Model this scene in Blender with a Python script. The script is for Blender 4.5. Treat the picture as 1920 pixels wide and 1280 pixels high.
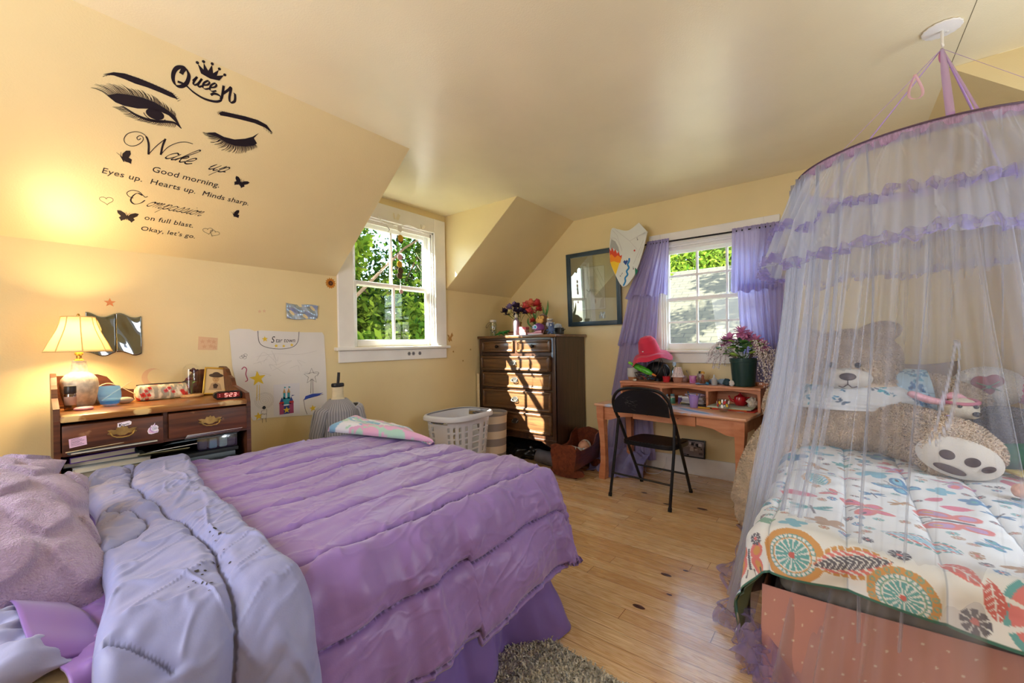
# A child's attic bedroom: purple bed, canopied bed, chest of drawers, desk, two windows.
import bpy, bmesh, math, random
import numpy as np
from mathutils import Vector, Matrix, noise
from math import sin, cos, pi, radians as rad, atan2, sqrt, hypot

sc = bpy.context.scene
for _o in list(bpy.data.objects):
    bpy.data.objects.remove(_o)
COL = sc.collection

# ------------------------------------------------------------------ camera
cam_d = bpy.data.cameras.new('camera')
cam_d.sensor_fit = 'HORIZONTAL'; cam_d.sensor_width = 36.0
cam_d.lens = 781.0 * 36.0 / 1920.0
cam_d.shift_y = 4.0 / 1920.0
cam_d.clip_start = 0.02
cam = bpy.data.objects.new('camera', cam_d); COL.objects.link(cam)
_yaw, _roll = rad(51.8), rad(-0.97)
_r = Vector((cos(_yaw), -sin(_yaw), 0)); _f = Vector((sin(_yaw), cos(_yaw), 0)); _u = Vector((0, 0, 1))
_r2 = _r * cos(_roll) + _u * sin(_roll); _u2 = -_r * sin(_roll) + _u * cos(_roll)
_m = Matrix.Identity(4)
for _i in range(3):
    _m[_i][0] = _r2[_i]; _m[_i][1] = _u2[_i]; _m[_i][2] = -_f[_i]
_m[2][3] = 1.25
cam.matrix_world = _m
sc.camera = cam

# ------------------------------------------------------------------ world, sun, fill lamps, exposure
sc.view_settings.view_transform = 'Standard'
sc.view_settings.look = 'None'
sc.view_settings.gamma = 1.0
sc.view_settings.use_curve_mapping = False
sc.view_settings.exposure = 0.95

wd = bpy.data.worlds.new('sky'); sc.world = wd; wd.use_nodes = True
_n = wd.node_tree.nodes; _l = wd.node_tree.links; _n.clear()
_sky = _n.new('ShaderNodeTexSky'); _sky.sky_type = 'NISHITA'
_sky.sun_disc = False; _sky.sun_elevation = rad(36); _sky.sun_rotation = rad(200)
_sky.air_density = 1.0; _sky.dust_density = 1.5
_bg = _n.new('ShaderNodeBackground'); _bg.inputs['Strength'].default_value = 1.2
_wo = _n.new('ShaderNodeOutputWorld')
_l.new(_sky.outputs[0], _bg.inputs[0]); _l.new(_bg.outputs[0], _wo.inputs[0])

SUN_DIR = Vector((1.5, -1.0, -1.33)).normalized()      # the way the sunlight travels
sd = bpy.data.lights.new('sun', 'SUN'); sd.energy = 34.0; sd.angle = rad(0.6); sd.color = (1, 0.93, 0.82)
so = bpy.data.objects.new('sun', sd); COL.objects.link(so)
so.rotation_euler = SUN_DIR.to_track_quat('-Z', 'Y').to_euler(); so.location = (-9, 9, 10)

def fill_lamp(name, loc, aim, sx, sy, power, color):
    d = bpy.data.lights.new(name, 'AREA'); d.shape = 'RECTANGLE'; d.size = sx; d.size_y = sy
    d.energy = power; d.color = color
    o = bpy.data.objects.new(name, d); COL.objects.link(o)
    o.location = loc; o.rotation_euler = Vector(aim).to_track_quat('-Z', 'Z').to_euler()
    return o
# fill lamps added out of view, in front of closed blinds without openings
fill_lamp('fill_left', (-0.855, 1.35, 1.5), (1, -0.12, -0.05), 1.5, 1.2, 27, (0.97, 0.97, 1.0))
fill_lamp('fill_front', (2.1, -1.31, 1.5), (-0.25, 1, 0.05), 1.0, 1.1, 19, (0.86, 0.93, 1.0))

sc.cycles.use_denoising = True
sc.cycles.max_bounces = 10; sc.cycles.diffuse_bounces = 6; sc.cycles.transparent_max_bounces = 24
sc.cycles.caustics_reflective = False; sc.cycles.caustics_refractive = False
sc.cycles.sample_clamp_indirect = 6.0

# ------------------------------------------------------------------ helpers
rng = random.Random(7)
def C(h):
    h = h.lstrip('#'); out = []
    for i in (0, 2, 4):
        c = int(h[i:i+2], 16) / 255.0
        out.append(c / 12.92 if c <= 0.04045 else ((c + 0.055) / 1.055) ** 2.4)
    return tuple(out)
MATS = {}
def nodes_of(name):
    m = bpy.data.materials.new(name); m.use_nodes = True
    nt = m.node_tree; nt.nodes.clear()
    return m, nt, nt.nodes.new('ShaderNodeOutputMaterial')
def sock(nd, *names):
    for n in names:
        if n in nd.inputs: return nd.inputs[n]
def mk(name, col, rough=0.6, metal=0.0, var=None, bump=None, trans=0.0, alpha=1.0, emit=None, coat=0.0,
       sheen=0.0, spec=None, stretch=None, ior=1.45, attr=None, col2=None, sub=0.0):
    """One procedural Principled material: var=(scale, amount) mottles the colour, bump=(scale, strength)."""
    if name in MATS: return MATS[name]
    m, nt, out = nodes_of(name); N = nt.nodes; L = nt.links
    p = N.new('ShaderNodeBsdfPrincipled'); L.new(p.outputs[0], out.inputs[0])
    c = C(col) if isinstance(col, str) else col
    p.inputs['Base Color'].default_value = (*c, 1)
    p.inputs['Roughness'].default_value = rough; p.inputs['Metallic'].default_value = metal
    p.inputs['IOR'].default_value = ior
    if trans: sock(p, 'Transmission Weight', 'Transmission').default_value = trans
    if coat:
        sock(p, 'Coat Weight').default_value = coat; sock(p, 'Coat Roughness').default_value = 0.15
    if sheen: sock(p, 'Sheen Weight').default_value = sheen
    if spec is not None: sock(p, 'Specular IOR Level').default_value = spec
    if alpha < 1: p.inputs['Alpha'].default_value = alpha
    if emit:
        sock(p, 'Emission Color').default_value = (*C(emit[0]), 1); sock(p, 'Emission Strength').default_value = emit[1]
    if attr:
        a = N.new('ShaderNodeAttribute'); a.attribute_name = attr; L.new(a.outputs['Color'], p.inputs['Base Color'])
    if var or bump:
        tc = N.new('ShaderNodeTexCoord'); src = tc.outputs['Object']
        if stretch:
            mp = N.new('ShaderNodeMapping'); mp.inputs['Scale'].default_value = stretch
            L.new(src, mp.inputs[0]); src = mp.outputs[0]
    if var:
        nz = N.new('ShaderNodeTexNoise'); nz.inputs['Scale'].default_value = var[0]; nz.inputs['Detail'].default_value = 5
        L.new(src, nz.inputs['Vector'])
        cr = N.new('ShaderNodeValToRGB'); L.new(nz.outputs['Fac'], cr.inputs[0])
        d = C(col2) if col2 else tuple(max(0, x * (1 - var[1])) for x in c)
        e = tuple(min(1, x * (1 + (0 if col2 else var[1]))) for x in c)
        cr.color_ramp.elements[0].position = 0.32; cr.color_ramp.elements[1].position = 0.68
        cr.color_ramp.elements[0].color = (*d, 1); cr.color_ramp.elements[1].color = (*e, 1)
        if attr:
            mx = N.new('ShaderNodeMixRGB'); mx.blend_type = 'MULTIPLY'; mx.inputs[0].default_value = 1
            cr.color_ramp.elements[0].color = (1 - var[1],) * 3 + (1,); cr.color_ramp.elements[1].color = (1, 1, 1, 1)
            L.new(a.outputs['Color'], mx.inputs[1]); L.new(cr.outputs[0], mx.inputs[2]); L.new(mx.outputs[0], p.inputs['Base Color'])
        else: L.new(cr.outputs[0], p.inputs['Base Color'])
    if bump:
        nb = N.new('ShaderNodeTexNoise'); nb.inputs['Scale'].default_value = bump[0]; nb.inputs['Detail'].default_value = 6
        L.new(src, nb.inputs['Vector'])
        bp = N.new('ShaderNodeBump'); bp.inputs['Strength'].default_value = bump[1]; bp.inputs['Distance'].default_value = 0.01
        L.new(nb.outputs['Fac'], bp.inputs['Height']); L.new(bp.outputs[0], p.inputs['Normal'])
    MATS[name] = m
    return m
def mk_sheer(name, col, alpha=1.0, trans=0.5, dens=None, bump=None):
    """Thin cloth that lets light through: diffuse + translucent, and holes (alpha) for netting."""
    if name in MATS: return MATS[name]
    m, nt, out = nodes_of(name); N = nt.nodes; L = nt.links
    d = N.new('ShaderNodeBsdfDiffuse'); t = N.new('ShaderNodeBsdfTranslucent'); mx = N.new('ShaderNodeMixShader')
    for s in (d, t): s.inputs['Color'].default_value = (*C(col), 1)
    mx.inputs[0].default_value = trans
    L.new(d.outputs[0], mx.inputs[1]); L.new(t.outputs[0], mx.inputs[2])
    last = mx
    if alpha < 1 or dens:
        tr = N.new('ShaderNodeBsdfTransparent'); m2 = N.new('ShaderNodeMixShader')
        m2.inputs[0].default_value = alpha
        if dens:
            a = N.new('ShaderNodeAttribute'); a.attribute_name = dens; L.new(a.outputs['Fac'], m2.inputs[0])
        L.new(tr.outputs[0], m2.inputs[1]); L.new(mx.outputs[0], m2.inputs[2]); last = m2
    if bump:
        tc = N.new('ShaderNodeTexCoord'); nb = N.new('ShaderNodeTexNoise'); nb.inputs['Scale'].default_value = bump[0]
        L.new(tc.outputs['Object'], nb.inputs['Vector']); bp = N.new('ShaderNodeBump')
        bp.inputs['Strength'].default_value = bump[1]; bp.inputs['Distance'].default_value = 0.01
        L.new(nb.outputs['Fac'], bp.inputs['Height'])
        L.new(bp.outputs[0], d.inputs['Normal']); L.new(bp.outputs[0], t.inputs['Normal'])
    L.new(last.outputs[0], out.inputs[0]); MATS[name] = m
    return m
def mk_glass(name, col='#ffffff', rough=0.0, clear=0.86):
    """Thin glass: mostly clear, with a mirror share by the pane's own reflectance."""
    if name in MATS: return MATS[name]
    m, nt, out = nodes_of(name); N = nt.nodes; L = nt.links
    t = N.new('ShaderNodeBsdfTransparent'); t.inputs[0].default_value = (*C(col), 1)
    g = N.new('ShaderNodeBsdfGlossy'); g.inputs['Roughness'].default_value = rough
    mx = N.new('ShaderNodeMixShader'); mx.inputs[0].default_value = 1 - clear
    L.new(t.outputs[0], mx.inputs[1]); L.new(g.outputs[0], mx.inputs[2]); L.new(mx.outputs[0], out.inputs[0])
    MATS[name] = m
    return m

class B:
    """Collects shapes and links them as ONE mesh object."""
    def __init__(s, M=None): s.v = []; s.f = []; s.mi = []; s.M = M; s.col = []; s.dens = []
    def add(s, vs, fs, m=0, col=None, dens=None):
        o = len(s.v)
        s.v += [tuple(s.M @ Vector(p)) if s.M else tuple(p) for p in vs]
        s.f += [tuple(i + o for i in f) for f in fs]; s.mi += [m] * len(fs)
        if col is not None:
            s.col += [(0.8, 0.8, 0.8)] * (o - len(s.col)); s.col += col if isinstance(col, list) else [col] * len(vs)
        if dens is not None: s.dens += [0.3] * (o - len(s.dens)); s.dens += list(dens)
        return s
    def box(s, x0, x1, y0, y1, z0, z1, m=0, bev=0.0, seg=2):
        if bev <= 0:
            v = [(x, y, z) for z in (z0, z1) for y in (y0, y1) for x in (x0, x1)]
            return s.add(v, [(0, 2, 3, 1), (4, 5, 7, 6), (0, 1, 5, 4), (2, 6, 7, 3), (0, 4, 6, 2), (1, 3, 7, 5)], m)
        bm = bmesh.new(); bmesh.ops.create_cube(bm, size=1)
        for w in bm.verts:
            w.co = ((x0 + x1) / 2 + w.co.x * (x1 - x0), (y0 + y1) / 2 + w.co.y * (y1 - y0), (z0 + z1) / 2 + w.co.z * (z1 - z0))
        b = min(bev, 0.49 * min(abs(x1 - x0), abs(y1 - y0), abs(z1 - z0)))
        bmesh.ops.bevel(bm, geom=bm.edges[:], offset=b, segments=seg, affect='EDGES', profile=0.5)
        return s.bm(bm, m)
    def cbox(s, c, d, m=0, bev=0.0, seg=2):
        return s.box(c[0]-d[0]/2, c[0]+d[0]/2, c[1]-d[1]/2, c[1]+d[1]/2, c[2]-d[2]/2, c[2]+d[2]/2, m, bev, seg)
    def bm(s, bm, m=0):
        bm.verts.index_update()
        s.add([w.co[:] for w in bm.verts], [[w.index for w in f.verts] for f in bm.faces], m); bm.free(); return s
    def tube(s, pts, r, n=8, m=0, caps=True, sq=1.0, closed=False):
        P = [Vector(p) for p in pts]; k = len(P); R = [r] * k if isinstance(r, (int, float)) else list(r)
        vs = []; prev = None
        for i in range(k):
            a = P[(i - 1) % k] if (closed or i > 0) else P[0]; b = P[(i + 1) % k] if (closed or i < k - 1) else P[-1]
            t = (b - a); t = t.normalized() if t.length > 1e-9 else Vector((0, 0, 1))
            if prev is None:
                h = Vector((0, 0, 1)) if abs(t.z) < 0.9 else Vector((1, 0, 0)); u = t.cross(h).normalized()
            else:
                u = prev - t * prev.dot(t); u = u.normalized() if u.length > 1e-6 else t.orthogonal().normalized()
            prev = u; w = t.cross(u)
            for j in range(n):
                q = 2 * pi * j / n; vs.append(P[i] + u * cos(q) * R[i] + w * sin(q) * R[i] * sq)
        fs = []
        for i in range(k if closed else k - 1):
            for j in range(n):
                a = i * n + j; b = i * n + (j + 1) % n; c = ((i + 1) % k) * n
                fs.append((a, b, c + (j + 1) % n, c + j))
        if caps and not closed: fs += [tuple(range(n - 1, -1, -1)), tuple(range((k - 1) * n, k * n))]
        return s.add(vs, fs, m)
    def lathe(s, prof, n=24, c=(0, 0, 0), m=0, wob=None, caps=True, sx=1.0, sy=1.0):
        vs = []; k = len(prof)
        for i, (r, z) in enumerate(prof):
            for j in range(n):
                q = 2 * pi * j / n; rr = r * (wob(q, z) if wob else 1)
                vs.append((c[0] + rr * cos(q) * sx, c[1] + rr * sin(q) * sy, c[2] + z))
        fs = [(i*n+j, i*n+(j+1) % n, (i+1)*n+(j+1) % n, (i+1)*n+j) for i in range(k-1) for j in range(n)]
        if caps:
            if prof[0][0] > 1e-5: fs.append(tuple(range(n - 1, -1, -1)))
            if prof[-1][0] > 1e-5: fs.append(tuple(range((k-1)*n, k*n)))
        return s.add(vs, fs, m)
    def ell(s, c, r, nu=20, nv=12, m=0, rot=None):
        if isinstance(r, (int, float)): r = (r, r, r)
        vs = []; R = rot or Matrix.Identity(3)
        for i in range(nv + 1):
            a = -pi / 2 + pi * i / nv
            for j in range(nu):
                q = 2 * pi * j / nu
                vs.append(Vector(c) + R @ Vector((r[0]*cos(a)*cos(q), r[1]*cos(a)*sin(q), r[2]*sin(a))))
        fs = [(i*nu+j, i*nu+(j+1) % nu, (i+1)*nu+(j+1) % nu, (i+1)*nu+j) for i in range(nv) for j in range(nu)]
        return s.add(vs, fs, m)
    def grid(s, fn, nu, nv, m=0, cu=False, colf=None, densf=None):
        vs = []; cl = []; dn = []
        for i in range(nu + (0 if cu else 1)):
            for j in range(nv + 1):
                u, v = i / nu, j / nv; vs.append(fn(u, v))
                if colf: cl.append(colf(u, v))
                if densf: dn.append(densf(u, v))
        w = nv + 1; t = nu if cu else nu + 1
        fs = [(i*w+j, ((i+1) % t)*w+j, ((i+1) % t)*w+j+1, i*w+j+1) for i in range(nu) for j in range(nv)]
        return s.add(vs, fs, m, cl if colf else None, dn if densf else None)
    def prism(s, poly, a, b, axis='z', m=0):
        """poly: 2-D outline, swept from a to b along the axis (x: poly is (y,z); y: (x,z); z: (x,y))."""
        def P(p, h): return (h, p[0], p[1]) if axis == 'x' else (p[0], h, p[1]) if axis == 'y' else (p[0], p[1], h)
        n = len(poly); vs = [P(p, a) for p in poly] + [P(p, b) for p in poly]
        fs = [tuple(range(n)), tuple(range(2*n-1, n-1, -1))] + [(i, i + n, (i+1) % n + n, (i+1) % n) for i in range(n)]
        return s.add(vs, fs, m)
    def slab(s, quad, off, m=0):
        """A flat polygon given by 3-D corners, thickened by the vector off."""
        n = len(quad); o = Vector(off); vs = [Vector(q) for q in quad] + [Vector(q) + o for q in quad]
        return s.add(vs, [tuple(range(n)), tuple(range(2*n-1, n-1, -1))] + [(i, i+n, (i+1) % n + n, (i+1) % n) for i in range(n)], m)
    def build(s, name, mats, parent=None, smooth=35, loc=None, recalc=True):
        me = bpy.data.meshes.new(name); me.from_pydata(s.v, [], s.f)
        if not isinstance(mats, (list, tuple)): mats = [mats]
        for q in mats: me.materials.append(q)
        if len(mats) > 1: me.polygons.foreach_set('material_index', s.mi)
        if s.col:
            s.col += [(0.8, 0.8, 0.8)] * (len(s.v) - len(s.col))
            at = me.color_attributes.new('col', 'FLOAT_COLOR', 'POINT')
            at.data.foreach_set('color', np.c_[np.array(s.col), np.ones(len(s.col))].astype(np.float32).ravel())
        if s.dens:
            s.dens += [0.3] * (len(s.v) - len(s.dens))
            at = me.attributes.new('dens', 'FLOAT', 'POINT'); at.data.foreach_set('value', np.array(s.dens, np.float32))
        if recalc:
            bm = bmesh.new(); bm.from_mesh(me); bmesh.ops.recalc_face_normals(bm, faces=bm.faces[:]); bm.to_mesh(me); bm.free()
        me.update()
        if smooth:
            me.polygons.foreach_set('use_smooth', [True] * len(me.polygons))
            me.set_sharp_from_angle(angle=rad(smooth))
        o = bpy.data.objects.new(name, me); COL.objects.link(o)
        if parent: o.parent = parent
        if loc: o.location = loc
        return o
def tag(o, label=None, cat=None, group=None, kind=None):
    if label: o['label'] = label
    if cat: o['category'] = cat
    if group: o['group'] = group
    if kind: o['kind'] = kind
    return o
def thing(name, label, cat, loc=(0, 0, 0), rotz=0.0, group=None):
    o = bpy.data.objects.new(name, None); COL.objects.link(o); o.empty_display_size = 0.05
    o.location = loc; o.rotation_euler = (0, 0, rotz)
    return tag(o, label, cat, group)
def struct(o): o['kind'] = 'structure'; return o
def dup(root, label=None, loc=None, rotz=None):
    r = root.copy(); COL.objects.link(r)
    if label: r['label'] = label
    if loc is not None: r.location = loc
    if rotz is not None: r.rotation_euler = (0, 0, rotz)
    for ch in list(root.children):
        c = ch.copy(); COL.objects.link(c); c.parent = r
        for g in list(ch.children):
            d = g.copy(); COL.objects.link(d); d.parent = c
    return r
def solid(o, t, offset=-1.0):
    m = o.modifiers.new('thickness', 'SOLIDIFY'); m.thickness = t; m.offset = offset; return o
def melt(b, name, mats, voxel=0.01, smooth=6, parent=None, loc=None):
    """Fuses overlapping rounded shapes into one continuous skin."""
    t = b.build('tmp_melt', mats, smooth=0)
    r = t.modifiers.new('r', 'REMESH'); r.mode = 'VOXEL'; r.voxel_size = voxel
    q = t.modifiers.new('s', 'SMOOTH'); q.iterations = smooth; q.factor = 0.6
    dg = bpy.context.evaluated_depsgraph_get(); me = bpy.data.meshes.new_from_object(t.evaluated_get(dg))
    bpy.data.objects.remove(t)
    me.name = name; me.materials.clear()
    for x in (mats if isinstance(mats, (list, tuple)) else [mats]): me.materials.append(x)
    me.polygons.foreach_set('use_smooth', [True] * len(me.polygons))
    o = bpy.data.objects.new(name, me); COL.objects.link(o)
    if parent: o.parent = parent
    if loc: o.location = loc
    return o
def furry(o, count, length, width, seed=1, curl=0.5, lean=0.55, mat_i=0, keep=None):
    """Grows short bent tufts out of the skin of o, inside the same mesh."""
    me = o.data; rs = np.random.RandomState(seed)
    me.calc_loop_triangles(); nt = len(me.loop_triangles)
    tri = np.zeros(nt * 3, np.int32); me.loop_triangles.foreach_get('vertices', tri); tri = tri.reshape(-1, 3)
    co = np.zeros(len(me.vertices) * 3); me.vertices.foreach_get('co', co); co = co.reshape(-1, 3)
    A, Bq, Cq = co[tri[:, 0]], co[tri[:, 1]], co[tri[:, 2]]
    cr = np.cross(Bq - A, Cq - A); ar = np.linalg.norm(cr, axis=1); nrm = cr / np.maximum(ar, 1e-12)[:, None]
    pick = rs.choice(nt, count, p=ar / ar.sum())
    r1, r2 = np.sqrt(rs.rand(count, 1)), rs.rand(count, 1)
    p = A[pick] * (1 - r1) + Bq[pick] * r1 * (1 - r2) + Cq[pick] * r1 * r2; n = nrm[pick]
    if keep is not None:
        k = keep(p); p, n = p[k], n[k]; count = len(p)
    rv = rs.randn(count, 3); rv[:, 2] -= 0.6; t = rv - n * (rv * n).sum(1, keepdims=True); t /= np.linalg.norm(t, axis=1, keepdims=True) + 1e-9
    s = np.cross(n, t); Ln = length * (0.6 + 0.8 * rs.rand(count, 1)); W = width * (0.6 + 0.8 * rs.rand(count, 1))
    q0 = p - n * 0.003; q1 = p + n * Ln * 0.55 + t * Ln * lean * 0.5; q2 = p + n * Ln * (0.75 - 0.35 * curl) + t * Ln * lean * 1.3
    V = np.stack([q0 - s * W / 2, q0 + s * W / 2, q1 + s * W / 2, q1 - s * W / 2, q2], 1).reshape(-1, 3)
    base = len(me.vertices); i = np.arange(count) * 5 + base
    F = [(a, a + 1, a + 2, a + 3) for a in i] + [(a + 3, a + 2, a + 4) for a in i]
    vs = co.tolist() + V.tolist(); fs = [tuple(f.vertices) for f in me.polygons]; mi = [f.material_index for f in me.polygons]
    nm = bpy.data.meshes.new(me.name); nm.from_pydata(vs, [], fs + F)
    for x in me.materials: nm.materials.append(x)
    nm.polygons.foreach_set('material_index', mi + [mat_i] * len(F)); nm.polygons.foreach_set('use_smooth', [True] * len(nm.polygons))
    o.data = nm
    return o
def ns(x, y, z=0.0): return noise.noise(Vector((x, y, z)))
def lerp(a, b, t): return a + (b - a) * t
def sstep(a, b, x):
    t = min(1, max(0, (x - a) / (b - a))); return t * t * (3 - 2 * t)
def interp(xs, ys, x): return float(np.interp(x, xs, ys))
def circle(r, n=24, c=(0, 0), a0=0.0, a1=2*pi, sy=1.0):
    return [(c[0] + r * cos(a0 + (a1 - a0) * i / n), c[1] + r * sy * sin(a0 + (a1 - a0) * i / n)) for i in range(n if abs(a1 - a0 - 2*pi) < 1e-6 else n + 1)]
def starpoly(r, r2, n=5, c=(0, 0), a=pi/2):
    return [(c[0] + (r if i % 2 == 0 else r2) * cos(a + pi * i / n), c[1] + (r if i % 2 == 0 else r2) * sin(a + pi * i / n)) for i in range(2 * n)]
def spline(pts, k=8):
    """Catmull-Rom through the points."""
    P = [np.array(p, float) for p in pts]; P = [2*P[0]-P[1]] + P + [2*P[-1]-P[-2]]; out = []
    for i in range(1, len(P) - 2):
        for j in range(k):
            t = j / k; out.append(0.5*((2*P[i]) + (P[i+1]-P[i-1])*t + (2*P[i-1]-5*P[i]+4*P[i+1]-P[i+2])*t*t + (3*P[i]-P[i-1]-3*P[i+1]+P[i+2])*t**3))
    out.append(P[-2]); return [tuple(p) for p in out]
class Flat:
    """Flat marks lying on a plane: origin, two axes, normal. Ribbons and filled outlines become thin solids."""
    def __init__(s, o, u, v, t=0.0006):
        s.o = Vector(o); s.u = Vector(u).normalized(); s.v = Vector(v).normalized(); s.n = s.u.cross(s.v); s.t = t; s.b = B(); s.h = 0.0
    def P(s, p, h=0.0): return s.o + s.u * p[0] + s.v * p[1] + s.n * (h + s.h)
    def fill(s, poly, m=0, h=0.0):
        n = len(poly); vs = [s.P(p, h) for p in poly] + [s.P(p, h + s.t) for p in poly]
        s.b.add(vs, [tuple(range(n)), tuple(range(2*n-1, n-1, -1))] + [(i, i+n, (i+1) % n + n, (i+1) % n) for i in range(n)], m); return s
    def ribbon(s, pts, w, m=0, h=0.0, closed=False, pen=None):
        P = [np.array(p[:2], float) for p in pts]; k = len(P); W = [w] * k if isinstance(w, (int, float)) else list(w)
        vs = []
        for i in range(k):
            a = P[(i-1) % k] if (closed or i) else P[0]; b = P[(i+1) % k] if (closed or i < k-1) else P[-1]
            t = b - a; t = t / (np.linalg.norm(t) + 1e-12); nn = np.array((-t[1], t[0]))
            ww = W[i]
            if pen is not None: ww = W[i] * (0.22 + 0.78 * abs(t[0]*sin(pen) - t[1]*cos(pen)))
            l, r = P[i] + nn * ww / 2, P[i] - nn * ww / 2
            vs += [s.P(l, h), s.P(r, h), s.P(r, h + s.t), s.P(l, h + s.t)]
        fs = []
        for i in range(k if closed else k - 1):
            a, c = 4*i, 4*((i+1) % k)
            fs += [(a+j, a+(j+1) % 4, c+(j+1) % 4, c+j) for j in range(4)]
        if not closed: fs += [(0, 1, 2, 3), (4*k-1, 4*k-2, 4*k-3, 4*k-4)]
        s.b.add(vs, fs, m); return s
    def text(s, body, p, size, m=0, h=0.0, shear=0.0, align='LEFT', bold=0.0, space=1.0, narrow=1.0):
        cu = bpy.data.curves.new('t', 'FONT'); cu.body = body; cu.size = size; cu.shear = shear; cu.align_x = align
        cu.offset = bold; cu.space_character = space; cu.resolution_u = 3; cu.fill_mode = 'BOTH'; cu.extrude = s.t / 2
        o = bpy.data.objects.new('t', cu); COL.objects.link(o)
        dg = bpy.context.evaluated_depsgraph_get(); me = bpy.data.meshes.new_from_object(o.evaluated_get(dg))
        bpy.data.objects.remove(o)
        s.b.add([s.P((p[0] + w.co.x * narrow, p[1] + w.co.y), h + w.co.z + s.t/2) for w in me.vertices], [tuple(f.vertices) for f in me.polygons], m)
        return s
    def build(s, name, mats, parent=None): return s.b.build(name, mats, parent, smooth=0, recalc=True)
# ------------------------------------------------------------------ the room
D1, D2, ZC, ZK, YS = 3.225, 4.10, 2.608, 1.822, 2.318
XW, YF, YS2 = -0.9, -1.36, -0.455
def mk_wall(name, col, rough=.38):
    m, nt, out = nodes_of(name); N = nt.nodes; L = nt.links
    p = N.new('ShaderNodeBsdfPrincipled'); L.new(p.outputs[0], out.inputs[0])
    p.inputs['Roughness'].default_value = rough; sock(p, 'Specular IOR Level').default_value = 0.5
    tc = N.new('ShaderNodeTexCoord'); nz = N.new('ShaderNodeTexNoise'); nz.inputs['Scale'].default_value = 1.7; nz.inputs['Detail'].default_value = 6
    L.new(tc.outputs['Object'], nz.inputs['Vector'])
    cr = N.new('ShaderNodeValToRGB'); c = C(col)
    cr.color_ramp.elements[0].position = 0.3; cr.color_ramp.elements[1].position = 0.7
    cr.color_ramp.elements[0].color = (*[x * 0.95 for x in c], 1); cr.color_ramp.elements[1].color = (*[min(1, x * 1.03) for x in c], 1)
    L.new(nz.outputs['Fac'], cr.inputs[0]); L.new(cr.outputs[0], p.inputs['Base Color'])
    n2 = N.new('ShaderNodeTexNoise'); n2.inputs['Scale'].default_value = 140; n2.inputs['Detail'].default_value = 3
    n3 = N.new('ShaderNodeTexNoise'); n3.inputs['Scale'].default_value = 2.2; n3.inputs['Detail'].default_value = 2
    for q in (n2, n3): L.new(tc.outputs['Object'], q.inputs['Vector'])
    b1 = N.new('ShaderNodeBump'); b1.inputs['Strength'].default_value = 0.13; b1.inputs['Distance'].default_value = 0.006
    b2 = N.new('ShaderNodeBump'); b2.inputs['Strength'].default_value = 0.16; b2.inputs['Distance'].default_value = 0.05
    L.new(n3.outputs['Fac'], b2.inputs['Height']); L.new(n2.outputs['Fac'], b1.inputs['Height'])
    L.new(b2.outputs[0], b1.inputs['Normal']); L.new(b1.outputs[0], p.inputs['Normal'])
    MATS[name] = m; return m
PAINT = mk_wall('cream_wall_paint', '#E8D5A2'); CEILP = mk_wall('cream_ceiling_paint', '#F1E6C4', .26)
WHITE = mk('white_trim_paint', '#EFEDE9', 0.35, var=(6, 0.03))
WHITE2 = mk('aged_white_paint', '#E9E6E0', 0.45, var=(9, 0.05), bump=(40, 0.1))

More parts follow.
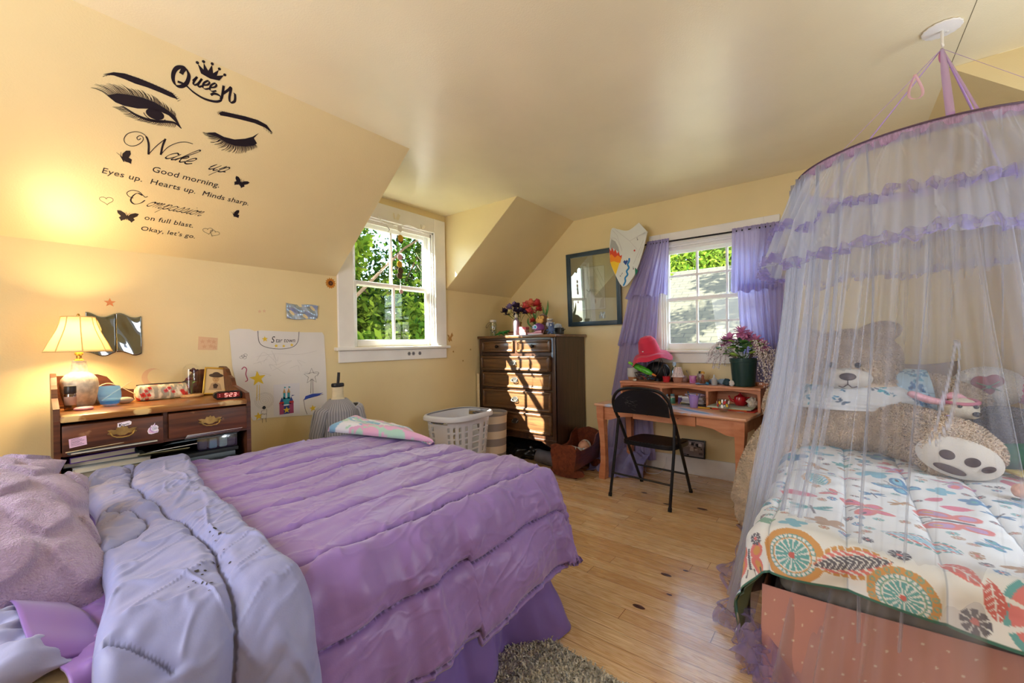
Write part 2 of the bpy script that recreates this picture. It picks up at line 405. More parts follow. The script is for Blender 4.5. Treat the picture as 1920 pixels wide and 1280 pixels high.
def mk_floor():
    m, nt, out = nodes_of('pine_boards'); N = nt.nodes; L = nt.links
    def nd(t, **k):
        x = N.new(t)
        for a, v in k.items(): setattr(x, a, v)
        return x
    def mth(op, a, b=None):
        x = nd('ShaderNodeMath', operation=op)
        for i, q in enumerate((a, b)):
            if q is None: continue
            if isinstance(q, (int, float)): x.inputs[i].default_value = q
            else: L.new(q, x.inputs[i])
        return x.outputs[0]
    p = nd('ShaderNodeBsdfPrincipled'); L.new(p.outputs[0], out.inputs[0]); sock(p, 'Coat Weight').default_value = .4; sock(p, 'Coat Roughness').default_value = .12
    tc = nd('ShaderNodeTexCoord'); sp = nd('ShaderNodeSeparateXYZ'); L.new(tc.outputs['Object'], sp.inputs[0])
    W = 0.084
    bx = mth('DIVIDE', sp.outputs['X'], W); bi = mth('FLOOR', bx); fx = mth('FRACT', bx)
    wn = nd('ShaderNodeTexWhiteNoise', noise_dimensions='1D'); L.new(bi, wn.inputs['W'])
    ys = mth('ADD', mth('DIVIDE', sp.outputs['Y'], 1.15), mth('MULTIPLY', wn.outputs['Value'], 7.3))
    bj = mth('FLOOR', ys); fy = mth('FRACT', ys)
    cid = mth('ADD', mth('MULTIPLY', bi, 13.17), mth('MULTIPLY', bj, 3.71))
    w2 = nd('ShaderNodeTexWhiteNoise', noise_dimensions='1D'); L.new(cid, w2.inputs['W'])
    # grain: noise drawn out along the board, different on each board
    cb = nd('ShaderNodeCombineXYZ'); L.new(mth('ADD', mth('MULTIPLY', sp.outputs['X'], 34), mth('MULTIPLY', w2.outputs['Value'], 90)), cb.inputs[0])
    L.new(mth('MULTIPLY', sp.outputs['Y'], 1.6), cb.inputs[1]); L.new(mth('MULTIPLY', w2.outputs['Value'], 40), cb.inputs[2])
    gn = nd('ShaderNodeTexNoise'); gn.inputs['Scale'].default_value = 1.0; gn.inputs['Detail'].default_value = 3; L.new(cb.outputs[0], gn.inputs['Vector'])
    ring = mth('ABSOLUTE', mth('SINE', mth('MULTIPLY', gn.outputs['Fac'], 42)))
    ring = mth('POWER', ring, 2.0)
    fine = nd('ShaderNodeTexNoise'); fine.inputs['Scale'].default_value = 1; fine.inputs['Detail'].default_value = 5
    c2 = nd('ShaderNodeCombineXYZ'); L.new(mth('MULTIPLY', sp.outputs['X'], 420), c2.inputs[0]); L.new(mth('MULTIPLY', sp.outputs['Y'], 9), c2.inputs[1]); L.new(c2.outputs[0], fine.inputs['Vector'])
    cr = nd('ShaderNodeValToRGB'); e = cr.color_ramp.elements
    e[0].position = 0.0; e[0].color = (*C('#D0A169'), 1); e[1].position = 1.0; e[1].color = (*C('#FAE4BE'), 1)
    x = cr.color_ramp.elements.new(0.5); x.color = (*C('#ECCB9B'), 1)
    tone = mth('ADD', mth('MULTIPLY', w2.outputs['Value'], 0.55), mth('MULTIPLY', fine.outputs['Fac'], 0.45))
    L.new(tone, cr.inputs[0])
    def mul(a, col, fac):
        q = nd('ShaderNodeMixRGB', blend_type='MULTIPLY'); L.new(a, q.inputs[1]); q.inputs[2].default_value = (*col, 1); L.new(fac, q.inputs[0]); return q.outputs[0]
    col = mul(cr.outputs[0], (0.62, 0.40, 0.21), mth('MULTIPLY', ring, 0.62))
    # knots
    c3 = nd('ShaderNodeCombineXYZ'); L.new(mth('MULTIPLY', sp.outputs['X'], 7.5), c3.inputs[0]); L.new(mth('MULTIPLY', sp.outputs['Y'], 3.6), c3.inputs[1])
    vo = nd('ShaderNodeTexVoronoi'); vo.inputs['Scale'].default_value = 1; vo.inputs['Randomness'].default_value = 1; L.new(c3.outputs[0], vo.inputs['Vector'])
    kn = nd('ShaderNodeTexNoise'); kn.inputs['Scale'].default_value = 30; L.new(tc.outputs['Object'], kn.inputs['Vector'])
    sel = mth('GREATER_THAN', nd('ShaderNodeSeparateColor').outputs[0], 2)   # replaced below
    sc3 = nd('ShaderNodeSeparateColor'); L.new(vo.outputs['Color'], sc3.inputs[0]); sel = mth('GREATER_THAN', sc3.outputs[0], 0.12)
    kd = mth('ADD', vo.outputs['Distance'], mth('MULTIPLY', mth('SUBTRACT', kn.outputs['Fac'], 0.5), 0.05))
    knot = mth('MULTIPLY', mth('LESS_THAN', kd, mth('MULTIPLY', sc3.outputs[1], 0.15)), sel)
    halo = mth('MULTIPLY', mth('SUBTRACT', 1, mth('MINIMUM', 1, mth('DIVIDE', vo.outputs['Distance'], 0.2))), sel)
    col = mul(col, (0.55, 0.34, 0.18), mth('MULTIPLY', halo, 0.5)); col = mul(col, (0.14, 0.07, 0.05), knot)
    # gaps between boards and at their ends
    gx = mth('LESS_THAN', mth('MINIMUM', fx, mth('SUBTRACT', 1, fx)), 0.013)
    gy = mth('LESS_THAN', mth('MINIMUM', fy, mth('SUBTRACT', 1, fy)), 0.0012)
    gap = mth('MAXIMUM', gx, gy); col = mul(col, (0.30, 0.18, 0.10), gap)
    L.new(col, p.inputs['Base Color'])
    L.new(mth('ADD', 0.16, mth('MULTIPLY', gn.outputs['Fac'], 0.2)), p.inputs['Roughness'])
    bp = nd('ShaderNodeBump'); bp.inputs['Strength'].default_value = 0.35; bp.inputs['Distance'].default_value = 0.004
    L.new(mth('SUBTRACT', mth('MULTIPLY', fine.outputs['Fac'], 0.25), gap), bp.inputs['Height']); L.new(bp.outputs[0], p.inputs['Normal'])
    return m
struct(B().box(XW - .1, D2 + .12, YF - .1, D1 + .12, -0.12, 0).build('floor', mk_floor(), smooth=0))

# window openings: window_1 in the left-hand dormer, window_2 over the desk; the two added windows have none
W1o = (1.937, 2.835, 1.245, 2.378)            # x0 x1 z0 z1
W2o = (0.49, 1.355, 1.165, 2.165)             # y0 y1 z0 z1
b = B(); T = 0.13
b.box(XW, 1.79, D1, D1 + T, 0, ZK + .1); b.box(3.0, D2, D1, D1 + T, 0, ZK + .1)
b.box(1.79, W1o[0], D1, D1 + T, 0, 2.72); b.box(W1o[1], 3.0, D1, D1 + T, 0, 2.72)
b.box(W1o[0], W1o[1], D1, D1 + T, 0, W1o[2]); b.box(W1o[0], W1o[1], D1, D1 + T, W1o[3], 2.72)
# dormer cheeks
b.slab([(1.792, D1, ZK + .02), (1.792, D1, 2.607), (1.839, YS + .02, 2.607)], (-.06, 0, 0))
b.slab([(2.997, D1, ZK + .003), (2.997, D1, 2.607), (3.059, YS + .003, 2.607)], (.003, 0, 0)); b.slab([(3.0, D1, ZK + .02), (3.0, D1, 2.607), (3.060, YS + .02, 2.607)], (.08, 0, 0))
struct(b.build('wall_back', PAINT, smooth=0))
b = B(); y0, y1, z0, z1 = W2o
b.box(D2, D2 + T, YF, y0, 0, 2.75); b.box(D2, D2 + T, y1, D1 + .1, 0, 2.75)
b.box(D2, D2 + T, y0, y1, 0, z0); b.box(D2, D2 + T, y0, y1, z1, 2.75)
struct(b.build('wall_right', PAINT, smooth=0))
b = B(); b.box(XW, D2, YF - T, YF, 0, 2.72)
b.slab([(3.043, YF, ZK), (3.043, YF, 2.607), (3.043, YS2, 2.607)], (.08, 0, 0)); b.slab([(1.152, YF, ZK), (1.152, YF, 2.607), (1.152, YS2, 2.607)], (-.08, 0, 0))
struct(b.build('wall_front', PAINT, smooth=0))
b = B(); b.box(XW - T, XW, YF, D1 + .1, 0, 2.72)
struct(b.build('wall_left', PAINT, smooth=0))
b = B(); up = (0, 0, .1)
b.slab([(XW, YS2, ZC), (D2, YS2, ZC), (D2, YS, ZC), (XW, YS, ZC)], up)
b.slab([(1.838, YS, ZC), (3.062, YS, ZC), (3.0, D1, ZC - .022), (1.79, D1, ZC - .022)], up)
b.slab([(1.15, YF, ZC), (3.046, YF, ZC), (3.046, YS2, ZC), (1.15, YS2, ZC)], up)
struct(b.build('ceiling', CEILP, smooth=0))
b = B(); off = (0, .07, .08)
b.slab([(XW, D1, ZK), (1.79, D1, ZK), (1.838, YS, ZC), (XW, YS, ZC)], off)
b.slab([(3.0, D1, ZK), (D2, D1, ZK), (D2, YS, ZC), (3.062, YS, ZC)], off)
off = (0, -.07, .08)
b.slab([(3.046, YF, ZK), (D2, YF, ZK), (D2, YS2, ZC), (3.046, YS2, ZC)], off)
b.slab([(XW, YF, ZK), (1.15, YF, ZK), (1.15, YS2, ZC), (XW, YS2, ZC)], off)
struct(b.build('ceiling_slope', PAINT, smooth=0))
# the plaster crack that runs on from the edge of the slope
b = B(); b.box(1.2, 3.04, YS2 - .0012, YS2 + .0012, ZC - .0006, ZC + .0006)
struct(b.build('trim_1', mk('crack_dark', '#6A6248', 0.9), smooth=0))
struct(B().box(D2 - .018, D2, YF, D1, 0, .162, bev=.004).build('baseboard_right', WHITE2, smooth=30))
struct(B().box(XW, D2, D1 - .018, D1, 0, .162, bev=.004).build('baseboard_back', WHITE2, smooth=30))

def mapped(axis):
    """u along the wall, w into the wall (outwards), z up -> world."""
    if axis == 'x': return lambda u, w, z: (u, D1 + w, z)
    return lambda u, w, z: (D2 + w, u, z)
def wbox(b, f, u0, u1, w0, w1, z0, z1, m=0, bev=.004):
    p, q = f(u0, w0, z0), f(u1, w1, z1)
    return b.box(min(p[0], q[0]), max(p[0], q[0]), min(p[1], q[1]), max(p[1], q[1]), min(p[2], q[2]), max(p[2], q[2]), m, bev, 1)
GLASS = mk_glass('window_glass', '#F7FBFA', 0.0, 0.985)
def window(name, f, u0, u1, z0, z1, zm, cas, top, cols, rows, apron, sill_ext, w_top=.075, w_low=.045, sash=.045, mun=.024):
    r = struct(thing(name, None, None, f((u0 + u1) / 2, 0, z0)))
    def bl(b, nm, mat, par=None):
        o = b.build(nm, mat, par or r, smooth=30)
        if par is None: o.location = [-q for q in r.location]
        return o
    b = B()   # casing
    wbox(b, f, u0 - cas, u0, -.022, 0.001, z0 - .01, z1 + top); wbox(b, f, u1, u1 + cas, -.022, 0.001, z0 - .01, z1 + top); wbox(b, f, u0 - .002, u1 + .002, -.0215, 0.001, z1, z1 + top)
    bl(b, 'casing', WHITE)
    b = B()   # jamb lining with stops
    for a, c in ((u0, u0 + .018), (u1 - .018, u1)): wbox(b, f, a, c, -.004, .13, z0, z1, bev=.002)
    wbox(b, f, u0, u1, -.004, .13, z1 - .018, z1, bev=.002)
    for a, c in ((u0 + .018, u0 + .034), (u1 - .034, u1 - .018)): wbox(b, f, a, c, .012, .026, z0, z1 - .018, bev=.003)
    wbox(b, f, u0 + .018, u1 - .018, .012, .026, z1 - .05, z1 - .018, bev=.003)
    bl(b, 'jamb', WHITE)
    b = B(); wbox(b, f, u0 - cas - sill_ext, u1 + cas + sill_ext, -.05, .13, z0 - .03, z0 - .002, bev=.006); bl(b, 'sill', WHITE)
    b = B(); wbox(b, f, u0 - cas + .002, u1 + cas - .002, -.02, 0.001, z0 - .03 - apron, z0 - .031); bl(b, 'apron', WHITE)
    a0, a1 = u0 + .02, u1 - .02
    for nm, zz0, zz1, w in (('upper_sash', zm - .02, z1 - .02, w_top), ('lower_sash', z0, zm + .022, w_low)):
        b = B(); bot = .062 if nm == 'lower_sash' else .036; tp = .036 if nm == 'lower_sash' else .05
        wbox(b, f, a0, a0 + sash, w, w + .03, zz0, zz1); wbox(b, f, a1 - sash, a1, w, w + .03, zz0, zz1)
        wbox(b, f, a0 + sash - .002, a1 - sash + .002, w + .0005, w + .0295, zz0, zz0 + bot); wbox(b, f, a0 + sash - .002, a1 - sash + .002, w + .0005, w + .0295, zz1 - tp, zz1)
        for i in range(1, cols):
            u = lerp(a0 + sash, a1 - sash, i / cols); wbox(b, f, u - mun/2, u + mun/2, w + .003, w + .027, zz0 + bot - .002, zz1 - tp + .002, bev=.003)
        for i in range(1, rows):
            z = lerp(zz0 + bot, zz1 - tp, i / rows); wbox(b, f, a0 + sash - .002, a1 - sash + .002, w + .004, w + .026, z - mun/2, z + mun/2, bev=.003)
        s = bl(b, nm, WHITE)
        g = B(); wbox(g, f, a0 + sash - .004, a1 - sash + .004, w + .014, w + .017, zz0 + bot - .004, zz1 - tp + .004, bev=0); bl(g, 'pane', GLASS, s)
    return r
window('window_1', mapped('x'), *W1o, 1.80, .145, .145, 2, 1, .10, .03)
window('window_2', mapped('y'), *W2o, 1.645, .115, .12, 3, 2, .095, .02, sash=.03, mun=.02)
# casings and white blinds added on solid walls behind the fill lamps
b = B(); u0, u1, z0, z1 = .6, 2.1, .9, 2.12
for a, c in ((u0 - .1, u0), (u1, u1 + .1)): b.box(XW, XW + .02, a, c, z0, z1 + .1)
b.box(XW, XW + .02, u0, u1, z1, z1 + .1); b.box(XW, XW + .05, u0 - .12, u1 + .12, z0 - .04, z0)
w3 = struct(b.build('added_window_left', WHITE, smooth=30))
B().box(XW + .002, XW + .012, u0, u1, z0, z1).build('added_blind', WHITE2, w3, smooth=0)
b = B(); u0, u1, z0, z1 = 1.55, 2.65, .92, 2.08
for a, c in ((u0 - .1, u0), (u1, u1 + .1)): b.box(a, c, YF, YF + .02, z0, z1 + .1)
b.box(u0, u1, YF, YF + .02, z1, z1 + .1); b.box(u0 - .12, u1 + .12, YF, YF + .05, z0 - .04, z0)
w4 = struct(b.build('added_window_front', WHITE, smooth=30))
B().box(u0, u1, YF + .002, YF + .012, z0, z1).build('added_blind', WHITE2, w4, smooth=0)

# ------------------------------------------------------------------ outdoors
def mk_leaf(name, c1, c2, tr=.45):
    m, nt, out = nodes_of(name); N = nt.nodes; L = nt.links
    g = N.new('ShaderNodeNewGeometry'); cr = N.new('ShaderNodeValToRGB'); L.new(g.outputs['Random Per Island'], cr.inputs[0])
    cr.color_ramp.elements[0].color = (*C(c1), 1); cr.color_ramp.elements[1].color = (*C(c2), 1)
    d = N.new('ShaderNodeBsdfDiffuse'); t = N.new('ShaderNodeBsdfTranslucent'); mx = N.new('ShaderNodeMixShader'); mx.inputs[0].default_value = tr
    for s in (d, t): L.new(cr.outputs[0], s.inputs['Color'])
    L.new(d.outputs[0], mx.inputs[1]); L.new(t.outputs[0], mx.inputs[2]); L.new(mx.outputs[0], out.inputs[0])
    MATS[name] = m; return m
LEAF = [mk_leaf('leaf_green', '#162E0D', '#44601B'), mk_leaf('leaf_bright', '#2C4710', '#6A7C28'), mk_leaf('leaf_deep', '#0F240B', '#2A4716')]
BARK = mk('bark', '#5B4A3A', .9, var=(12, .3), bump=(20, .5))
def tree(label, x, y, z0, h, r, n, leaf, seed, group, trunk_r=.1, low=.3, size=.088):
    rs = np.random.RandomState(seed); root = thing('leafy_tree', label, 'tree', (x, y, z0), 0, group)
    b = B(); b.tube([(0, 0, 0), (.1, .05, h * .35), (-.05, .1, h * .7), (0, 0, h * .95)], [trunk_r, trunk_r * .8, trunk_r * .5, .02], 8)
    for k in range(9):
        a = rs.rand() * 6.28; zz = h * (low + .55 * rs.rand()); q = r * (.5 + .4 * rs.rand())
        b.tube([(0, 0.03, zz), (cos(a) * q * .5, sin(a) * q * .5, zz + .12 * h), (cos(a) * q, sin(a) * q, zz + .2 * h)], [trunk_r * .4, trunk_r * .25, .01], 6)
    b.build('trunk', BARK, root)
    m = 26; cen = rs.randn(m, 3) * [r * .42, r * .42, h * .2] + [0, 0, h * (low + .36)]; cr = r * (.22 + .22 * rs.rand(m))
    k = rs.randint(m, size=n); d = rs.randn(n, 3); d /= np.linalg.norm(d, axis=1, keepdims=True)
    p = cen[k] + d * cr[k][:, None] * (.55 + .55 * rs.rand(n, 1)); p[:, 2] = np.maximum(p[:, 2], .1)
    a = rs.randn(n, 3); a /= np.linalg.norm(a, axis=1, keepdims=True); c = np.cross(a, rs.randn(n, 3)); c /= np.linalg.norm(c, axis=1, keepdims=True)
    s = size * (.5 + .8 * rs.rand(n, 1)); V = np.stack([p - a * s, p + c * s * .42, p + a * s, p - c * s * .42], 1).reshape(-1, 3)
    g = B(); g.v = V.tolist(); g.f = [(4*i, 4*i+1, 4*i+2, 4*i+3) for i in range(n)]; g.mi = [0] * n
    g.build('foliage', leaf, root, smooth=0, recalc=False); return root
GZ = -3.0
struct(B().box(-14, 30, -14, 30, GZ - .1, GZ).build('ground', mk('garden_ground', '#7D7F5C', .95, var=(.8, .35)), smooth=0))
for args in (('tall leafy tree right outside the dormer window, at its left', 2.1, 8.3, 7.0, 2.2, 26000, 0, 3), ('bushy tree outside the dormer window, at its right', 4.4, 7.4, 9.8, 2.5, 26000, 1, 4),
             ('dark tree standing behind the others beyond the dormer window', 3.2, 10.2, 8.5, 3.0, 24000, 2, 5), ('wide tree far right beyond the dormer window', 7.2, 9.6, 8.5, 2.9, 24000, 0, 6),
             ('far tree filling the gap low beyond the dormer window', 5.2, 13.0, 8.5, 3.4, 22000, 2, 8), ('sunny low tree below the dormer window', 3.2, 5.6, 4.6, 1.5, 24000, 1, 9)):
    lb, x, y, h, r, n, lf, sd_ = args
    tree(lb, x, y, GZ, h, r, n, LEAF[lf], sd_, 'trees outside the dormer window', low=.22)
for lb, x, y, h, r, sd_, lf in (('leafy tree behind the neighbouring roof, at its left', 19.5, 7.2, 9.5, 3.4, 21, 0), ('bright tree behind the middle of the neighbouring roof', 18.6, 3.6, 9.3, 3.3, 22, 1), ('leafy tree behind the neighbouring roof, at its right', 19.8, 0.6, 9.6, 3.2, 23, 0)):
    tree(lb, x, y, GZ, h, r, 22000, LEAF[lf], sd_, 'trees behind the neighbouring roof', trunk_r=.16, low=.3, size=.13)
tree('tall bare-trunked tree beside the neighbouring house, shading its roof', 7.5, 4.7, GZ, 11.5, 2.4, 9000, LEAF[0], 31, 'trees behind the neighbouring roof', trunk_r=.30, low=.62, size=.14)
def mk_shingle():
    m, nt, out = nodes_of('asphalt_shingle'); N = nt.nodes; L = nt.links
    p = N.new('ShaderNodeBsdfPrincipled'); L.new(p.outputs[0], out.inputs[0]); p.inputs['Roughness'].default_value = .95
    tc = N.new('ShaderNodeTexCoord'); br = N.new('ShaderNodeTexBrick'); L.new(tc.outputs['Object'], br.inputs['Vector'])
    br.inputs['Color1'].default_value = (*C('#43402F'), 1); br.inputs['Color2'].default_value = (*C('#3A3829'), 1); br.inputs['Mortar'].default_value = (*C('#1B1B14'), 1)
    br.inputs['Scale'].default_value = 1; br.inputs['Brick Width'].default_value = .42; br.inputs['Row Height'].default_value = .19; br.inputs['Mortar Size'].default_value = .012; br.inputs['Mortar Smooth'].default_value = .3
    nz = N.new('ShaderNodeTexNoise'); nz.inputs['Scale'].default_value = 60; L.new(tc.outputs['Object'], nz.inputs['Vector'])
    mx = N.new('ShaderNodeMixRGB'); mx.blend_type = 'MULTIPLY'; mx.inputs[0].default_value = .5; L.new(br.outputs[0], mx.inputs[1]); L.new(nz.outputs['Fac'], mx.inputs[2])
    L.new(mx.outputs[0], p.inputs['Base Color']); return m
rt = thing('neighbouring_house', 'grey shingled roof of the house outside the desk window', 'house', (9, 2.5, GZ))
pitch = atan2(3.6, 6.2); ln = hypot(3.6, 6.2)
b = B(); b.box(-7, 7, 0, ln, -.06, 0); o = b.build('roof', mk_shingle(), rt, smooth=0)
o.matrix_local = Matrix.Translation((-1.2, 0, 2.9)) @ Matrix.Rotation(pi/2, 4, 'Z').inverted() @ Matrix.Rotation(pitch, 4, 'X')
B().box(-.8, 9, -6.6, 6.6, 0, 2.9).build('wall', mk('clapboard', '#D9D6CB', .8), rt, smooth=0)
# ------------------------------------------------------------------ cloth helpers
def vnoise(x, y, seed=0):
    """Smooth lattice noise in -1..1 for whole arrays."""
    x = np.asarray(x, float); y = np.asarray(y, float)
    xi = np.floor(x).astype(np.int64); yi = np.floor(y).astype(np.int64); fx = x - xi; fy = y - yi
    def h(a, b):
        n = (a * 374761393 + b * 668265263 + seed * 974711) & 0x7fffffff
        n = ((n ^ (n >> 13)) * 1274126177) & 0x7fffffff
        return ((n ^ (n >> 16)) & 0xffff) / 32767.5 - 1
    sx = fx*fx*fx*(fx*(fx*6-15)+10); sy = fy*fy*fy*(fy*(fy*6-15)+10)
    a = h(xi, yi) * (1 - sx) + h(xi + 1, yi) * sx; c = h(xi, yi + 1) * (1 - sx) + h(xi + 1, yi + 1) * sx
    return a * (1 - sy) + c * sy
def fbm(x, y, seed=0, o=3): return sum(vnoise(x * 2**k, y * 2**k, seed + k) / 2**k for k in range(o))
def drape(U, V, rect, z, rr=.06, flare=.22, ripple=.0, kx=9.0):
    """Lays cloth points over a box: flat on top, rolling over the rim and hanging down the sides."""
    x0, x1, y0, y1 = rect
    cx = np.clip(U, x0, x1); cy = np.clip(V, y0, y1); dx, dy = U - cx, V - cy; d = np.hypot(dx, dy) + 1e-9
    ex, ey = dx / d, dy / d; L = rr * pi / 2; a = np.minimum(d, L) / rr; rem = np.maximum(d - L, 0)
    fl = flare + ripple * (np.sin(U * kx + 1.3) * np.abs(ey) + np.sin(V * kx + .4) * np.abs(ex)) + .05 * np.abs(ex * ey) * 2
    out = rr * np.sin(a) + rem * fl; down = rr * (1 - np.cos(a)) + rem * np.sqrt(np.maximum(.05, 1 - fl**2))
    on = d > 1e-6
    P = np.stack([cx + np.where(on, ex * out, 0), cy + np.where(on, ey * out, 0), z - np.where(on, down, 0)], -1)
    s = np.where(on, np.sin(a), 0); Nn = np.stack([ex * s, ey * s, np.where(on, np.cos(a), 1) + 1e-6], -1)
    Nn[..., 2] = np.maximum(Nn[..., 2], .15); Nn /= np.linalg.norm(Nn, axis=-1, keepdims=True)
    return P, Nn, d
def sheet(name, P, mats, parent=None, col=None, thick=0.0, dens=None, offset=-1.0):
    """P: (nu, nv, 3) array of points -> one cloth mesh."""
    nu, nv = P.shape[:2]; i = np.arange((nu - 1) * (nv - 1)); r, c = i // (nv - 1), i % (nv - 1); a = r * nv + c
    F = np.stack([a, a + nv, a + nv + 1, a + 1], 1)
    me = bpy.data.meshes.new(name); me.vertices.add(nu * nv); me.vertices.foreach_set('co', P.reshape(-1).astype(np.float32))
    me.loops.add(F.size); me.loops.foreach_set('vertex_index', F.reshape(-1).astype(np.int32))
    me.polygons.add(len(F)); me.polygons.foreach_set('loop_start', np.arange(0, F.size, 4, dtype=np.int32)); me.polygons.foreach_set('loop_total', np.full(len(F), 4, np.int32))
    me.update(calc_edges=True); me.validate()
    me.polygons.foreach_set('use_smooth', [True] * len(F))
    for m in (mats if isinstance(mats, (list, tuple)) else [mats]): me.materials.append(m)
    if col is not None:
        at = me.color_attributes.new('col', 'FLOAT_COLOR', 'POINT')
        at.data.foreach_set('color', np.c_[col.reshape(-1, 3), np.ones(nu * nv)].astype(np.float32).ravel())
    if dens is not None:
        at = me.attributes.new('dens', 'FLOAT', 'POINT'); at.data.foreach_set('value', dens.reshape(-1).astype(np.float32))
    o = bpy.data.objects.new(name, me); COL.objects.link(o)
    if parent: o.parent = parent; o.location = [-q for q in parent.location]
    if thick: solid(o, thick, offset)
    return o
def mesh_uv(u0, u1, nu, v0, v1, nv): return np.meshgrid(np.linspace(u0, u1, nu), np.linspace(v0, v1, nv), indexing='ij')

# ------------------------------------------------------------------ the purple bed
PURPLE = mk('purple_satin', '#8A6CB6', .42, sheen=.35, var=(3, .05), bump=(260, .05), attr='col')
LILAC = mk('pale_blue_lining', '#9AA0CC', .5, sheen=.2, var=(2.5, .04), bump=(260, .05))
DPURPLE = mk('deep_purple_sheet', '#8663B4', .4, sheen=.3, var=(4, .06))
CREAM = mk('mattress_ticking', '#E6E0C8', .8, var=(5, .06), bump=(60, .2))
BX0, BX1, BY0, BY1, BZ = -.75, 1.56, 1.08, 2.48, .665
bed = thing('bed', 'large bed with purple comforter, foot end toward the chest of drawers', 'bed', (.45, 1.78, 0))
def pt(b, nm, mat, root, smooth=35):
    o = b.build(nm, mat, root, smooth=smooth); o.location = [-q for q in root.location]; return o
b = B(); b.box(BX0, BX1 - .02, BY0 + .02, BY1, .40, BZ - .012, bev=.05, seg=4); pt(b, 'mattress', CREAM, bed)
b = B(); b.box(BX0, BX1 - .05, BY0 + .05, BY1 - .03, .14, .398, bev=.02); pt(b, 'box_spring', mk('grey_ticking', '#B9B4AC', .9), bed)
for x in (BX0 + .1, BX1 - .2):
    for y in (BY0 + .16, BY1 - .16):
        b = B(); b.tube([(x, y, 0), (x, y, .145)], .025, 10); pt(b, 'leg', mk('dark_metal', '#2B2928', .4, .8), bed)
# bed skirt hanging to the floor along the near side and round the foot
S, Hh = mesh_uv(0, 1, 420, 0, 1, 40)
near, arc, foot = 1.95, .30, 1.1; tot = near + arc + foot; q = S * tot
xs = np.where(q < near, BX1 - .12 - (near - q), np.where(q < near + arc, BX1 - .12 + .12 * np.sin((q - near) / arc * pi / 2), BX1))
ys = np.where(q < near, BY0, np.where(q < near + arc, BY0 + .12 * (1 - np.cos((q - near) / arc * pi / 2)), BY0 + .12 + (q - near - arc)))
ang = np.clip((q - near) / arc, 0, 1) * pi / 2; nx, ny = np.sin(ang), -np.cos(ang)
w = .030 * np.sin(q * 19 + 1.8 * np.sin(q * 4.3)) + .030 * vnoise(q * 7, Hh * 2, 5)
fl_ = np.interp(q, [0, .9, 1.5, near - .15, near + arc, near + arc + .5, tot], [.04, .07, .06, .00, .22, .16, .05])
o_ = .012 + Hh**1.3 * (fl_ + w) + .012 * Hh * vnoise(q * 24, Hh * 5, 8)
P = np.stack([xs + nx * o_, ys + ny * o_, np.maximum(.005, .44 * (1 - Hh) + .005 + .014 * np.sin(q * 9) * Hh * (Hh < .99))], -1)
sheet('bed_skirt', P, mk('purple_cotton', '#8068BE', .6, sheen=.2, var=(4, .06)), bed, thick=.004)

# comforter
U, V = mesh_uv(.42, BX1 + .46, 330, BY0 - .46, BY1 + .05, 420)
_du, _dv = np.maximum(U - BX1, 0), np.maximum(BY0 - V, 0); _sc = np.where((_du > 0) & (_dv > 0), np.minimum(1, .44 / (np.hypot(_du, _dv) + 1e-9)), 1); U = np.where(_du > 0, BX1 + _du * _sc, U); V = np.where(_dv > 0, BY0 - _dv * _sc, V)
low = np.minimum(1, 1 - .10 * vnoise(U * 2.2, V * 2.2, 3))
Vs = BY0 - (BY0 - V) * np.where(V < BY0, low * .98 - .08 * (U < 1.0), 1); Us = BX1 + (U - BX1) * np.where(U > BX1, low, 1)
P, Nn, d = drape(Us, Vs, (BX0, BX1 - .02, BY0 + .03, BY1), .682, rr=.11, flare=.22, ripple=.05, kx=15)
sp = .235; ph = (V - 1.10) / sp + .022 * np.sin(U * 7 + V * 2) + .012 * vnoise(U * 14, V * 3, 17); fr = np.abs((ph - np.floor(ph)) - .5) * 2        # 1 on a seam
puff = .020 * (1 - fr**8) + .006 * fbm(U * 2.2, V * 4, 11)
seam = np.exp(-((1 - fr) / .25)**2); puff = puff - .007 * np.exp(-((1 - fr) / .035)**2)
hang = np.clip(d / .16, 0, 1)
ruch = .002 * vnoise(U * 34, V * 8, 21) * (.2 + seam) + .007 * fbm(U * 1.5 + V * 3.5, V * 8.5 - U * 3.5, 31) + .0025 * vnoise(U * 13 - V * 10, V * 4 + U * 3, 37)
rdg = fbm(U * 1.3 + V * 1.7, V * 4.2 - U * 1.7, 41, 2); crease = .013 * np.exp(-(rdg / .07)**2) * (.5 + .5 * vnoise(U * 2, V * 2, 43))
r2 = fbm(U * 2.6 - V * 1.1, V * 3.1 + U * 1.4, 45, 2); crease += .008 * np.exp(-(r2 / .06)**2) * np.clip(vnoise(U * 2.3, V * 2.3, 46), 0, 1)
r3 = fbm(U * 3.5 + V * 5, V * 13 - U * 7, 47, 2); crease += .0055 * np.exp(-(r3 / .09)**2) * (.4 + .6 * seam)
r4 = fbm(U * 9 - V * 4, V * 16 + U * 6, 48, 2); crease += .0016 * np.exp(-(r4 / .10)**2)
folds = hang * (.014 * vnoise(U * 9 + 2 * vnoise(U * 3, V * 2, 51), V * 2.4, 53) * (V < BY0 + .1) + .010 * vnoise(U * 22, V * 4, 54) * (V < BY0 + .1) + .018 * vnoise(V * 10, U * 3, 55) * (U > BX1 - .1))
P = P + Nn * (puff + ruch + crease + folds)[..., None]
P[..., 2] = np.maximum(P[..., 2], .03)
thread = np.where((fr > .972)[..., None] & (np.sin(U * 330) > -.5)[..., None], np.array(C('#503A70')), np.array(C('#8C70B8')))
com = thing('comforter', 'purple channel-quilted comforter spread over the large bed', 'comforter', (1.1, 2.0, .6))
sheet('quilted_cover', P, PURPLE, com, col=thread, thick=.012)
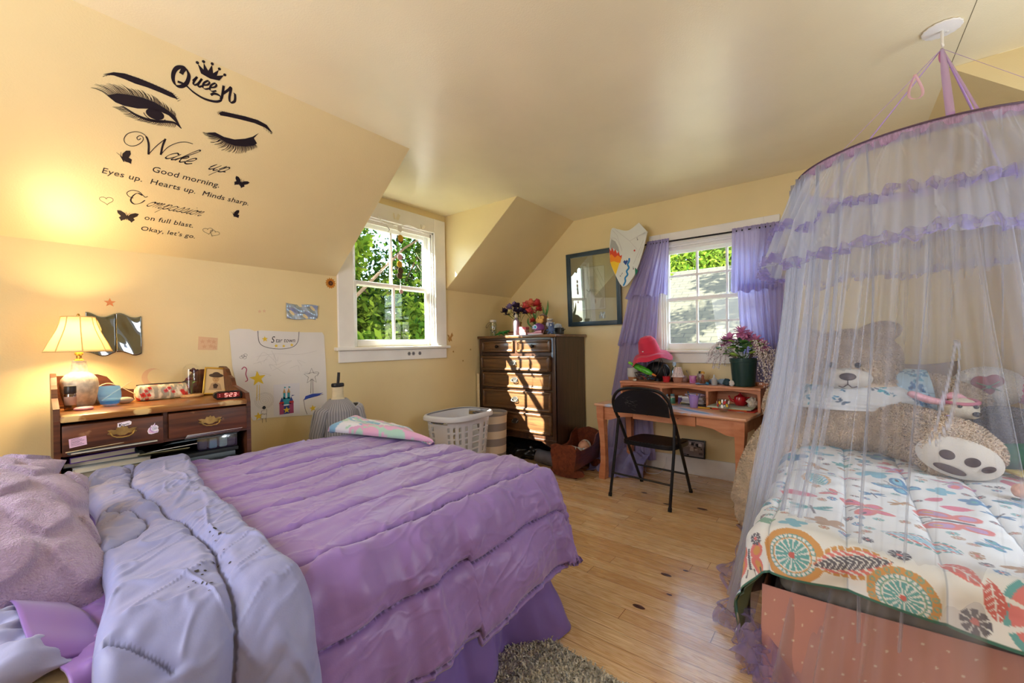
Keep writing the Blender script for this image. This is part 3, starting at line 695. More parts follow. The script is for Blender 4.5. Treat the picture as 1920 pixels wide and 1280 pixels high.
# head end folded back: the pale lining shows
A, V = mesh_uv(0, 1, 150, BY0 - .60, BY1 + .06, 380)
xl = np.interp(V, [.48, .9, 1.05, 1.5, 2.0, 2.45, 2.54], [.10, .11, .125, .172, .215, .25, .29]); xr = np.interp(V, [.48, .75, 1.0, 1.15, 1.45, 1.75, 2.2, 2.46, 2.54], [.45, .452, .46, .475, .488, .505, .565, .61, .585])
xl = xl + .012 * np.sin(V * 11); xr = xr + .006 * np.sin(V * 26) + .006 * np.sin(V * 9)
U = xl + (xr - xl) * A
P, Nn, d = drape(U, V, (BX0, BX1, BY0 - .02, BY1 + .01), .705, rr=.11, flare=.16, ripple=.05, kx=20)
e1 = np.abs(A - .50 - .12 * np.sin(V * 3.4 + 3.6)) ; arc = np.sin(V * 8.2 + .9); e2 = np.where((arc > 0) & (V > .95), np.abs(A - .02 - .36 * np.clip(arc, 0, 1)**.8), 1)
rim = np.minimum(1, np.minimum(A, 1 - A) / .10); dome = np.sqrt(1 - (1 - rim)**2); end = np.sqrt(np.clip((BY1 + .06 - V) / .07, 0, 1))
puff = .046 * dome * end - .014 * np.exp(-(e1 / .06)**2) - .008 * np.exp(-(e1 / .012)**2) - .010 * np.exp(-(e2 / .05)**2) - .006 * np.exp(-(e2 / .012)**2)
wr = .0045 * fbm(U * 5 + V * 2, V * 12 - U * 9, 61) + .005 * vnoise(A * 3 + V * 5, V * 24, 63) + .004 * vnoise(U * 40, V * 34, 65) * (np.exp(-(e1 / .12)**2) + np.exp(-(e2 / .12)**2))
g1 = fbm(A * 1.2 + V * 1.0, V * 3.2 - A * 1.8, 67, 2); g2 = fbm(A * 2.2 - V * .8, V * 2.6 + A * 1.5, 68, 2)
g3 = fbm(A * 1.5 + V * 3, V * 15 - A * 4, 70, 2); wr += .004 * np.exp(-(g3 / .09)**2)
wr += .009 * np.exp(-(g1 / .09)**2) + .006 * np.exp(-(g2 / .09)**2) + np.clip(d / .15, 0, 1) * .014 * np.sin(A * 11 + 1.5 * V + 3 * vnoise(A * 2, V * 2, 69))
P = P + Nn * (puff + wr * dome * np.clip((BY1 + .04 - V) / .22, 0, 1))[..., None]
lc = np.where(((e1 < .011) | (e2 < .009))[..., None], np.array(C('#5E6288')), np.array(C('#8E95C8')))
o = sheet('folded_lining', P, mk('pale_blue_lining_stitched', '#CBCDE8', .5, sheen=.2, var=(2.5, .04), bump=(260, .05), attr='col'), com, col=lc, thick=.02); tag(o, 'pale blue-lilac underside folded back')
# small dark marks on the lining
for cl in range(4):
    ca, cv = ((.52, 1.16), (.66, 1.20), (.45, 1.08), (.70, 1.34))[cl]
    for k in range(7):
        a = ca + rng.gauss(0, .035); v = cv + rng.gauss(0, .03); i, j = int(a * 149), int((v - BY0 + .60) / (BY1 + .06 - BY0 + .60) * 379)
        p = Vector(P[i, j]) + Vector(Nn[i, j]) * .002; s = rng.uniform(.002, .0045); tq = Vector(P[i + 1, j] - P[i, j]).normalized(); tv = Vector(P[i, j + 1] - P[i, j]).normalized()
        b = B(); b.add([p + tq * s * rng.uniform(.5, 1.6) * cos(q) + tv * s * sin(q) for q in (0, 1.2, 2.3, 3.4, 4.6, 5.4)], [(0, 1, 2, 3, 4, 5)])
        pt(b, 'stain', mk('ink_stain', '#3C3A38', .9), com, smooth=0)

# sheets and pillows at the head
sh = thing('bed_sheet', 'rumpled dark purple sheet between pillow and comforter fold', 'sheet', (.12, 1.8, .67))
A, V = mesh_uv(0, 1, 60, BY0 - .46, BY1 - .02, 220)
xl = np.interp(V, [.6, 1.1, 1.5, 2.4], [.085, .09, .03, .04]) + .012 * np.sin(V * 9)
P, Nn, d = drape(xl + (.36 - xl) * A, V, (BX0, BX1, BY0, BY1), .674, rr=.05, flare=.10, ripple=.05, kx=24)
P += Nn * (.006 + .016 * np.maximum(0, fbm(A * 3 + V * 2, V * 13, 71)) + np.clip(d / .1, 0, 1) * .022 * np.sin(A * 13 + V * 3))[..., None]
sheet('cloth', P, DPURPLE, sh, thick=.006)

def heart2(x, y):
    x = x * 1.15; y = y * 1.1 + .12
    return (x*x + y*y - .5)**3 - x*x*y**3 * 1.6 < 0
def pillow(name, label, size, th, mat, loc, rot, fold=.010, hearts=False, seed=1, fur=None, res=90):
    w, h = size; U, V = mesh_uv(-1, 1, res, -1, 1, res)
    def side(sg):
        e = (1 - np.abs(U)**2.6) * (1 - np.abs(V)**2.6); z = sg * th * np.maximum(e, 0)**.55
        pin = 1 - .10 * (np.abs(U)**2 * (1 - V**2) + np.abs(V)**2 * (1 - U**2))
        z = z + sg * fold * fbm(U * 2.2 + sg, V * 2.6, seed) * np.maximum(e, 0)**.4
        if hearts and sg > 0:
            gx, gy = U * w / .15 , V * h / .14; row = np.floor(gy); lx = (gx + .5 * (row % 2)); lx = (lx - np.floor(lx) - .5) * 2; ly = (gy - row - .5) * 2
            z = z + .013 * heart2(lx * .95, ly * .95)
        return np.stack([U * w * pin, V * h * pin, z], -1)
    T, Bt = side(1), side(-1); n = res; vs = np.concatenate([T.reshape(-1, 3), Bt.reshape(-1, 3)]); b = B()
    b.v = vs.tolist(); idx = lambda i, j: i * n + j
    for i in range(n - 1):
        for j in range(n - 1):
            b.f.append((idx(i, j), idx(i+1, j), idx(i+1, j+1), idx(i, j+1))); q = n * n
            b.f.append((q+idx(i, j), q+idx(i, j+1), q+idx(i+1, j+1), q+idx(i+1, j)))
    b.mi = [0] * len(b.f)
    o = b.build(name, mat, smooth=0)
    bm = bmesh.new(); bm.from_mesh(o.data); bmesh.ops.remove_doubles(bm, verts=bm.verts[:], dist=1e-4); bmesh.ops.recalc_face_normals(bm, faces=bm.faces[:]); bm.to_mesh(o.data); bm.free()
    o.data.polygons.foreach_set('use_smooth', [True] * len(o.data.polygons))
    if fur: furry(o, *fur, seed=seed)
    o.location = loc; o.rotation_euler = rot
    return tag(o, label, 'pillow')
FUZZ = mk('lilac_plush', '#BBA3CB', .95, sheen=.6, var=(90, .09), bump=(240, .9))
pillow('plush_pillow', 'fuzzy lilac pillow with raised heart pattern, nearest on the bed', (.30, .29), .125, FUZZ, (-.085, 1.57, .815), (rad(22), rad(14), rad(6)), hearts=True, seed=3)
pillow('plush_pillow', 'fuzzy lilac pillow behind the heart-pattern pillow', (.24, .22), .10, FUZZ, (-.09, 2.02, .80), (rad(28), rad(10), rad(-6)), hearts=True, seed=5)
pw = pillow('pillow', 'pale blue pillowcase with purple hem at the bed edge', (.24, .15), .055, LILAC, (-.15, 1.24, .715), (rad(6), rad(5), rad(6)), fold=.035, seed=9)
b = B()
A, V = mesh_uv(0, 1, 14, -1, 1, 50)
Pq = np.stack([.185 + .095 * A - .02 * V * A, V * (.135 + .015 * A), .050 * np.sqrt(np.clip(1 - V**2, .02, 1)) * (1 - .70 * A) - .010 * A + .003 * np.sin(V * 6 + A * 2)], -1)
o = sheet('pillowcase_hem', Pq, DPURPLE, pw, thick=.004); o.location = (0, 0, 0)
# tie-dye blanket on the far foot corner
TIE = mk('tie_dye_fleece', (.8, .8, .8), .9, attr='col', bump=(300, .4), sheen=.4)
U, V = mesh_uv(0, 1, 80, 0, 1, 80)
q = [np.array(p) for p in ((1.33, 2.53, .72), (1.55, 2.56, .72), (1.63, 2.16, .70), (1.53, 1.76, .715))]
base = (1-U)[..., None]*((1-V)[..., None]*q[0] + V[..., None]*q[1]) + U[..., None]*((1-V)[..., None]*q[3] + V[..., None]*q[2])
rim = np.minimum(np.minimum(U, 1-U), np.minimum(V, 1-V)); dome = np.sqrt(np.clip(1 - (1 - np.minimum(1, rim / .16))**2, 0, 1))
base[..., 2] += .075 * dome * (1 - .35 * U) + .014 * fbm(U * 3, V * 3, 81) * dome
n1, n2, n3 = fbm(U*5, V*5, 82), fbm(U*5, V*5, 85), fbm(U*9, V*9, 88)
col = np.ones(U.shape + (3,)) * C('#DDE2EC')
col = np.where((n1 > .12)[..., None], C('#7FB4D6'), col); col = np.where((n2 > .3)[..., None], C('#D9A9CC'), col); col = np.where((n3 > .5)[..., None], C('#A9D4C4'), col)
bl = sheet('fleece_blanket', base, TIE, None, col=col); solid(bl, .03); tag(bl, 'folded pastel tie-dye fleece blanket on the purple bed, far corner', 'blanket')

# rug
b = B(); ca = (1.50, 1.09); 
b.prism([(1.46, 1.03), (1.415, .62), (1.38, .2), (.3, .25), (.42, 1.2), (1.40, 1.06)], .002, .016)
rug = b.build('rug', mk('shag_grey', '#D8D4C6', .98, var=(45, .38), bump=(160, .9)), smooth=0)
bm = bmesh.new(); bm.from_mesh(rug.data); bmesh.ops.triangulate(bm, faces=bm.faces[:]); bm.to_mesh(rug.data); bm.free()
furry(rug, 30000, .016, .006, seed=2, keep=lambda p: p[:, 2] > .01); tag(rug, 'grey shaggy rug on the floor beside the purple bed', 'rug')

# ------------------------------------------------------------------ the canopied bed
KX0, KX1, KY0, KY1, KZ = 1.80, 3.98, -.72, .20, .52
kb = thing('bed', "child's bed with pink dotted skirt under the netting, head against the wall", 'bed', (2.9, -.26, 0))
b = B(); b.box(KX0 + .02, KX1, KY0, KY1 - .005, .30, KZ, bev=.05, seg=4); pt(b, 'mattress', mk('shade_toned_mattress', '#8C857B', .9, var=(20, .1)), kb)  # grey-brown puts the shade of the gap under the comforter hem into the colour
b = B(); b.box(KX0 + .05, KX1, KY0 + .04, KY1 - .04, .12, .297, bev=.015); pt(b, 'bed_base', mk('pale_wood', '#C9A878', .6), kb)
for x in (KX0 + .12, KX1 - .08):
    for y in (KY0 + .1, KY1 - .1):
        b = B(); b.box(x - .025, x + .025, y - .025, y + .025, 0, .125); pt(b, 'leg', mk('pale_wood', '#C9A878', .6), kb, 0)
PINKDOT = mk('pink_dotted_cotton', (.8, .4, .4), .8, attr='col', var=(3, .08))
S, Hh = mesh_uv(0, 1, 620, 0, 1, 110); L1, L2 = 1.1, 1.4; tot = L1 + L2
q = S * tot; foot = q < L1
x = np.where(foot, KX0 - .015, KX0 - .015 + (q - L1)); y = np.where(foot, KY0 - .02 + (q / L1) * (KY1 - KY0 + .06), KY1 + .03)
rip = .02 * np.sin(q * 14 + 2 * vnoise(q * 3, Hh, 5)) * Hh + .006
x = x - np.where(foot, .05 * Hh + rip, 0); y = y + np.where(foot, 0, .02 * Hh + rip * .6)
s = np.clip((q - L1 + .1) / .2, 0, 1); P = np.stack([x, y, .350 - .345 * Hh + .006 * np.sin(q * 5)], -1)
gx, gy = q / .062, (.350 - .345 * Hh) / .056; row = np.floor(gy); lx = gx + .5 * (row % 2); lx = lx - np.floor(lx) - .5; ly = gy - row - .5
dot = (lx * .062)**2 + (ly * .056)**2 < .0038**2
col = np.where(dot[..., None], C('#E8D6C6'), C('#CB968E'))
sheet('bed_skirt', P, PINKDOT, kb, col=col, thick=.004)

# printed comforter: butterflies, flowers and leaves painted as a repeat on the cloth
U, V = mesh_uv(KX0 - .185, 3.72, 620, KY0 - .16, KY1 + .42, 430)
low = 1 + .10 * vnoise(U * 3, V * 3, 7)
Us = np.where(U < KX0, KX0 - (KX0 - U) * low, U); Vs = np.where(V > KY1, KY1 + (V - KY1) * low, V)
P, Nn, d = drape(Us, Vs, (KX0, KX1, KY0, KY1), .553, rr=.07, flare=.10, ripple=.09, kx=16)
fr = (V + .01) / .225; fr = np.abs(fr - np.floor(fr) - .5) * 2; seam = 1 - np.abs(fr)
h = .014 * (1 - fr**8) + .009 * fbm(U * 4, V * 4, 91) + .006 * vnoise(U * 16, V * 9, 93)
h += np.clip(d / .12, 0, 1) * .012 * np.sin((U + V) * 22)
P = P + Nn * h[..., None]
W0 = C('#E6ECF2'); col = np.ones(U.shape + (3,)) * W0
col = np.where((fr > .985)[..., None], np.array(C('#A9B6C6')), col)
PAL = dict(teal=C('#3FA3AD'), blue=C('#2A7FB8'), coral=C('#D8686A'), pink=C('#D9628F'), brown=C('#A98362'), navy=C('#3A3856'), gold=C('#CF9333'), sky=C('#6CB9D8'), mauve=C('#B58BC4'), red=C('#C64540'), sage=C('#6FA894'))
def stamp(cx, cy, R, a, fn):
    """fn(x, y, r, th) -> list of (mask, colour) in motif coordinates, radius 1."""
    i0 = np.searchsorted(U[:, 0], cx - R); i1 = np.searchsorted(U[:, 0], cx + R); j0 = np.searchsorted(V[0], cy - R); j1 = np.searchsorted(V[0], cy + R)
    if i1 <= i0 or j1 <= j0: return
    X, Y = (U[i0:i1, j0:j1] - cx) / R, (V[i0:i1, j0:j1] - cy) / R; x, y = X * cos(a) + Y * sin(a), -X * sin(a) + Y * cos(a)
    r = np.hypot(x, y); th = np.arctan2(y, x); sub = col[i0:i1, j0:j1]
    for m, c in fn(x, y, r, th): sub[m] = PAL[c] if c != 'white' else W0
def el(x, y, cx, cy, a, b, t=0):
    X, Y = x - cx, y - cy; u, v = X * cos(t) + Y * sin(t), -X * sin(t) + Y * cos(t); return (u / a)**2 + (v / b)**2 < 1
def butterfly(c1, c2, c3):
    def f(x, y, r, th):
        ay = np.abs(y); up = el(x, ay, .28, .52, .50, .30, .75); lo = el(x, ay, -.34, .40, .36, .26, -.7)
        return [(up | lo, c1), (el(x, ay, .30, .55, .34, .17, .75) | el(x, ay, -.36, .42, .22, .14, -.7), c2), (el(x, ay, .38, .64, .15, .07, .75), c3), ((np.abs(y) < .06) & (np.abs(x) < .42), 'navy'),
                ((np.abs(ay - .15 - (x - .4) * .4) < .03) & (x > .4) & (x < .75), 'navy')]
    return f
def dragonfly(c1, c2):
    def f(x, y, r, th):
        ay = np.abs(y); return [(el(x, ay, .18, .5, .16, .48, -.25) | el(x, ay, -.12, .45, .13, .42, .3), c1), ((np.abs(np.sin(ay * 22)) < .3) & (el(x, ay, .18, .5, .12, .42, -.25)), c2), ((ay < .06) & (x < .4) & (x > -.8), c2)]
    return f
def flower(n, c1, c2):
    return lambda x, y, r, th: [(r < .45 + .5 * np.abs(np.cos(n * th / 2)), c1), (r < .22, c2)]
def daisy(c1, c2): return lambda x, y, r, th: [((r < .95) & (np.abs(np.cos(4 * th)) > .35) & (r > .2), c1), (r < .26, c2)]
def leaf(c1, c2):
    return lambda x, y, r, th: [((np.abs(y) < .42 * (1 - x * x)), c1), ((np.abs(y) < .03) & (np.abs(x) < .95), c2), ((np.abs(np.sin(x * 11 + np.abs(y) * 9)) < .16) & (np.abs(y) < .36 * (1 - x * x)), c2)]
def bigflower(c1, c2, c3):
    def f(x, y, r, th):
        w = np.abs(np.cos(4.5 * th)); return [((r < .98) & (w > .28) & (r > .22), c1), ((r > .86) & (r < 1.0 + .0 * r) & (w > .28), c2), ((r > .34) & (r < .48) & (np.abs(np.cos(18 * th)) > .6), 'red'), (r < .30, 'white'), ((r < .27) & (np.abs(np.cos(4 * th)) > .3), c3)]
    return f
def medal(c1, c2, c3):
    def f(x, y, r, th):
        return [(r < .98, c1), ((r > .74) & (np.hypot(r - .87, ((th * 18 / (2*pi)) % 1 - .5) * .33) > .10) & (r < .98), c2), ((r > .74) & (np.hypot(r - .87, ((th * 18 / (2*pi)) % 1 - .5) * .33) < .05), c2), ((r < .74) & (r > .6), c3), ((r < .72) & (r > .62) & (np.abs(np.sin(th * 14)) > .5), 'white'),
                (r < .56, 'white'), ((r < .53) & (r > .1) & (np.abs(np.cos(th * 8)) > .45), c3), (r < .1, 'red')]
    return f
def paisley(c1, c2, c3):
    def f(x, y, r, th):
        b_ = np.abs(y) < .5 * (1 - x * x); i_ = np.abs(y) < .36 * (1 - x * x); k_ = np.abs(y) < .2 * (1 - x * x)
        return [(b_, c1), (b_ & (np.abs(np.sin(x * 16)) < .35), 'white'), (i_, 'white'), (i_ & (np.abs(np.sin(x * 13 + y * 18)) > .55), c2), (k_, 'white'), (k_ & (np.abs(np.sin(x * 20 - np.abs(y) * 24)) > .4), c3)]
    return f
rs = random.Random(5); spots = []
for cx, cy, R, a, f in ((1.70, .14, .13, .9, medal('gold', 'gold', 'teal')), (1.72, -.02, .15, 1.9, paisley('gold', 'coral', 'navy')), (1.66, -.14, .12, .3, medal('sage', 'gold', 'teal')), (1.70, -.45, .155, .2, bigflower('coral', 'teal', 'navy')), (1.58, -.66, .12, 1.2, butterfly('red', 'gold', 'navy')),
                        (1.69, .325, .13, 2.7, butterfly('coral', 'gold', 'navy')), (1.78, -.27, .075, .9, leaf('coral', 'white')), (1.72, -.33, .075, .1, leaf('red', 'white')), (1.93, -.20, .15, 1.2, paisley('teal', 'coral', 'sky')), (2.10, .10, .11, .2, dragonfly('teal', 'navy')), (2.20, -.08, .14, 1.9, butterfly('coral', 'pink', 'navy')),
                        (2.22, -.32, .19, 1.6, butterfly('coral', 'mauve', 'gold')), (1.95, .05, .10, .4, flower(5, 'brown', 'brown')), (1.86, .24, .06, .4, flower(4, 'sage', 'sage')), (1.98, -.56, .16, 1.0, butterfly('mauve', 'pink', 'blue')), (1.88, -.43, .09, .5, dragonfly('brown', 'brown')), (2.5, .1, .16, .3, paisley('gold', 'sky', 'teal')), (2.6, -.2, .13, 1.0, butterfly('blue', 'sky', 'navy')), (1.74, .26, .022, 0, daisy('navy', 'coral')), (1.80, -.14, .03, 0, daisy('navy', 'coral')), (1.655, -.29, .034, 0, daisy('navy', 'coral'))):
    R *= .72 if R > .05 else 1
    spots.append((cx, cy, R)); stamp(cx, cy, R, a, f)
big = [butterfly('coral', 'pink', 'gold'), butterfly('blue', 'teal', 'navy'), butterfly('mauve', 'coral', 'pink'), dragonfly('blue', 'navy'), dragonfly('brown', 'gold'), flower(4, 'sky', 'sky'), flower(5, 'teal', 'teal'), leaf('pink', 'coral'), flower(4, 'blue', 'teal'), paisley('teal', 'coral', 'sky')]
for k in range(2600):
    R = .080 if k < 300 else .05 if k < 1100 else .018; cx, cy = rs.uniform(1.62, 3.7), rs.uniform(-.86, .6)
    if any(hypot(cx - a, cy - b_) < .98 * (R + c) for a, b_, c in spots): continue
    spots.append((cx, cy, R)); stamp(cx, cy, R, rs.uniform(0, 6.28), rs.choice(big) if R > .03 else daisy(rs.choice(['navy', 'blue', 'teal', 'brown']), 'coral'))
col = col * .86 + np.array(W0) * .14
edge = (U < KX0 - .177); col[edge] = C('#3F7268')
kc = thing('comforter', 'white comforter printed with butterflies and flowers on the canopied bed', 'comforter', (2.6, -.25, .55))
PRINT = mk('printed_cotton', (.8, .8, .8), .75, attr='col', sheen=.15)
sheet('printed_cover', P, PRINT, kc, col=col); o = sheet('lining', P - Nn * .012, mk('green_lining', '#5E6E5E', .9), kc)
# ------------------------------------------------------------------ old writing desk against the left wall (lamp stands on it)
def mk_wood(name, c1, c2, rough=.45, scale=(3, 40, 40), wear=None, coat=.0):
    if name in MATS: return MATS[name]
    m, nt, out = nodes_of(name); N = nt.nodes; L = nt.links
    p = N.new('ShaderNodeBsdfPrincipled'); L.new(p.outputs[0], out.inputs[0]); p.inputs['Roughness'].default_value = rough
    sock(p, 'Coat Weight').default_value = coat
    tc = N.new('ShaderNodeTexCoord'); mp = N.new('ShaderNodeMapping'); mp.inputs['Scale'].default_value = scale; L.new(tc.outputs['Object'], mp.inputs[0])
    nz = N.new('ShaderNodeTexNoise'); nz.inputs['Scale'].default_value = 1; nz.inputs['Detail'].default_value = 6; nz.inputs['Distortion'].default_value = .8; L.new(mp.outputs[0], nz.inputs['Vector'])
    cr = N.new('ShaderNodeValToRGB'); cr.color_ramp.elements[0].position = .3; cr.color_ramp.elements[1].position = .7
    cr.color_ramp.elements[0].color = (*C(c1), 1); cr.color_ramp.elements[1].color = (*C(c2), 1); L.new(nz.outputs['Fac'], cr.inputs[0])
    last = cr.outputs[0]
    if wear:
        n2 = N.new('ShaderNodeTexNoise'); n2.inputs['Scale'].default_value = wear[1]; n2.inputs['Detail'].default_value = 8; L.new(tc.outputs['Object'], n2.inputs['Vector'])
        c2_ = N.new('ShaderNodeValToRGB'); c2_.color_ramp.elements[0].position = wear[2]; c2_.color_ramp.elements[1].position = wear[2] + .06; L.new(n2.outputs['Fac'], c2_.inputs[0])
        mx = N.new('ShaderNodeMixRGB'); L.new(c2_.outputs[0], mx.inputs[0]); L.new(last, mx.inputs[1]); mx.inputs[2].default_value = (*C(wear[0]), 1); last = mx.outputs[0]
    L.new(last, p.inputs['Base Color'])
    bp = N.new('ShaderNodeBump'); bp.inputs['Strength'].default_value = .12; bp.inputs['Distance'].default_value = .004; L.new(nz.outputs['Fac'], bp.inputs['Height']); L.new(bp.outputs[0], p.inputs['Normal'])
    MATS[name] = m; return m
WALNUT = mk_wood('old_walnut', '#3A1D10', '#6B3A20', .42, wear=('#8C6242', 14, .66))
WALTOP = mk_wood('worn_walnut_top', '#6E4018', '#9C6630', .3, wear=('#C9A86E', 9, .60))
BRASS = mk('old_brass', '#B79A5E', .35, 1.0, var=(30, .25))
hb = thing('writing_desk', 'old dark walnut desk with gallery rail, two drawers and open shelf under the lamp', 'desk', (.178, 2.58, 0), rad(-3))
HW, HD, HZ = .728, .54, .975
side = [(0.0, 0), (0.0, HZ + .005), (.012, HZ + .045), (.03, HZ + .065), (.05, HZ + .075), (.10, HZ + .095), (.14, HZ + .125), (.17, HZ + .18), (.20, HZ + .19), (.30, HZ + .19), (HD, HZ + .19), (HD, 0)]
side = [(0, 0), (0, HZ - .02), (.02, HZ + .03), (.16, HZ + .05), (.24, HZ + .06), (.27, HZ + .10), (.33, HZ + .115), (.37, HZ + .15), (.43, HZ + .165), (.50, HZ + .165), (HD, HZ + .15), (HD, 0)]
for x0 in (0, HW - .02):
    b = B(); b.prism(side, x0, x0 + .02, 'x'); b.build('side_panel', WALNUT, hb, smooth=0)
b = B(); b.box(.02, HW - .02, -.012, HD - .014, HZ - .028, HZ, bev=.006); b.build('desk_top', WALTOP, hb, smooth=30)
b = B(); b.prism([(.02, HZ - .6), (.02, HZ + .15), (.17, HZ + .15), (.205, HZ + .135), (.24, HZ + .085), (.29, HZ + .06), (HW/2, HZ + .052), (HW - .25, HZ + .06), (HW - .19, HZ + .085), (HW - .15, HZ + .135), (HW - .11, HZ + .15), (HW - .02, HZ + .15), (HW - .02, HZ - .6)], HD - .014, HD, 'y'); b.build('back_panel', WALNUT, hb, smooth=0)
b = B(); b.box(.02, HW - .02, 0, HD - .014, HZ - .17, HZ - .155); b.box(HW/2 - .008, HW/2 + .008, 0, HD - .02, HZ - .155, HZ - .028); b.build('drawer_case', WALNUT, hb, smooth=0)
b = B(); b.box(.02, HW - .02, .01, HD - .014, .625, .643); b.build('lower_shelf', WALNUT, hb, smooth=0)
for k, (x0, x1) in enumerate(((.024, HW/2 - .010), (HW/2 + .010, HW - .024))):
    zo = 0 if k else -.012
    b = B(); b.box(x0, x1, -.018, .30, HZ - .158 + zo, HZ - .036 + zo * .4, bev=.004)
    d = b.build('drawer', WALNUT, hb, smooth=30)
    f = Flat((0, -.018, 0), (1, 0, 0), (0, 0, 1), .003); cx, cz = (x0 + x1) / 2 + (.02 if k == 0 else 0), HZ - .092
    plate = [(-.042, .004), (-.05, .012), (-.036, .014), (-.022, .010), (-.016, .022), (-.006, .020), (0, .028), (.006, .020), (.016, .022), (.022, .010), (.036, .014), (.05, .012), (.042, .004), (.05, -.004), (.036, -.010), (.02, -.008), (.008, -.016), (-.008, -.016), (-.02, -.008), (-.036, -.010), (-.05, -.004)]
    f.fill([(cx + p[0], cz + p[1]) for p in plate])
    f.b.tube([(cx - .04, -.021, cz + .002), (cx - .04, -.034, cz + .001), (cx - .034, -.038, cz - .012), (cx - .02, -.040, cz - .02), (cx, -.041, cz - .022), (cx + .02, -.040, cz - .02), (cx + .034, -.038, cz - .012), (cx + .04, -.034, cz + .001), (cx + .04, -.021, cz + .002)], .0032, 6)
    f.b.build('handle', BRASS, d, smooth=30)
STK = [mk('sticker_white', '#F2E9EE', .5), mk('sticker_ink', '#3A2A38', .6), mk('sticker_pink', '#E2B9D2', .5), mk('sticker_mauve', '#B58CC0', .5), mk('sticker_grey', '#CFCBD6', .5)]
def on_front(name, label, cat, u, z, draw):
    """A paper mark stuck on the drawer front; its own thing."""
    M = Matrix.Translation(hb.location) @ Matrix.Rotation(rad(-3), 4, 'Z')
    f = Flat(M @ Vector((u, -.0188, z)), M.to_3x3() @ Vector((1, 0, 0)), (0, 0, 1), .0005)
    f.u = (M.to_3x3() @ Vector((1, 0, 0))); f.n = -(M.to_3x3() @ Vector((0, 1, 0))); draw(f)
    o = f.build(name, STK); return tag(o, label, cat)
def note(f):
    f.fill([(0, 0), (.052, .007), (.05, .045), (-.002, .038)], 2)
    for k in range(6): f.ribbon([(.004, .034 - .0052 * k), (.030 + .014 * ((k * 7) % 3) / 2, .034 - .0052 * k + .005)], .0014, 1, .0006)
on_front('paper_note', 'small pink written note stuck on the left drawer', 'note', .045, HZ - .135, note)
def nametag(f):
    f.fill([(0, 0), (.012, .001), (.046, .008), (.048, .020), (.04, .026), (.001, .020)], 0)
    f.ribbon([(.002, .0185), (.039, .0245)], .0016, 2, .0006); f.text('K', (.005, .005), .016, 1, .0006, bold=.0006)
    f.ribbon(spline([(.0155, .0085), (.019, .013), (.021, .008), (.022, .0045), (.024, .012), (.027, .0095), (.029, .0135), (.031, .010), (.034, .0145), (.036, .0105), (.040, .0155)]), .0015, 1, .0006)
    f.ribbon(spline([(.008, .002), (.012, .0036), (.018, .0035)]), .0012, 1, .0006)
on_front('name_sticker', 'white name sticker with handwriting above the left brass handle', 'sticker', .193, HZ - .072, nametag)
def unicorn(f):
    f.fill([(.004, .002), (.014, -.001), (.028, .002), (.038, .004), (.041, .014), (.038, .022), (.040, .030), (.035, .038), (.028, .040), (.027, .050), (.022, .041), (.014, .040), (.010, .032), (.003, .026), (0, .014)], 0)
    f.fill([(.006, .005), (.016, .002), (.028, .005), (.020, .012), (.014, .018), (.013, .027), (.006, .022), (.003, .013)], 2, .0006)
    f.fill([(.018, .014), (.028, .017), (.036, .021), (.036, .029), (.029, .034), (.020, .035), (.015, .028)], 4, .0006)
    f.ribbon(spline([(.014, .034), (.010, .026), (.012, .016), (.020, .009), (.030, .007), (.037, .010)]), .004, 3, .0009)
    f.fill([(.024, .036), (.027, .047), (.029, .036)], 3, .0009); f.fill([(.017, .035), (.016, .041), (.022, .037)], 3, .0009)
    f.ribbon(spline([(.024, .025), (.027, .023), (.030, .025)]), .0012, 1, .0012); f.ribbon([(.033, .022), (.035, .024)], .001, 1, .0012)
on_front('unicorn_sticker', 'white and lilac unicorn head sticker on the left drawer', 'sticker', .295, HZ - .120, unicorn)

# papers and books crammed into the open shelf
def local(root, p): return root.matrix_basis @ Vector(p)
hbM = Matrix.Translation(hb.location) @ Matrix.Rotation(rad(-3), 4, 'Z')
def shelf_box(name, label, cat, x0, x1, y0, y1, z0, z1, m, rz=0, tilt=0, group=None, pages=None, ry=0):
    c = hbM @ Vector(((x0 + x1)/2, (y0 + y1)/2, z0)); b = B(); w, d, h = (x1 - x0)/2, (y1 - y0)/2, z1 - z0
    if pages:
        r = thing(name, label, cat, c, 0, group); r.rotation_euler = (tilt, ry, rad(-3) + rz)
        q = B(); q.box(-w, w, -d, d, 0, h * .12, bev=.001); q.box(-w, w, -d, d, h * .88, h, bev=.001); q.box(-w, -w + .002, -d, d, h * .1, h * .9); q.build('cover', m, r, smooth=0)
        q = B(); q.box(-w + .003, w - .003, -d + .003, d - .003, h * .13, h * .87); q.build('pages', pages, r, smooth=0); return r
    b.box(-w, w, -d, d, 0, h, bev=min(.002, h * .3)); o = b.build(name, m, smooth=30); o.location = c; o.rotation_euler = (tilt, ry, rad(-3) + rz); return tag(o, label, cat, group)
PAGE = mk('paper_pages', '#DCD3BD', .9); z = .645
def col_m(h): return mk('cover_' + h.strip('#'), h, .6, var=(25, .08))
for lbl, x0, x1, y0, h, hx, rz in (('thick dark green book at the bottom of the left shelf pile', .04, .30, .04, .040, '#4F6355', .02), ('pale grey-green book second from the bottom of the left shelf pile', .03, .29, .05, .032, '#8A9A8A', -.04), ('white magazine in the left shelf pile', .05, .31, .03, .022, '#CFCFC6', .05), ('grey-blue notebook under the purple book', .03, .28, .06, .02, '#7D8C93', -.02)):
    shelf_box('book', lbl, 'book', x0, x1, y0, y0 + .20, z, z + h, col_m(hx), rz, pages=PAGE); z += h + .001
shelf_box('book', 'thin purple book on top of the left shelf pile', 'book', .03, .25, .05, .22, z, z + .026, col_m('#6B3FA0'), .18, pages=PAGE); z += .028
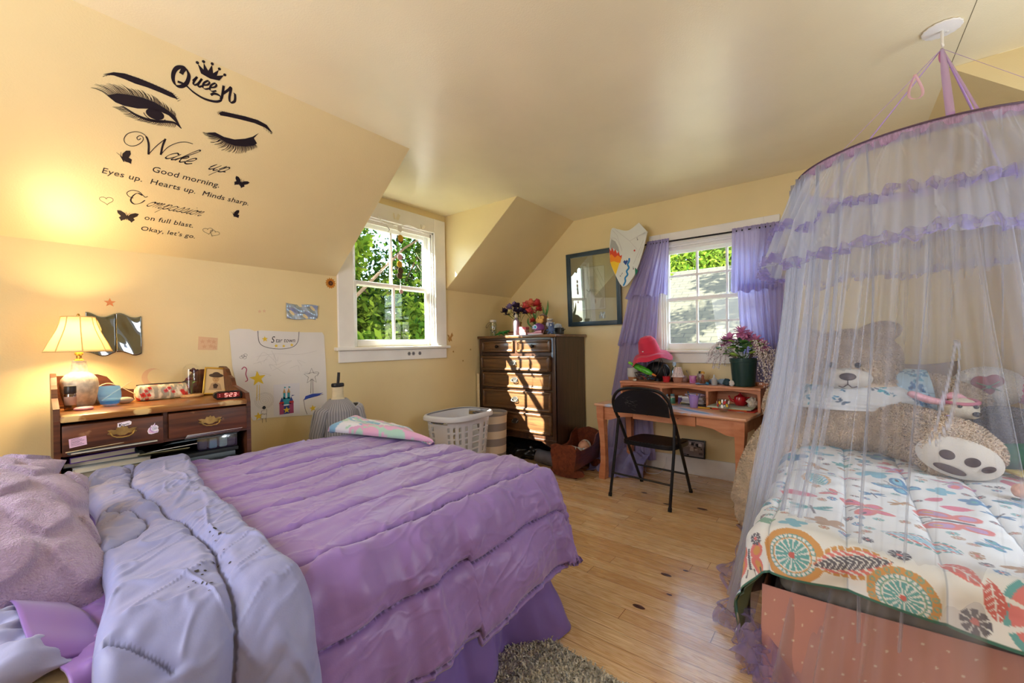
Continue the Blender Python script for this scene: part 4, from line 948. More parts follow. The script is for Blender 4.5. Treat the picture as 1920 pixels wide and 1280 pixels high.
shelf_box('drawing_pad', 'dark blue-grey pad with a doodled cover sticking out of the shelf', 'pad', .03, .32, -.05, .17, z + .018, z + .026, col_m('#3F4F58'), .12, rad(-5), pages=PAGE)
shelf_box('folder', 'cream folder sagging under the left drawer', 'folder', .03, .27, -.02, .2, z + .034, z + .037, col_m('#D9C79C'), .03, rad(-2), ry=rad(-3))
zz = .645
for lbl, x0, x1, h, hx, rz in (('dark storage box at the bottom right of the shelf', .36, .66, .035, '#30353A', .03), ('grey book at the right of the shelf', .37, .66, .022, '#59646B', -.03), ('flat black case at the right of the shelf', .38, .67, .018, '#26292C', .04)):
    shelf_box('storage_box' if 'box' in lbl else 'book' if 'book' in lbl else 'flat_case', lbl, 'box' if 'box' in lbl else 'book' if 'book' in lbl else 'case', x0, x1, .02, .24, zz, zz + h, col_m(hx), rz); zz += h + .001
CLEAR = mk_glass('clear_plastic', '#E4EDF0', .08, .8)
pb = thing('plastic_box', 'clear plastic box holding small trinkets, right in the shelf', 'box', hbM @ Vector((.58, .10, zz)), rad(-3))
b = B(); b.box(-.09, .09, -.075, .075, 0, .075, bev=.006); b.build('case', CLEAR, pb)
for k, (x, hx) in enumerate(((-.06, '#4A5560'), (-.015, '#7FA9BC'), (.03, '#9FB7B0'), (.065, '#3B4046'))):
    b = B(); b.box(x - .018, x + .018, -.06, .06, .004, .058, bev=.008); b.build('compartment', col_m(hx), pb)
b = B(); b.box(-.092, .092, -.077, .077, .0755, .081, bev=.002); b.build('lid', mk('grey_lid', '#7F8A8C', .4), pb)
shelf_box('paper_strip', 'long white strip of paper with dark symbols lying across the shelf', 'paper', .44, .68, -.03, .03, zz + .088, zz + .0895, mk('white_paper', '#E4E2DA', .8), .05, rad(-28))
for k, (lbl, x0, x1, y0, dz, hx, rz, tl) in enumerate((('grey-blue folder sloping up under the right drawer', .38, .66, .0, .012, '#5F6F78', .06, -12), ('black folder with white edge just under the right drawer', .40, .67, .03, .022, '#2E3236', .10, -6), ('olive paper folder in the middle of the shelf', .27, .46, -.03, -.02, '#8C8760', -.10, -14), ('loose white sheet in the middle of the shelf', .30, .47, -.02, -.008, '#CFD0CB', .2, -12))):
    shelf_box('folder' if 'folder' in lbl else 'paper_sheet', lbl, 'folder' if 'folder' in lbl else 'paper', x0, x1, y0, y0 + .2, .70 + dz + .06, .703 + dz + .06, col_m(hx), rz, rad(tl))

# ---- things standing on the desk top
def on_top(u, v): return hbM @ Vector((u, v, HZ))
STONE = mk('speckled_glaze', '#C9C2AE', .35, var=(55, .25), bump=(30, .15))
lm = thing('table_lamp', 'lit table lamp with cream bell shade and speckled stoneware base', 'lamp', on_top(.098, .42))
b = B(); b.lathe([(.047, 0), (.055, .01), (.066, .06), (.070, .105), (.066, .135), (.05, .158), (.034, .168), (.031, .175), (.029, .20), (.0255, .222), (.027, .226)], 32, wob=lambda q, zz: 1 + .006 * sin(zz * 500)); b.build('base', STONE, lm, smooth=50)
b = B(); b.lathe([(.016, .226), (.018, .232), (.010, .238), (.010, .252), (.016, .258), (.016, .266), (.012, .272), (.017, .28), (.017, .30)], 18); b.tube([(.0, .017, .268), (.0, .032, .27)], .004, 6); b.build('socket', mk('polished_brass', '#C79A4A', .25, 1.0), lm)
b = B(); b.lathe([(.012, .30), (.018, .315), (.030, .345), (.028, .37), (.012, .392), (.001, .396)], 18); b.build('bulb', mk('lit_bulb', '#FFF3D6', .5, emit=('#FFD79A', 14)), lm)
m, nt, out = nodes_of('lamp_shade_cloth'); N = nt.nodes
d_ = N.new('ShaderNodeBsdfDiffuse'); t_ = N.new('ShaderNodeBsdfTranslucent'); mx = N.new('ShaderNodeMixShader'); mx.inputs[0].default_value = .62
for s_ in (d_, t_): s_.inputs['Color'].default_value = (*C('#F6E9CB'), 1)
nt.links.new(d_.outputs[0], mx.inputs[1]); nt.links.new(t_.outputs[0], mx.inputs[2]); nt.links.new(mx.outputs[0], out.inputs[0]); SHADE = m
prof = [(.122, .272), (.116, .285), (.104, .315), (.090, .345), (.076, .378), (.066, .41), (.060, .445)]
b = B(); b.lathe(prof, 48, caps=False, wob=lambda q, zz: 1 - .02 * abs(sin(q * 4))); sh_ = b.build('lamp_shade', SHADE, lm, smooth=60); solid(sh_, .0012)
b = B()
for k in (0, -1):
    b.tube([(prof[k][0] * cos(q) * (1 - .02 * abs(sin(q * 4))), prof[k][0] * sin(q) * (1 - .02 * abs(sin(q * 4))), prof[k][1]) for q in [2*pi*i/48 for i in range(48)]], .0028, 6, closed=True)
for k in range(8):
    q = 2 * pi * k / 8; b.tube([(r_ * cos(q) * 1.006, r_ * sin(q) * 1.006, z_) for r_, z_ in prof], .0024, 5)
b.build('piping', mk('shade_piping', '#D8BF86', .7), sh_)
b = B()
for k in range(3):
    q = 2*pi*k/3; b.tube([(0, 0, .432), (.059 * cos(q), .059 * sin(q), .444)], .0016, 5)
b.tube([(0, 0, .39), (0, 0, .455)], .003, 6); b.lathe([(.006, .446), (.007, .452), (.003, .462)], 10); b.build('harp', MATS['polished_brass'], lm)
ld = bpy.data.lights.new('lamp_bulb_light', 'POINT'); ld.energy = 21; ld.color = (1, .68, .34); ld.shadow_soft_size = .05
lo = bpy.data.objects.new('lamp_bulb_light', ld); COL.objects.link(lo); lo.parent = lm; lo.location = (0, 0, .36)
b = B(); b.tube(spline([on_top(.10, .50), on_top(.2, .5) + Vector((0, 0, .10)), on_top(.32, .515) + Vector((0, 0, .03)), on_top(.40, .51), on_top(.5, .5)]), .0022, 6); _pc = b.build('power_cord', mk('cream_cord', '#D9CFB0', .6), lm); _pc.location = [-q for q in lm.location]
sb = thing('spray_bottle', 'small dark-capped bottle at the left edge of the desk top', 'bottle', on_top(.060, .27))
b = B(); b.lathe([(.019, 0), (.021, .003), (.021, .07), (.018, .076)], 20); b.build('body', mk_glass('bottle_glass', '#C9A98C', .05, .75), sb)
b = B(); b.lathe([(.0212, .022), (.0214, .024), (.0214, .060), (.0212, .062)], 20, caps=False); b.build('label', mk('beige_label', '#B08D78', .7), sb)
b = B(); b.lathe([(.020, .076), (.021, .078), (.021, .108), (.019, .111), (.001, .111)], 20); b.build('cap', mk('dark_cap', '#2A2420', .35), sb)
b = B(); b.lathe([(.001, 0), (.028, .001), (.034, .006), (.034, .010), (.026, .015), (.001, .017)], 26, sy=.75); o = b.build('soap', mk('pink_soap', '#E39AA8', .5, var=(30, .12)), loc=on_top(.10, .19)); tag(o, 'flat oval pink soap lying near the front of the desk top', 'soap')
gl = thing('drinking_glass', 'blue-tinted stemless glass with a stick in it beside the lamp', 'glass', on_top(.195, .28))
b = B(); b.lathe([(.001, .003), (.022, .003), (.034, .012), (.043, .04), (.043, .06), (.038, .098), (.0365, .0985), (.041, .06), (.041, .04), (.032, .014), (.02, .008), (.001, .007)], 32); b.build('bowl', mk_sheer('blue_glass', '#6FA6DC', alpha=.40, trans=.7), gl, smooth=60)
b = B(); b.lathe([(.001, .009), (.031, .015), (.038, .03), (.001, .031)], 24); b.build('water', mk_glass('water_in_glass', '#A9C8E6', .0, .94), gl)
b = B(); b.tube([on_top(.165, .27) + Vector((0, 0, .03)), on_top(.28, .31) + Vector((0, 0, .115))], .0022, 6); tag(b.build('wooden_stick', mk('pale_stick', '#D9C9A0', .7)), 'thin pale stick leaning in the blue glass', 'stick')
for k, (u, v, r, lb) in enumerate(((.255, .34, (.036, .024, .017), 'large smooth grey pebble right of the blue glass'), (.215, .42, (.03, .022, .014), 'grey pebble behind the blue glass'), (.175, .44, (.028, .02, .016), 'tan pebble between the lamp and the glass'), (.235, .40, (.022, .018, .011), 'small pale pebble behind the large grey pebble'))):
    b = B(); b.ell((0, 0, r[2]), r, 18, 10); tag(b.build('pebble', mk('pebble_%d' % k, ('#B5AB98', '#8FA0AA', '#A98C68', '#C9BFA8')[k], .6, var=(20, .12)), loc=on_top(u, v)), lb, 'stone', 'pebbles on the desk')
# poppy-print pencil case
pc = thing('pencil_case', 'clear pencil case printed with red poppies', 'pencil case', on_top(.415, .40), rad(2))
nu, nv = 130, 60; U, V = mesh_uv(-1, 1, nu, 0, 1, nv); ca = np.abs(U); endr = np.sqrt(np.clip(1 - np.maximum(0, (ca - .86) / .14)**2, 0.02, 1)); an = V * 2 * pi
cy_, cz_ = np.cos(an), np.sin(an); sq = np.power(np.abs(cy_)**3.2 + np.abs(cz_)**3.2, -1 / 3.2)
P = np.stack([U * .118, .036 * cy_ * sq * endr * (1 + .06 * vnoise(U * 5, V * 6, 3)), .042 + .042 * cz_ * sq * endr * (1 + .05 * vnoise(U * 4, V * 5, 8))], -1)
col = np.ones(U.shape + (3,)) * C('#D9C8A4'); n_ = fbm(U * 7, V * 9, 12); col = np.where((n_ > .25)[..., None], C('#A8A08A'), col); col = np.where((n_ < -.35)[..., None], C('#EFE3C8'), col)
rs = random.Random(4)
for k in range(46):
    cu, cv, r = rs.uniform(-1, 1), rs.uniform(0, 1), rs.uniform(.008, .013); dd = np.hypot((U - cu) * .118, (((V - cv + .5) % 1) - .5) * .26); col[dd < r * (1 + .2 * np.sin(6 * np.arctan2(V - cv, U - cu)))] = C('#D2352A'); col[dd < r * .3] = C('#7A1A1A')
o = sheet('pouch', P, mk('poppy_print', (.8, .8, .8), .3, attr='col'), None, col=col); o.parent = pc
b = B(); b.tube([(-.11, -.004, .085), (-.05, -.006, .088), (.05, -.006, .087), (.11, -.004, .084)], .0035, 6); b.build('zipper', mk('dark_zip', '#3A3230', .5), pc)
# rose in a glass dome
rd = thing('rose_dome', 'glass dome with two dark roses on a wooden base', 'ornament', on_top(.545, .39))
b = B(); b.lathe([(.001, 0), (.052, 0), (.056, .004), (.056, .012), (.05, .016), (.001, .016)], 32); b.build('base', mk_wood('light_turned_wood', '#B98A55', '#D9B27A', .5), rd)
b = B(); pr_ = [(.042, .0165), (.042, .15)] + [(.042 * cos(a), .15 + .042 * sin(a)) for a in np.linspace(.1, pi/2, 10)]; b.lathe(pr_, 32, caps=False); b.build('glass_dome', mk_glass('dome_glass', '#FFFFFF', .0, .92), rd, smooth=60)
b = B(); b.tube([(0, 0, .016), (.004, .003, .08), (.012, 0, .15)], .0016, 6); b.tube([(0, .002, .016), (-.006, 0, .06), (-.014, -.004, .10)], .0014, 6)
b.build('stem', mk('rose_stem', '#5A6B2E', .6), rd)
for (x, y_, z_, r_, hx) in ((.010, 0, .152, .024, '#4A1230'), (-.014, -.004, .105, .018, '#7A1838')):
    b = B(); b.ell((x, y_, z_), (r_ * .5, r_ * .5, r_ * .6), 12, 8)
    for k in range(9):
        a = k * 2.4; rr = r_ * (.45 + .06 * k)
        b.grid(lambda u, v, a=a, rr=rr, x=x, y_=y_, z_=z_, r_=r_: (x + rr * cos(a + (u - .5) * 1.5) * (.35 + .75 * v), y_ + rr * sin(a + (u - .5) * 1.5) * (.35 + .75 * v), z_ - r_ * .5 + r_ * 1.0 * v * (1 - .25 * v) * (1 - .5 * (2*u - 1)**2)), 6, 5)
    b.build('rose', mk('rose_' + hx[1:], hx, .5), rd, smooth=60)
for k in range(2):
    b = B(); a = .4 + k * 2.5; b.grid(lambda u, v: ((.004 + .03 * u) * cos(a) - (v - .5) * .016 * sin(pi * u) * sin(a), (.004 + .03 * u) * sin(a) + (v - .5) * .016 * sin(pi * u) * cos(a), .075 + .03 * k * 0 + .012 * sin(u * 2.5)), 8, 3); b.build('leaf', mk('rose_leaf', '#6FA23A', .5), rd)
# gold photo frame
pf = thing('photo_frame', 'gold photo frame with sepia portrait of a person in a wide hat', 'photo frame', on_top(.655, .40)); pf.rotation_euler = (rad(-12), rad(6), rad(-12))
b = B()
for x0, x1, z0, z1 in ((-.058, -.049, 0, .165), (.049, .058, 0, .165), (-.049, .049, 0, .010), (-.049, .049, .155, .165)): b.box(x0, x1, -.006, .006, z0, z1, bev=.002)
b.build('frame', mk('gold_frame', '#C9A24A', .3, 1.0), pf); b = B(); b.box(-.05, .05, .0, .004, .008, .158)
f = Flat((-.05, -.0005, .008), (1, 0, 0), (0, 0, 1), .0004); f.n = Vector((0, -1, 0)); f.b = b
f.fill([(0.001, 0.001), (.099, .001), (.099, .148), (.001, .148)], 1); f.fill(circle(.017, 20, (.052, .088), sy=1.3), 3, .0005); f.fill(circle(.036, 24, (.052, .108), sy=.34), 2, .0006); f.fill(circle(.02, 20, (.052, .114), sy=.75), 2, .0009)
f.fill([(.02, .02), (.03, .058), (.046, .066), (.06, .066), (.076, .056), (.086, .02)], 4, .0004); f.fill([(.044, .03), (.04, .052), (.052, .06), (.066, .05), (.06, .03)], 2, .0008)
for sx in (-.006, .006): f.fill(circle(.0022, 8, (.052 + sx, .091)), 2, .0008)
f.ribbon([(.048, .078), (.056, .078)], .0016, 2, .0008); f.ribbon([(.052, .09), (.051, .083)], .001, 2, .0008)
b.build('portrait', [mk('sepia_back', '#A88758', .6), mk('sepia_light', '#D9BC8A', .6), mk('sepia_dark', '#4A3526', .6), mk('sepia_skin', '#C29A68', .6), mk('sepia_mid', '#B39672', .6)], pf, smooth=0)
b = B(); b.slab([(-.02, .006, .12), (.02, .006, .12), (.02, .045, .0), (-.02, .045, .0)], (0, .002, .001)); b.build('easel_leg', mk('frame_back', '#3A2C22', .7), pf)
# alarm clock
ck = thing('alarm_clock', 'black digital alarm clock with red display reading 5:23', 'clock', on_top(.645, .09), rad(-8))
b = B(); b.prism([(-.058 + .02 * (1 - cos(a)) if 0 else x, z_) for x, z_ in [(-.05, 0), (.05, 0), (.062, .010), (.066, .022), (.060, .036), (.045, .043), (-.045, .043), (-.060, .036), (-.066, .022), (-.062, .010)]], -.022, .022, 'y'); b.build('case', mk('black_gloss', '#141214', .25), ck, smooth=50)
f = Flat((-.052, -.0222, .010), (1, 0, 0), (0, 0, 1), .0005); f.n = Vector((0, -1, 0)); f.fill([(0, 0), (.104, 0), (.104, .026), (0, .026)], 0)
def seg7(f, x, y, ch, w=.011, h=.018, t=.0022):
    S7 = {'5': 'afgcd', '2': 'abged', '3': 'abgcd'}[ch]; P7 = {'a': ((0, h), (w, h)), 'b': ((w, h), (w, h/2)), 'c': ((w, h/2), (w, 0)), 'd': ((0, 0), (w, 0)), 'e': ((0, 0), (0, h/2)), 'f': ((0, h/2), (0, h)), 'g': ((0, h/2), (w, h/2))}
    for c_ in S7:
        (a, b_), (c2, d2) = P7[c_]; sk = .12; f.ribbon([(x + a + sk * b_, y + b_), (x + c2 + sk * d2, y + d2)], t, 1, .0006)
for ch, x in (('5', .034), ('2', .056), ('3', .074)): seg7(f, x, .004, ch)
for yy_ in (.009, .017): f.fill(circle(.0016, 8, (.0525, yy_)), 1, .0006); f.fill(circle(.0014, 8, (.012, yy_)), 1, .0006)
f.fill(circle(.0014, 8, (.094, .013)), 1, .0006)
f.build('display', [mk('red_display', '#5A0A0E', .3, emit=('#700810', .15)), mk('red_digits', '#FFB0A8', .4, emit=('#FF8A80', 1.3))], ck)

# ------------------------------------------------------------------ on the left wall
PAPER = mk('white_poster_paper', '#E2DFDC', .8, var=(3, .04)); INK = mk('marker_black', '#26242C', .7); YEL = mk('crayon_yellow', '#E3C23A', .8); BLUEM = mk('marker_blue', '#2F4CB0', .7)
PENC = mk('pencil_grey', '#B9B6B4', .9)
pf_ = Flat((1.02, D1 - .0035, .72), (1, 0, 0), (0, 0, 1), .0005); pf_.n = Vector((0, -1, 0))
po = thing('poster', "child's large white Star town drawing taped to the wall", 'poster', (1.35, D1, 1.05))
b = B(); N_ = 24
pv = [(.14, .025), (.25, .028), (.45, .012), (.67, -.004), (.675, .05), (.672, .3), (.66, .62), (.645, .645), (.5, .644), (.35, .648), (.2, .655), (.16, .648), (.13, .662), (.06, .664), (.005, .648), (.02, .40), (.06, .2)]
pf_.fill(pv); pf_.b.build('sheet', PAPER, po, smooth=0).location = [-q for q in po.location]
def art(name, mats, fn):
    f = Flat((1.02, D1 - .0041, .72), (1, 0, 0), (0, 0, 1), .0004); f.n = Vector((0, -1, 0)); fn(f); o = f.build(name, mats, po); o.location = [-q for q in po.location]; return o
def t1(f):
    f.ribbon(spline([(.18, .65), (.185, .58), (.21, .545), (.27, .525), (.35, .52), (.42, .535), (.455, .575), (.465, .648)]), .0035)
    f.text('S', (.262, .566), .066, 0, shear=.3, narrow=.8); f.text('tar town', (.296, .568), .046, 0, shear=.2, narrow=.85)
art('title_lettering', [INK], t1)
def t2(f):
    for x, y, r in ((.225, .592, .022), (.30, .543, .015), (.352, .541, .013), (.41, .548, .015), (.175, .315, .055), (.175, .05, .03), (.56, .055, .028)): f.fill(starpoly(r, r * .42, 5, (x, y), pi/2 + .1), 0)
    f.ribbon([(.17, .27), (.165, .16)], .004, 0); f.ribbon([(.185, .27), (.183, .16)], .003, 0)
art('yellow_stars', [YEL], t2)
def t3(f):
    f.ribbon([(p[0], p[1]) for p in starpoly(.062, .026, 5, (.555, .305))], .003, 0, closed=True); f.ribbon([(.55, .285), (.545, .17)], .003); f.ribbon([(.562, .285), (.563, .17)], .003)
    f.ribbon(spline([(.52, .325), (.58, .335), (.61, .33), (.60, .30)]), .0018)
    f.ribbon(spline([(.49, .13), (.50, .06), (.515, .015)]), .003); f.ribbon([(.49, .13), (.645, .155)], .003)
art('star_wand', [INK], t3)
art('blue_band', [BLUEM], lambda f: f.fill([(.492, .125), (.505, .155), (.56, .168), (.62, .165), (.645, .168), (.60, .145), (.54, .138)]))
def t4(f):   # card with a plain coloured castle
    f.fill([(.275, .035), (.46, .03), (.462, .26), (.277, .262)], 0); h = .0005
    f.fill([(.315, .04), (.345, .04), (.345, .12), (.315, .12)], 1, h); f.fill([(.385, .04), (.415, .04), (.415, .12), (.385, .12)], 1, h); f.fill([(.345, .04), (.385, .04), (.385, .10), (.345, .10)], 2, h)
    f.fill([(.332, .11), (.398, .11), (.39, .16), (.372, .16), (.36, .155), (.342, .17)], 3, h); f.fill([(.343, .15), (.358, .15), (.358, .195), (.343, .195)], 3, h); f.fill([(.372, .15), (.39, .15), (.39, .195), (.372, .195)], 3, h)
    f.fill([(.312, .12), (.348, .12), (.333, .165)], 2, h * 2); f.fill([(.382, .12), (.418, .12), (.398, .165)], 2, h * 2); f.fill([(.313, .118), (.347, .118), (.344, .132), (.317, .132)], 5, h * 3); f.fill([(.383, .118), (.417, .118), (.413, .132), (.386, .132)], 5, h * 3)
    f.fill([(.34, .195), (.361, .195), (.35, .23)], 4, h * 2); f.fill([(.369, .195), (.393, .195), (.381, .23)], 4, h * 2); f.fill([(.35, .228), (.35, .242), (.366, .236)], 3, h); f.fill([(.381, .228), (.381, .242), (.398, .235)], 3, h); f.fill([(.40, .165), (.405, .175), (.425, .172)], 2, h)
    f.fill(starpoly(.026, .011, 5, (.365, .068)), 6, h * 3)
art('castle_card', [mk('card_white', '#DDDCE2', .7), mk('castle_plum', '#A2466E', .7), mk('castle_navy', '#2B3F86', .7), mk('castle_teal', '#2F93A6', .7), mk('castle_tan', '#C79A62', .7), mk('castle_red', '#B8342F', .7), YEL], t4)
def t5(f):
    for k, r in enumerate((.012, .026, .040, .052, .062)): f.ribbon([(.215 + r * cos(a), .155 + r * .92 * sin(a)) for a in np.linspace(0, 2*pi, 30)[:-1]], .0012, 0, closed=True)
    for k in range(40): a = 2*pi*k/40; f.ribbon([(.215 + .05*cos(a), .155 + .046*sin(a)), (.215 + .063*cos(a), .155 + .058*sin(a))], .001, 0)
    rs = random.Random(8)
    for k in range(12):
        x, y = rs.uniform(.18, .5), rs.uniform(.3, .48); f.ribbon(spline([(x, y), (x + rs.uniform(-.06, .08), y + rs.uniform(-.04, .05)), (x + rs.uniform(-.1, .12), y + rs.uniform(-.06, .05))]), .0011, 0)
    f.ribbon(spline([(.17, .47), (.3, .485), (.46, .475), (.60, .50)]), .0012, 0); f.ribbon([(.28, .44), (.285, .48), (.30, .40)], .001, 0)
art('pencil_drawing', [PENC], t5)
def t6(f):
    for q, (x, y) in enumerate(((.085, .475), (.10, .482), (.075, .468), (.095, .465))): f.ribbon([(x + .011 * cos(a), y + .009 * sin(a)) for a in np.linspace(0, 6.28, 10)[:-1]], .0015, 0, closed=True)
    f.ribbon([(.19, .03), (.225, .03), (.23, .09), (.195, .085)], .002, 0, closed=True); f.ribbon([(.20, .03), (.20, .0)], .002, 0); f.ribbon([(.222, .03), (.225, 0)], .002, 0); f.fill(circle(.012, 12, (.212, .105)), 0); f.text('Tiara', (.196, .055), .016, 0)
art('doodle', [INK], t6)
art('pink_doodle', [mk('crayon_rose', '#B0506E', .8)], lambda f: f.ribbon(spline([(.075, .385), (.09, .40), (.105, .385), (.10, .35), (.11, .31), (.095, .30)]), .006))
def wallmark(name, label, cat, mats, fn, pos, h=.0007, off=.0008):
    f = Flat((pos[0], D1 - off, pos[1]), (1, 0, 0), (0, 0, 1), h); f.n = Vector((0, -1, 0)); fn(f); return tag(f.build(name, mats), label, cat)
PCH = mk('peach_sticker', '#D98E5A', .7); PCH2 = mk('faded_pink_sticker', '#E0BC96', .8); SUNF = mk('sunflower_petal', '#C8862A', .7); SUND = mk('sunflower_middle', '#4A2C18', .8)
wallmark('star_sticker', 'orange star sticker above the wavy mirror', 'sticker', [PCH], lambda f: f.fill(starpoly(.026, .011, 5)), (.445, 1.519))
def clus(f):
    f.fill([(-.055, -.04), (.05, -.045), (.055, .035), (-.05, .045)], 0)
    for x, y in ((-.03, .012), (.005, .015), (.032, .01), (-.02, -.02), (.015, -.018), (.035, -.025)): f.fill(starpoly(.016, .007, 5, (x, y)), 1, .0008)
wallmark('sticker_sheet', 'faded pink sheet of star stickers in the middle of the left wall', 'sticker', [PCH2, mk('peach_star_dark', '#D9AC88', .8)], clus, (.905, 1.285))
wallmark('moon_sticker', 'pale orange crescent moon sticker above the pencil case', 'sticker', [PCH2], lambda f: f.fill([(.05 * cos(a), .055 * sin(a)) for a in np.linspace(.9, 4.6, 16)] + [(.016 + .040 * cos(a), .004 + .044 * sin(a)) for a in np.linspace(4.4, 1.0, 14)]), (.625, 1.085))
wallmark('star_sticker', 'faint pink star sticker left of the blue foil sheet', 'sticker', [PCH2], lambda f: [f.fill(starpoly(.015, .006, 5, (x, y))) for x, y in ((-.015, 0), (.015, .004))], (1.23, 1.508))
def sunf(f):
    for k in range(14):
        a = 2*pi*k/14; f.fill([(.018 * cos(a - .22), .018 * sin(a - .22)), (.036 * cos(a - .17), .036 * sin(a - .17)), (.046 * cos(a), .046 * sin(a)), (.036 * cos(a + .17), .036 * sin(a + .17)), (.018 * cos(a + .22), .018 * sin(a + .22))], 0)
        a += .22; f.fill([(.016 * cos(a - .2), .016 * sin(a - .2)), (.040 * cos(a), .040 * sin(a)), (.016 * cos(a + .2), .016 * sin(a + .2))], 1, .001)
    f.fill(circle(.019, 20), 2, .0015); f.fill(circle(.009, 14), 3, .002)
wallmark('sunflower_ornament', 'sunflower stuck on the wall left of the dormer window', 'ornament', [SUNF, mk('sunflower_orange', '#B5651E', .7), SUND, mk('sunflower_core', '#7A4A22', .8)], sunf, (1.742, 1.762), .001)
def bfly2(s): return lambda f: (f.fill([(0, 0), (s * .7, s * 1.2), (s * 1.1, s * .5), (s * .5, -s * .1), (s * .75, -s * .9), (s * .15, -s * .7), (-s * .1, -s * 1.1), (-s * .55, -s * .5), (-s * .4, 0), (-s * .75, s * .7), (-s * .1, s * .5)]))
FOIL = mk('gold_foil', '#B08D4E', .35, .7)
wallmark('butterfly_sticker', 'gold butterfly sticker right of the dormer window sill', 'sticker', [FOIL], bfly2(.045), (3.04, 1.325))
for lb, p in (('tiny bronze star sticker under the butterfly sticker', (3.089, 1.176)), ('tiny bronze star sticker nearest the chest of drawers', (3.35, 1.193)), ('tiny bronze star sticker, lowest by the chest of drawers', (3.23, 1.073))): wallmark('star_sticker', lb, 'sticker', [FOIL], lambda f: f.fill(starpoly(.014, .006)), p)
# wavy mirror of three acrylic strips, and the crumpled blue foil
MIR = mk('acrylic_mirror', '#8E9496', .05, 1.0)
wm = thing('wavy_mirror', 'wavy two-part acrylic mirror on the wall behind the lamp', 'mirror', (.465, D1, 1.345))
for x0, x1, ph in ((-.118, .0, 0.0), (.003, .112, .9)):
    b = B(); b.grid(lambda u, v: (lerp(x0, x1, u) + .006 * sin(v * 5 + ph) * (1 - abs(2 * u - 1)), -.008 - .0025 * sin(u * 5 + v * 5 + ph) - .0012 * sin(v * 9), lerp(-.115, .105, v) + .012 * sin((lerp(x0, x1, u)) * 48 + .8)), 24, 34)
    o = b.build('mirror_sheet', MIR, wm); solid(o, .002)
b = B(); b.grid(lambda u, v: (lerp(-.118, .118, u), -.006 - .005 * sin(u * 17 + v * 4) - .004 * sin(v * 9 + u * 5), lerp(-.055, .058, v) - .006 * sin(u * 6) - .01 * u), 40, 20)
o = b.build('foil_sheet', mk('blue_foil', '#AEBFD6', .22, .55, var=(9, .2)), loc=(1.512, D1, 1.523)); solid(o, .001); tag(o, 'rumpled pale blue foil sheet on the wall above the poster', 'paper')
# ------------------------------------------------------------------ vinyl lettering on the slope
VINYL = mk('black_vinyl', '#1C141C', .45)
_sv = Vector((0, YS - D1, ZC - ZK)).normalized()
def slope_flat(t=.0006):
    f = Flat((0, D1, ZK), (1, 0, 0), _sv, t); f.h = .0009; return f
def decal(name, label, fn):
    f = slope_flat(); fn(f); o = f.build(name, VINYL); tag(o, label, 'wall decal', 'black vinyl decals on the slope'); return o
rs = random.Random(3)
def lashes(f, base, n, ln, a0, a1, w=.0028):
    P = np.array(base); s = np.r_[0, np.cumsum(np.hypot(*np.diff(P, axis=0).T))]
    for k in range(n):
        q = k / (n - 1); x, y = np.interp(q * s[-1], s, P[:, 0]), np.interp(q * s[-1], s, P[:, 1]); a = lerp(a0, a1, q) + rs.gauss(0, .07); L = ln(q) * rs.uniform(.8, 1.1)
        pts = [(x + L * t * cos(a + .5 * t * (1 if a0 > a1 else -1)), y + L * t * sin(a + .5 * t * (1 if a0 > a1 else -1))) for t in (0, .4, .75, 1)]
        f.ribbon(pts, [w, w * .8, w * .5, w * .12])
def brow(pts, a):
    def fn(f):
        f.fill(pts); P = np.array(pts[:8])
        for k in range(26):
            q = k / 25 * (len(P) - 1); i = min(int(q), len(P) - 2); x, y = P[i] + (P[i+1] - P[i]) * (q - i); f.ribbon([(x, y - .010), (x + .012 * cos(a), y + .003)], [.002, .0004])
    return fn
browL = [(.336,.959),(.367,.985),(.401,.997),(.448,.999),(.492,.997),(.537,.993),(.570,.988),(.595,.968),(.568,.966),(.527,.970),(.482,.972),(.440,.969),(.403,.972),(.368,.971)]
browR = [(.763,.974),(.774,.988),(.813,.995),(.876,1.006),(.934,1.011),(.981,1.003),(1.023,.969),(.977,.985),(.923,.988),(.857,.980),(.802,.971),(.771,.964)]
decal('eyebrow_decal', 'long black eyebrow decal, upper left of the slope lettering', brow(browL, .5))
decal('eyebrow_decal', 'black eyebrow decal over the closed eye, right of the slope lettering', brow(browR, 2.4))
def eye(f):
    f.fill([(.356,.872),(.386,.853),(.416,.850),(.462,.858),(.498,.874),(.54,.880),(.575,.874),(.602,.855),(.632,.829),(.598,.883),(.557,.902),(.516,.915),(.471,.917),(.422,.908),(.388,.897)])
    f.ribbon(spline([(.411,.846),(.457,.826),(.496,.820),(.535,.826),(.574,.840),(.604,.846),(.632,.829)]), [.004 + .010 * sin(pi * k / 48) for k in range(49)])
    f.fill([(.525 + .034 * cos(a), .858 + .026 * sin(a)) for a in np.linspace(0, 2*pi, 24)[:-1]]); f.ribbon([(.525 + .042 * cos(a), .856 + .031 * sin(a)) for a in np.linspace(3.4, 6.0, 14)], .003)
    lashes(f, [(.36,.872),(.388,.897),(.422,.908),(.471,.917),(.516,.915),(.557,.902),(.598,.883)], 46, lambda q: .062 - .042 * q, 2.45, 1.25)
    lashes(f, [(.411,.846),(.457,.826),(.496,.819),(.535,.824),(.574,.836),(.606,.842)], 34, lambda q: .040 - .018 * q, -2.3, -1.2)
decal('eye_decal', 'black open eye decal with long lashes on the slope', eye)
def eyec(f):
    f.fill([(.74,.852),(.769,.866),(.811,.857),(.86,.862),(.905,.886),(.935,.911),(.957,.942),(.943,.905),(.965,.882),(.955,.865),(.917,.843),(.869,.828),(.826,.830),(.785,.845)])
    lashes(f, [(.745,.852),(.785,.845),(.826,.830),(.869,.828),(.917,.843),(.96,.87)], 52, lambda q: .020 + .034 * sin(pi * min(1, q * .9 + .12)), -2.5, -.35)
decal('eye_decal', 'black closed winking eye decal on the slope', eyec)
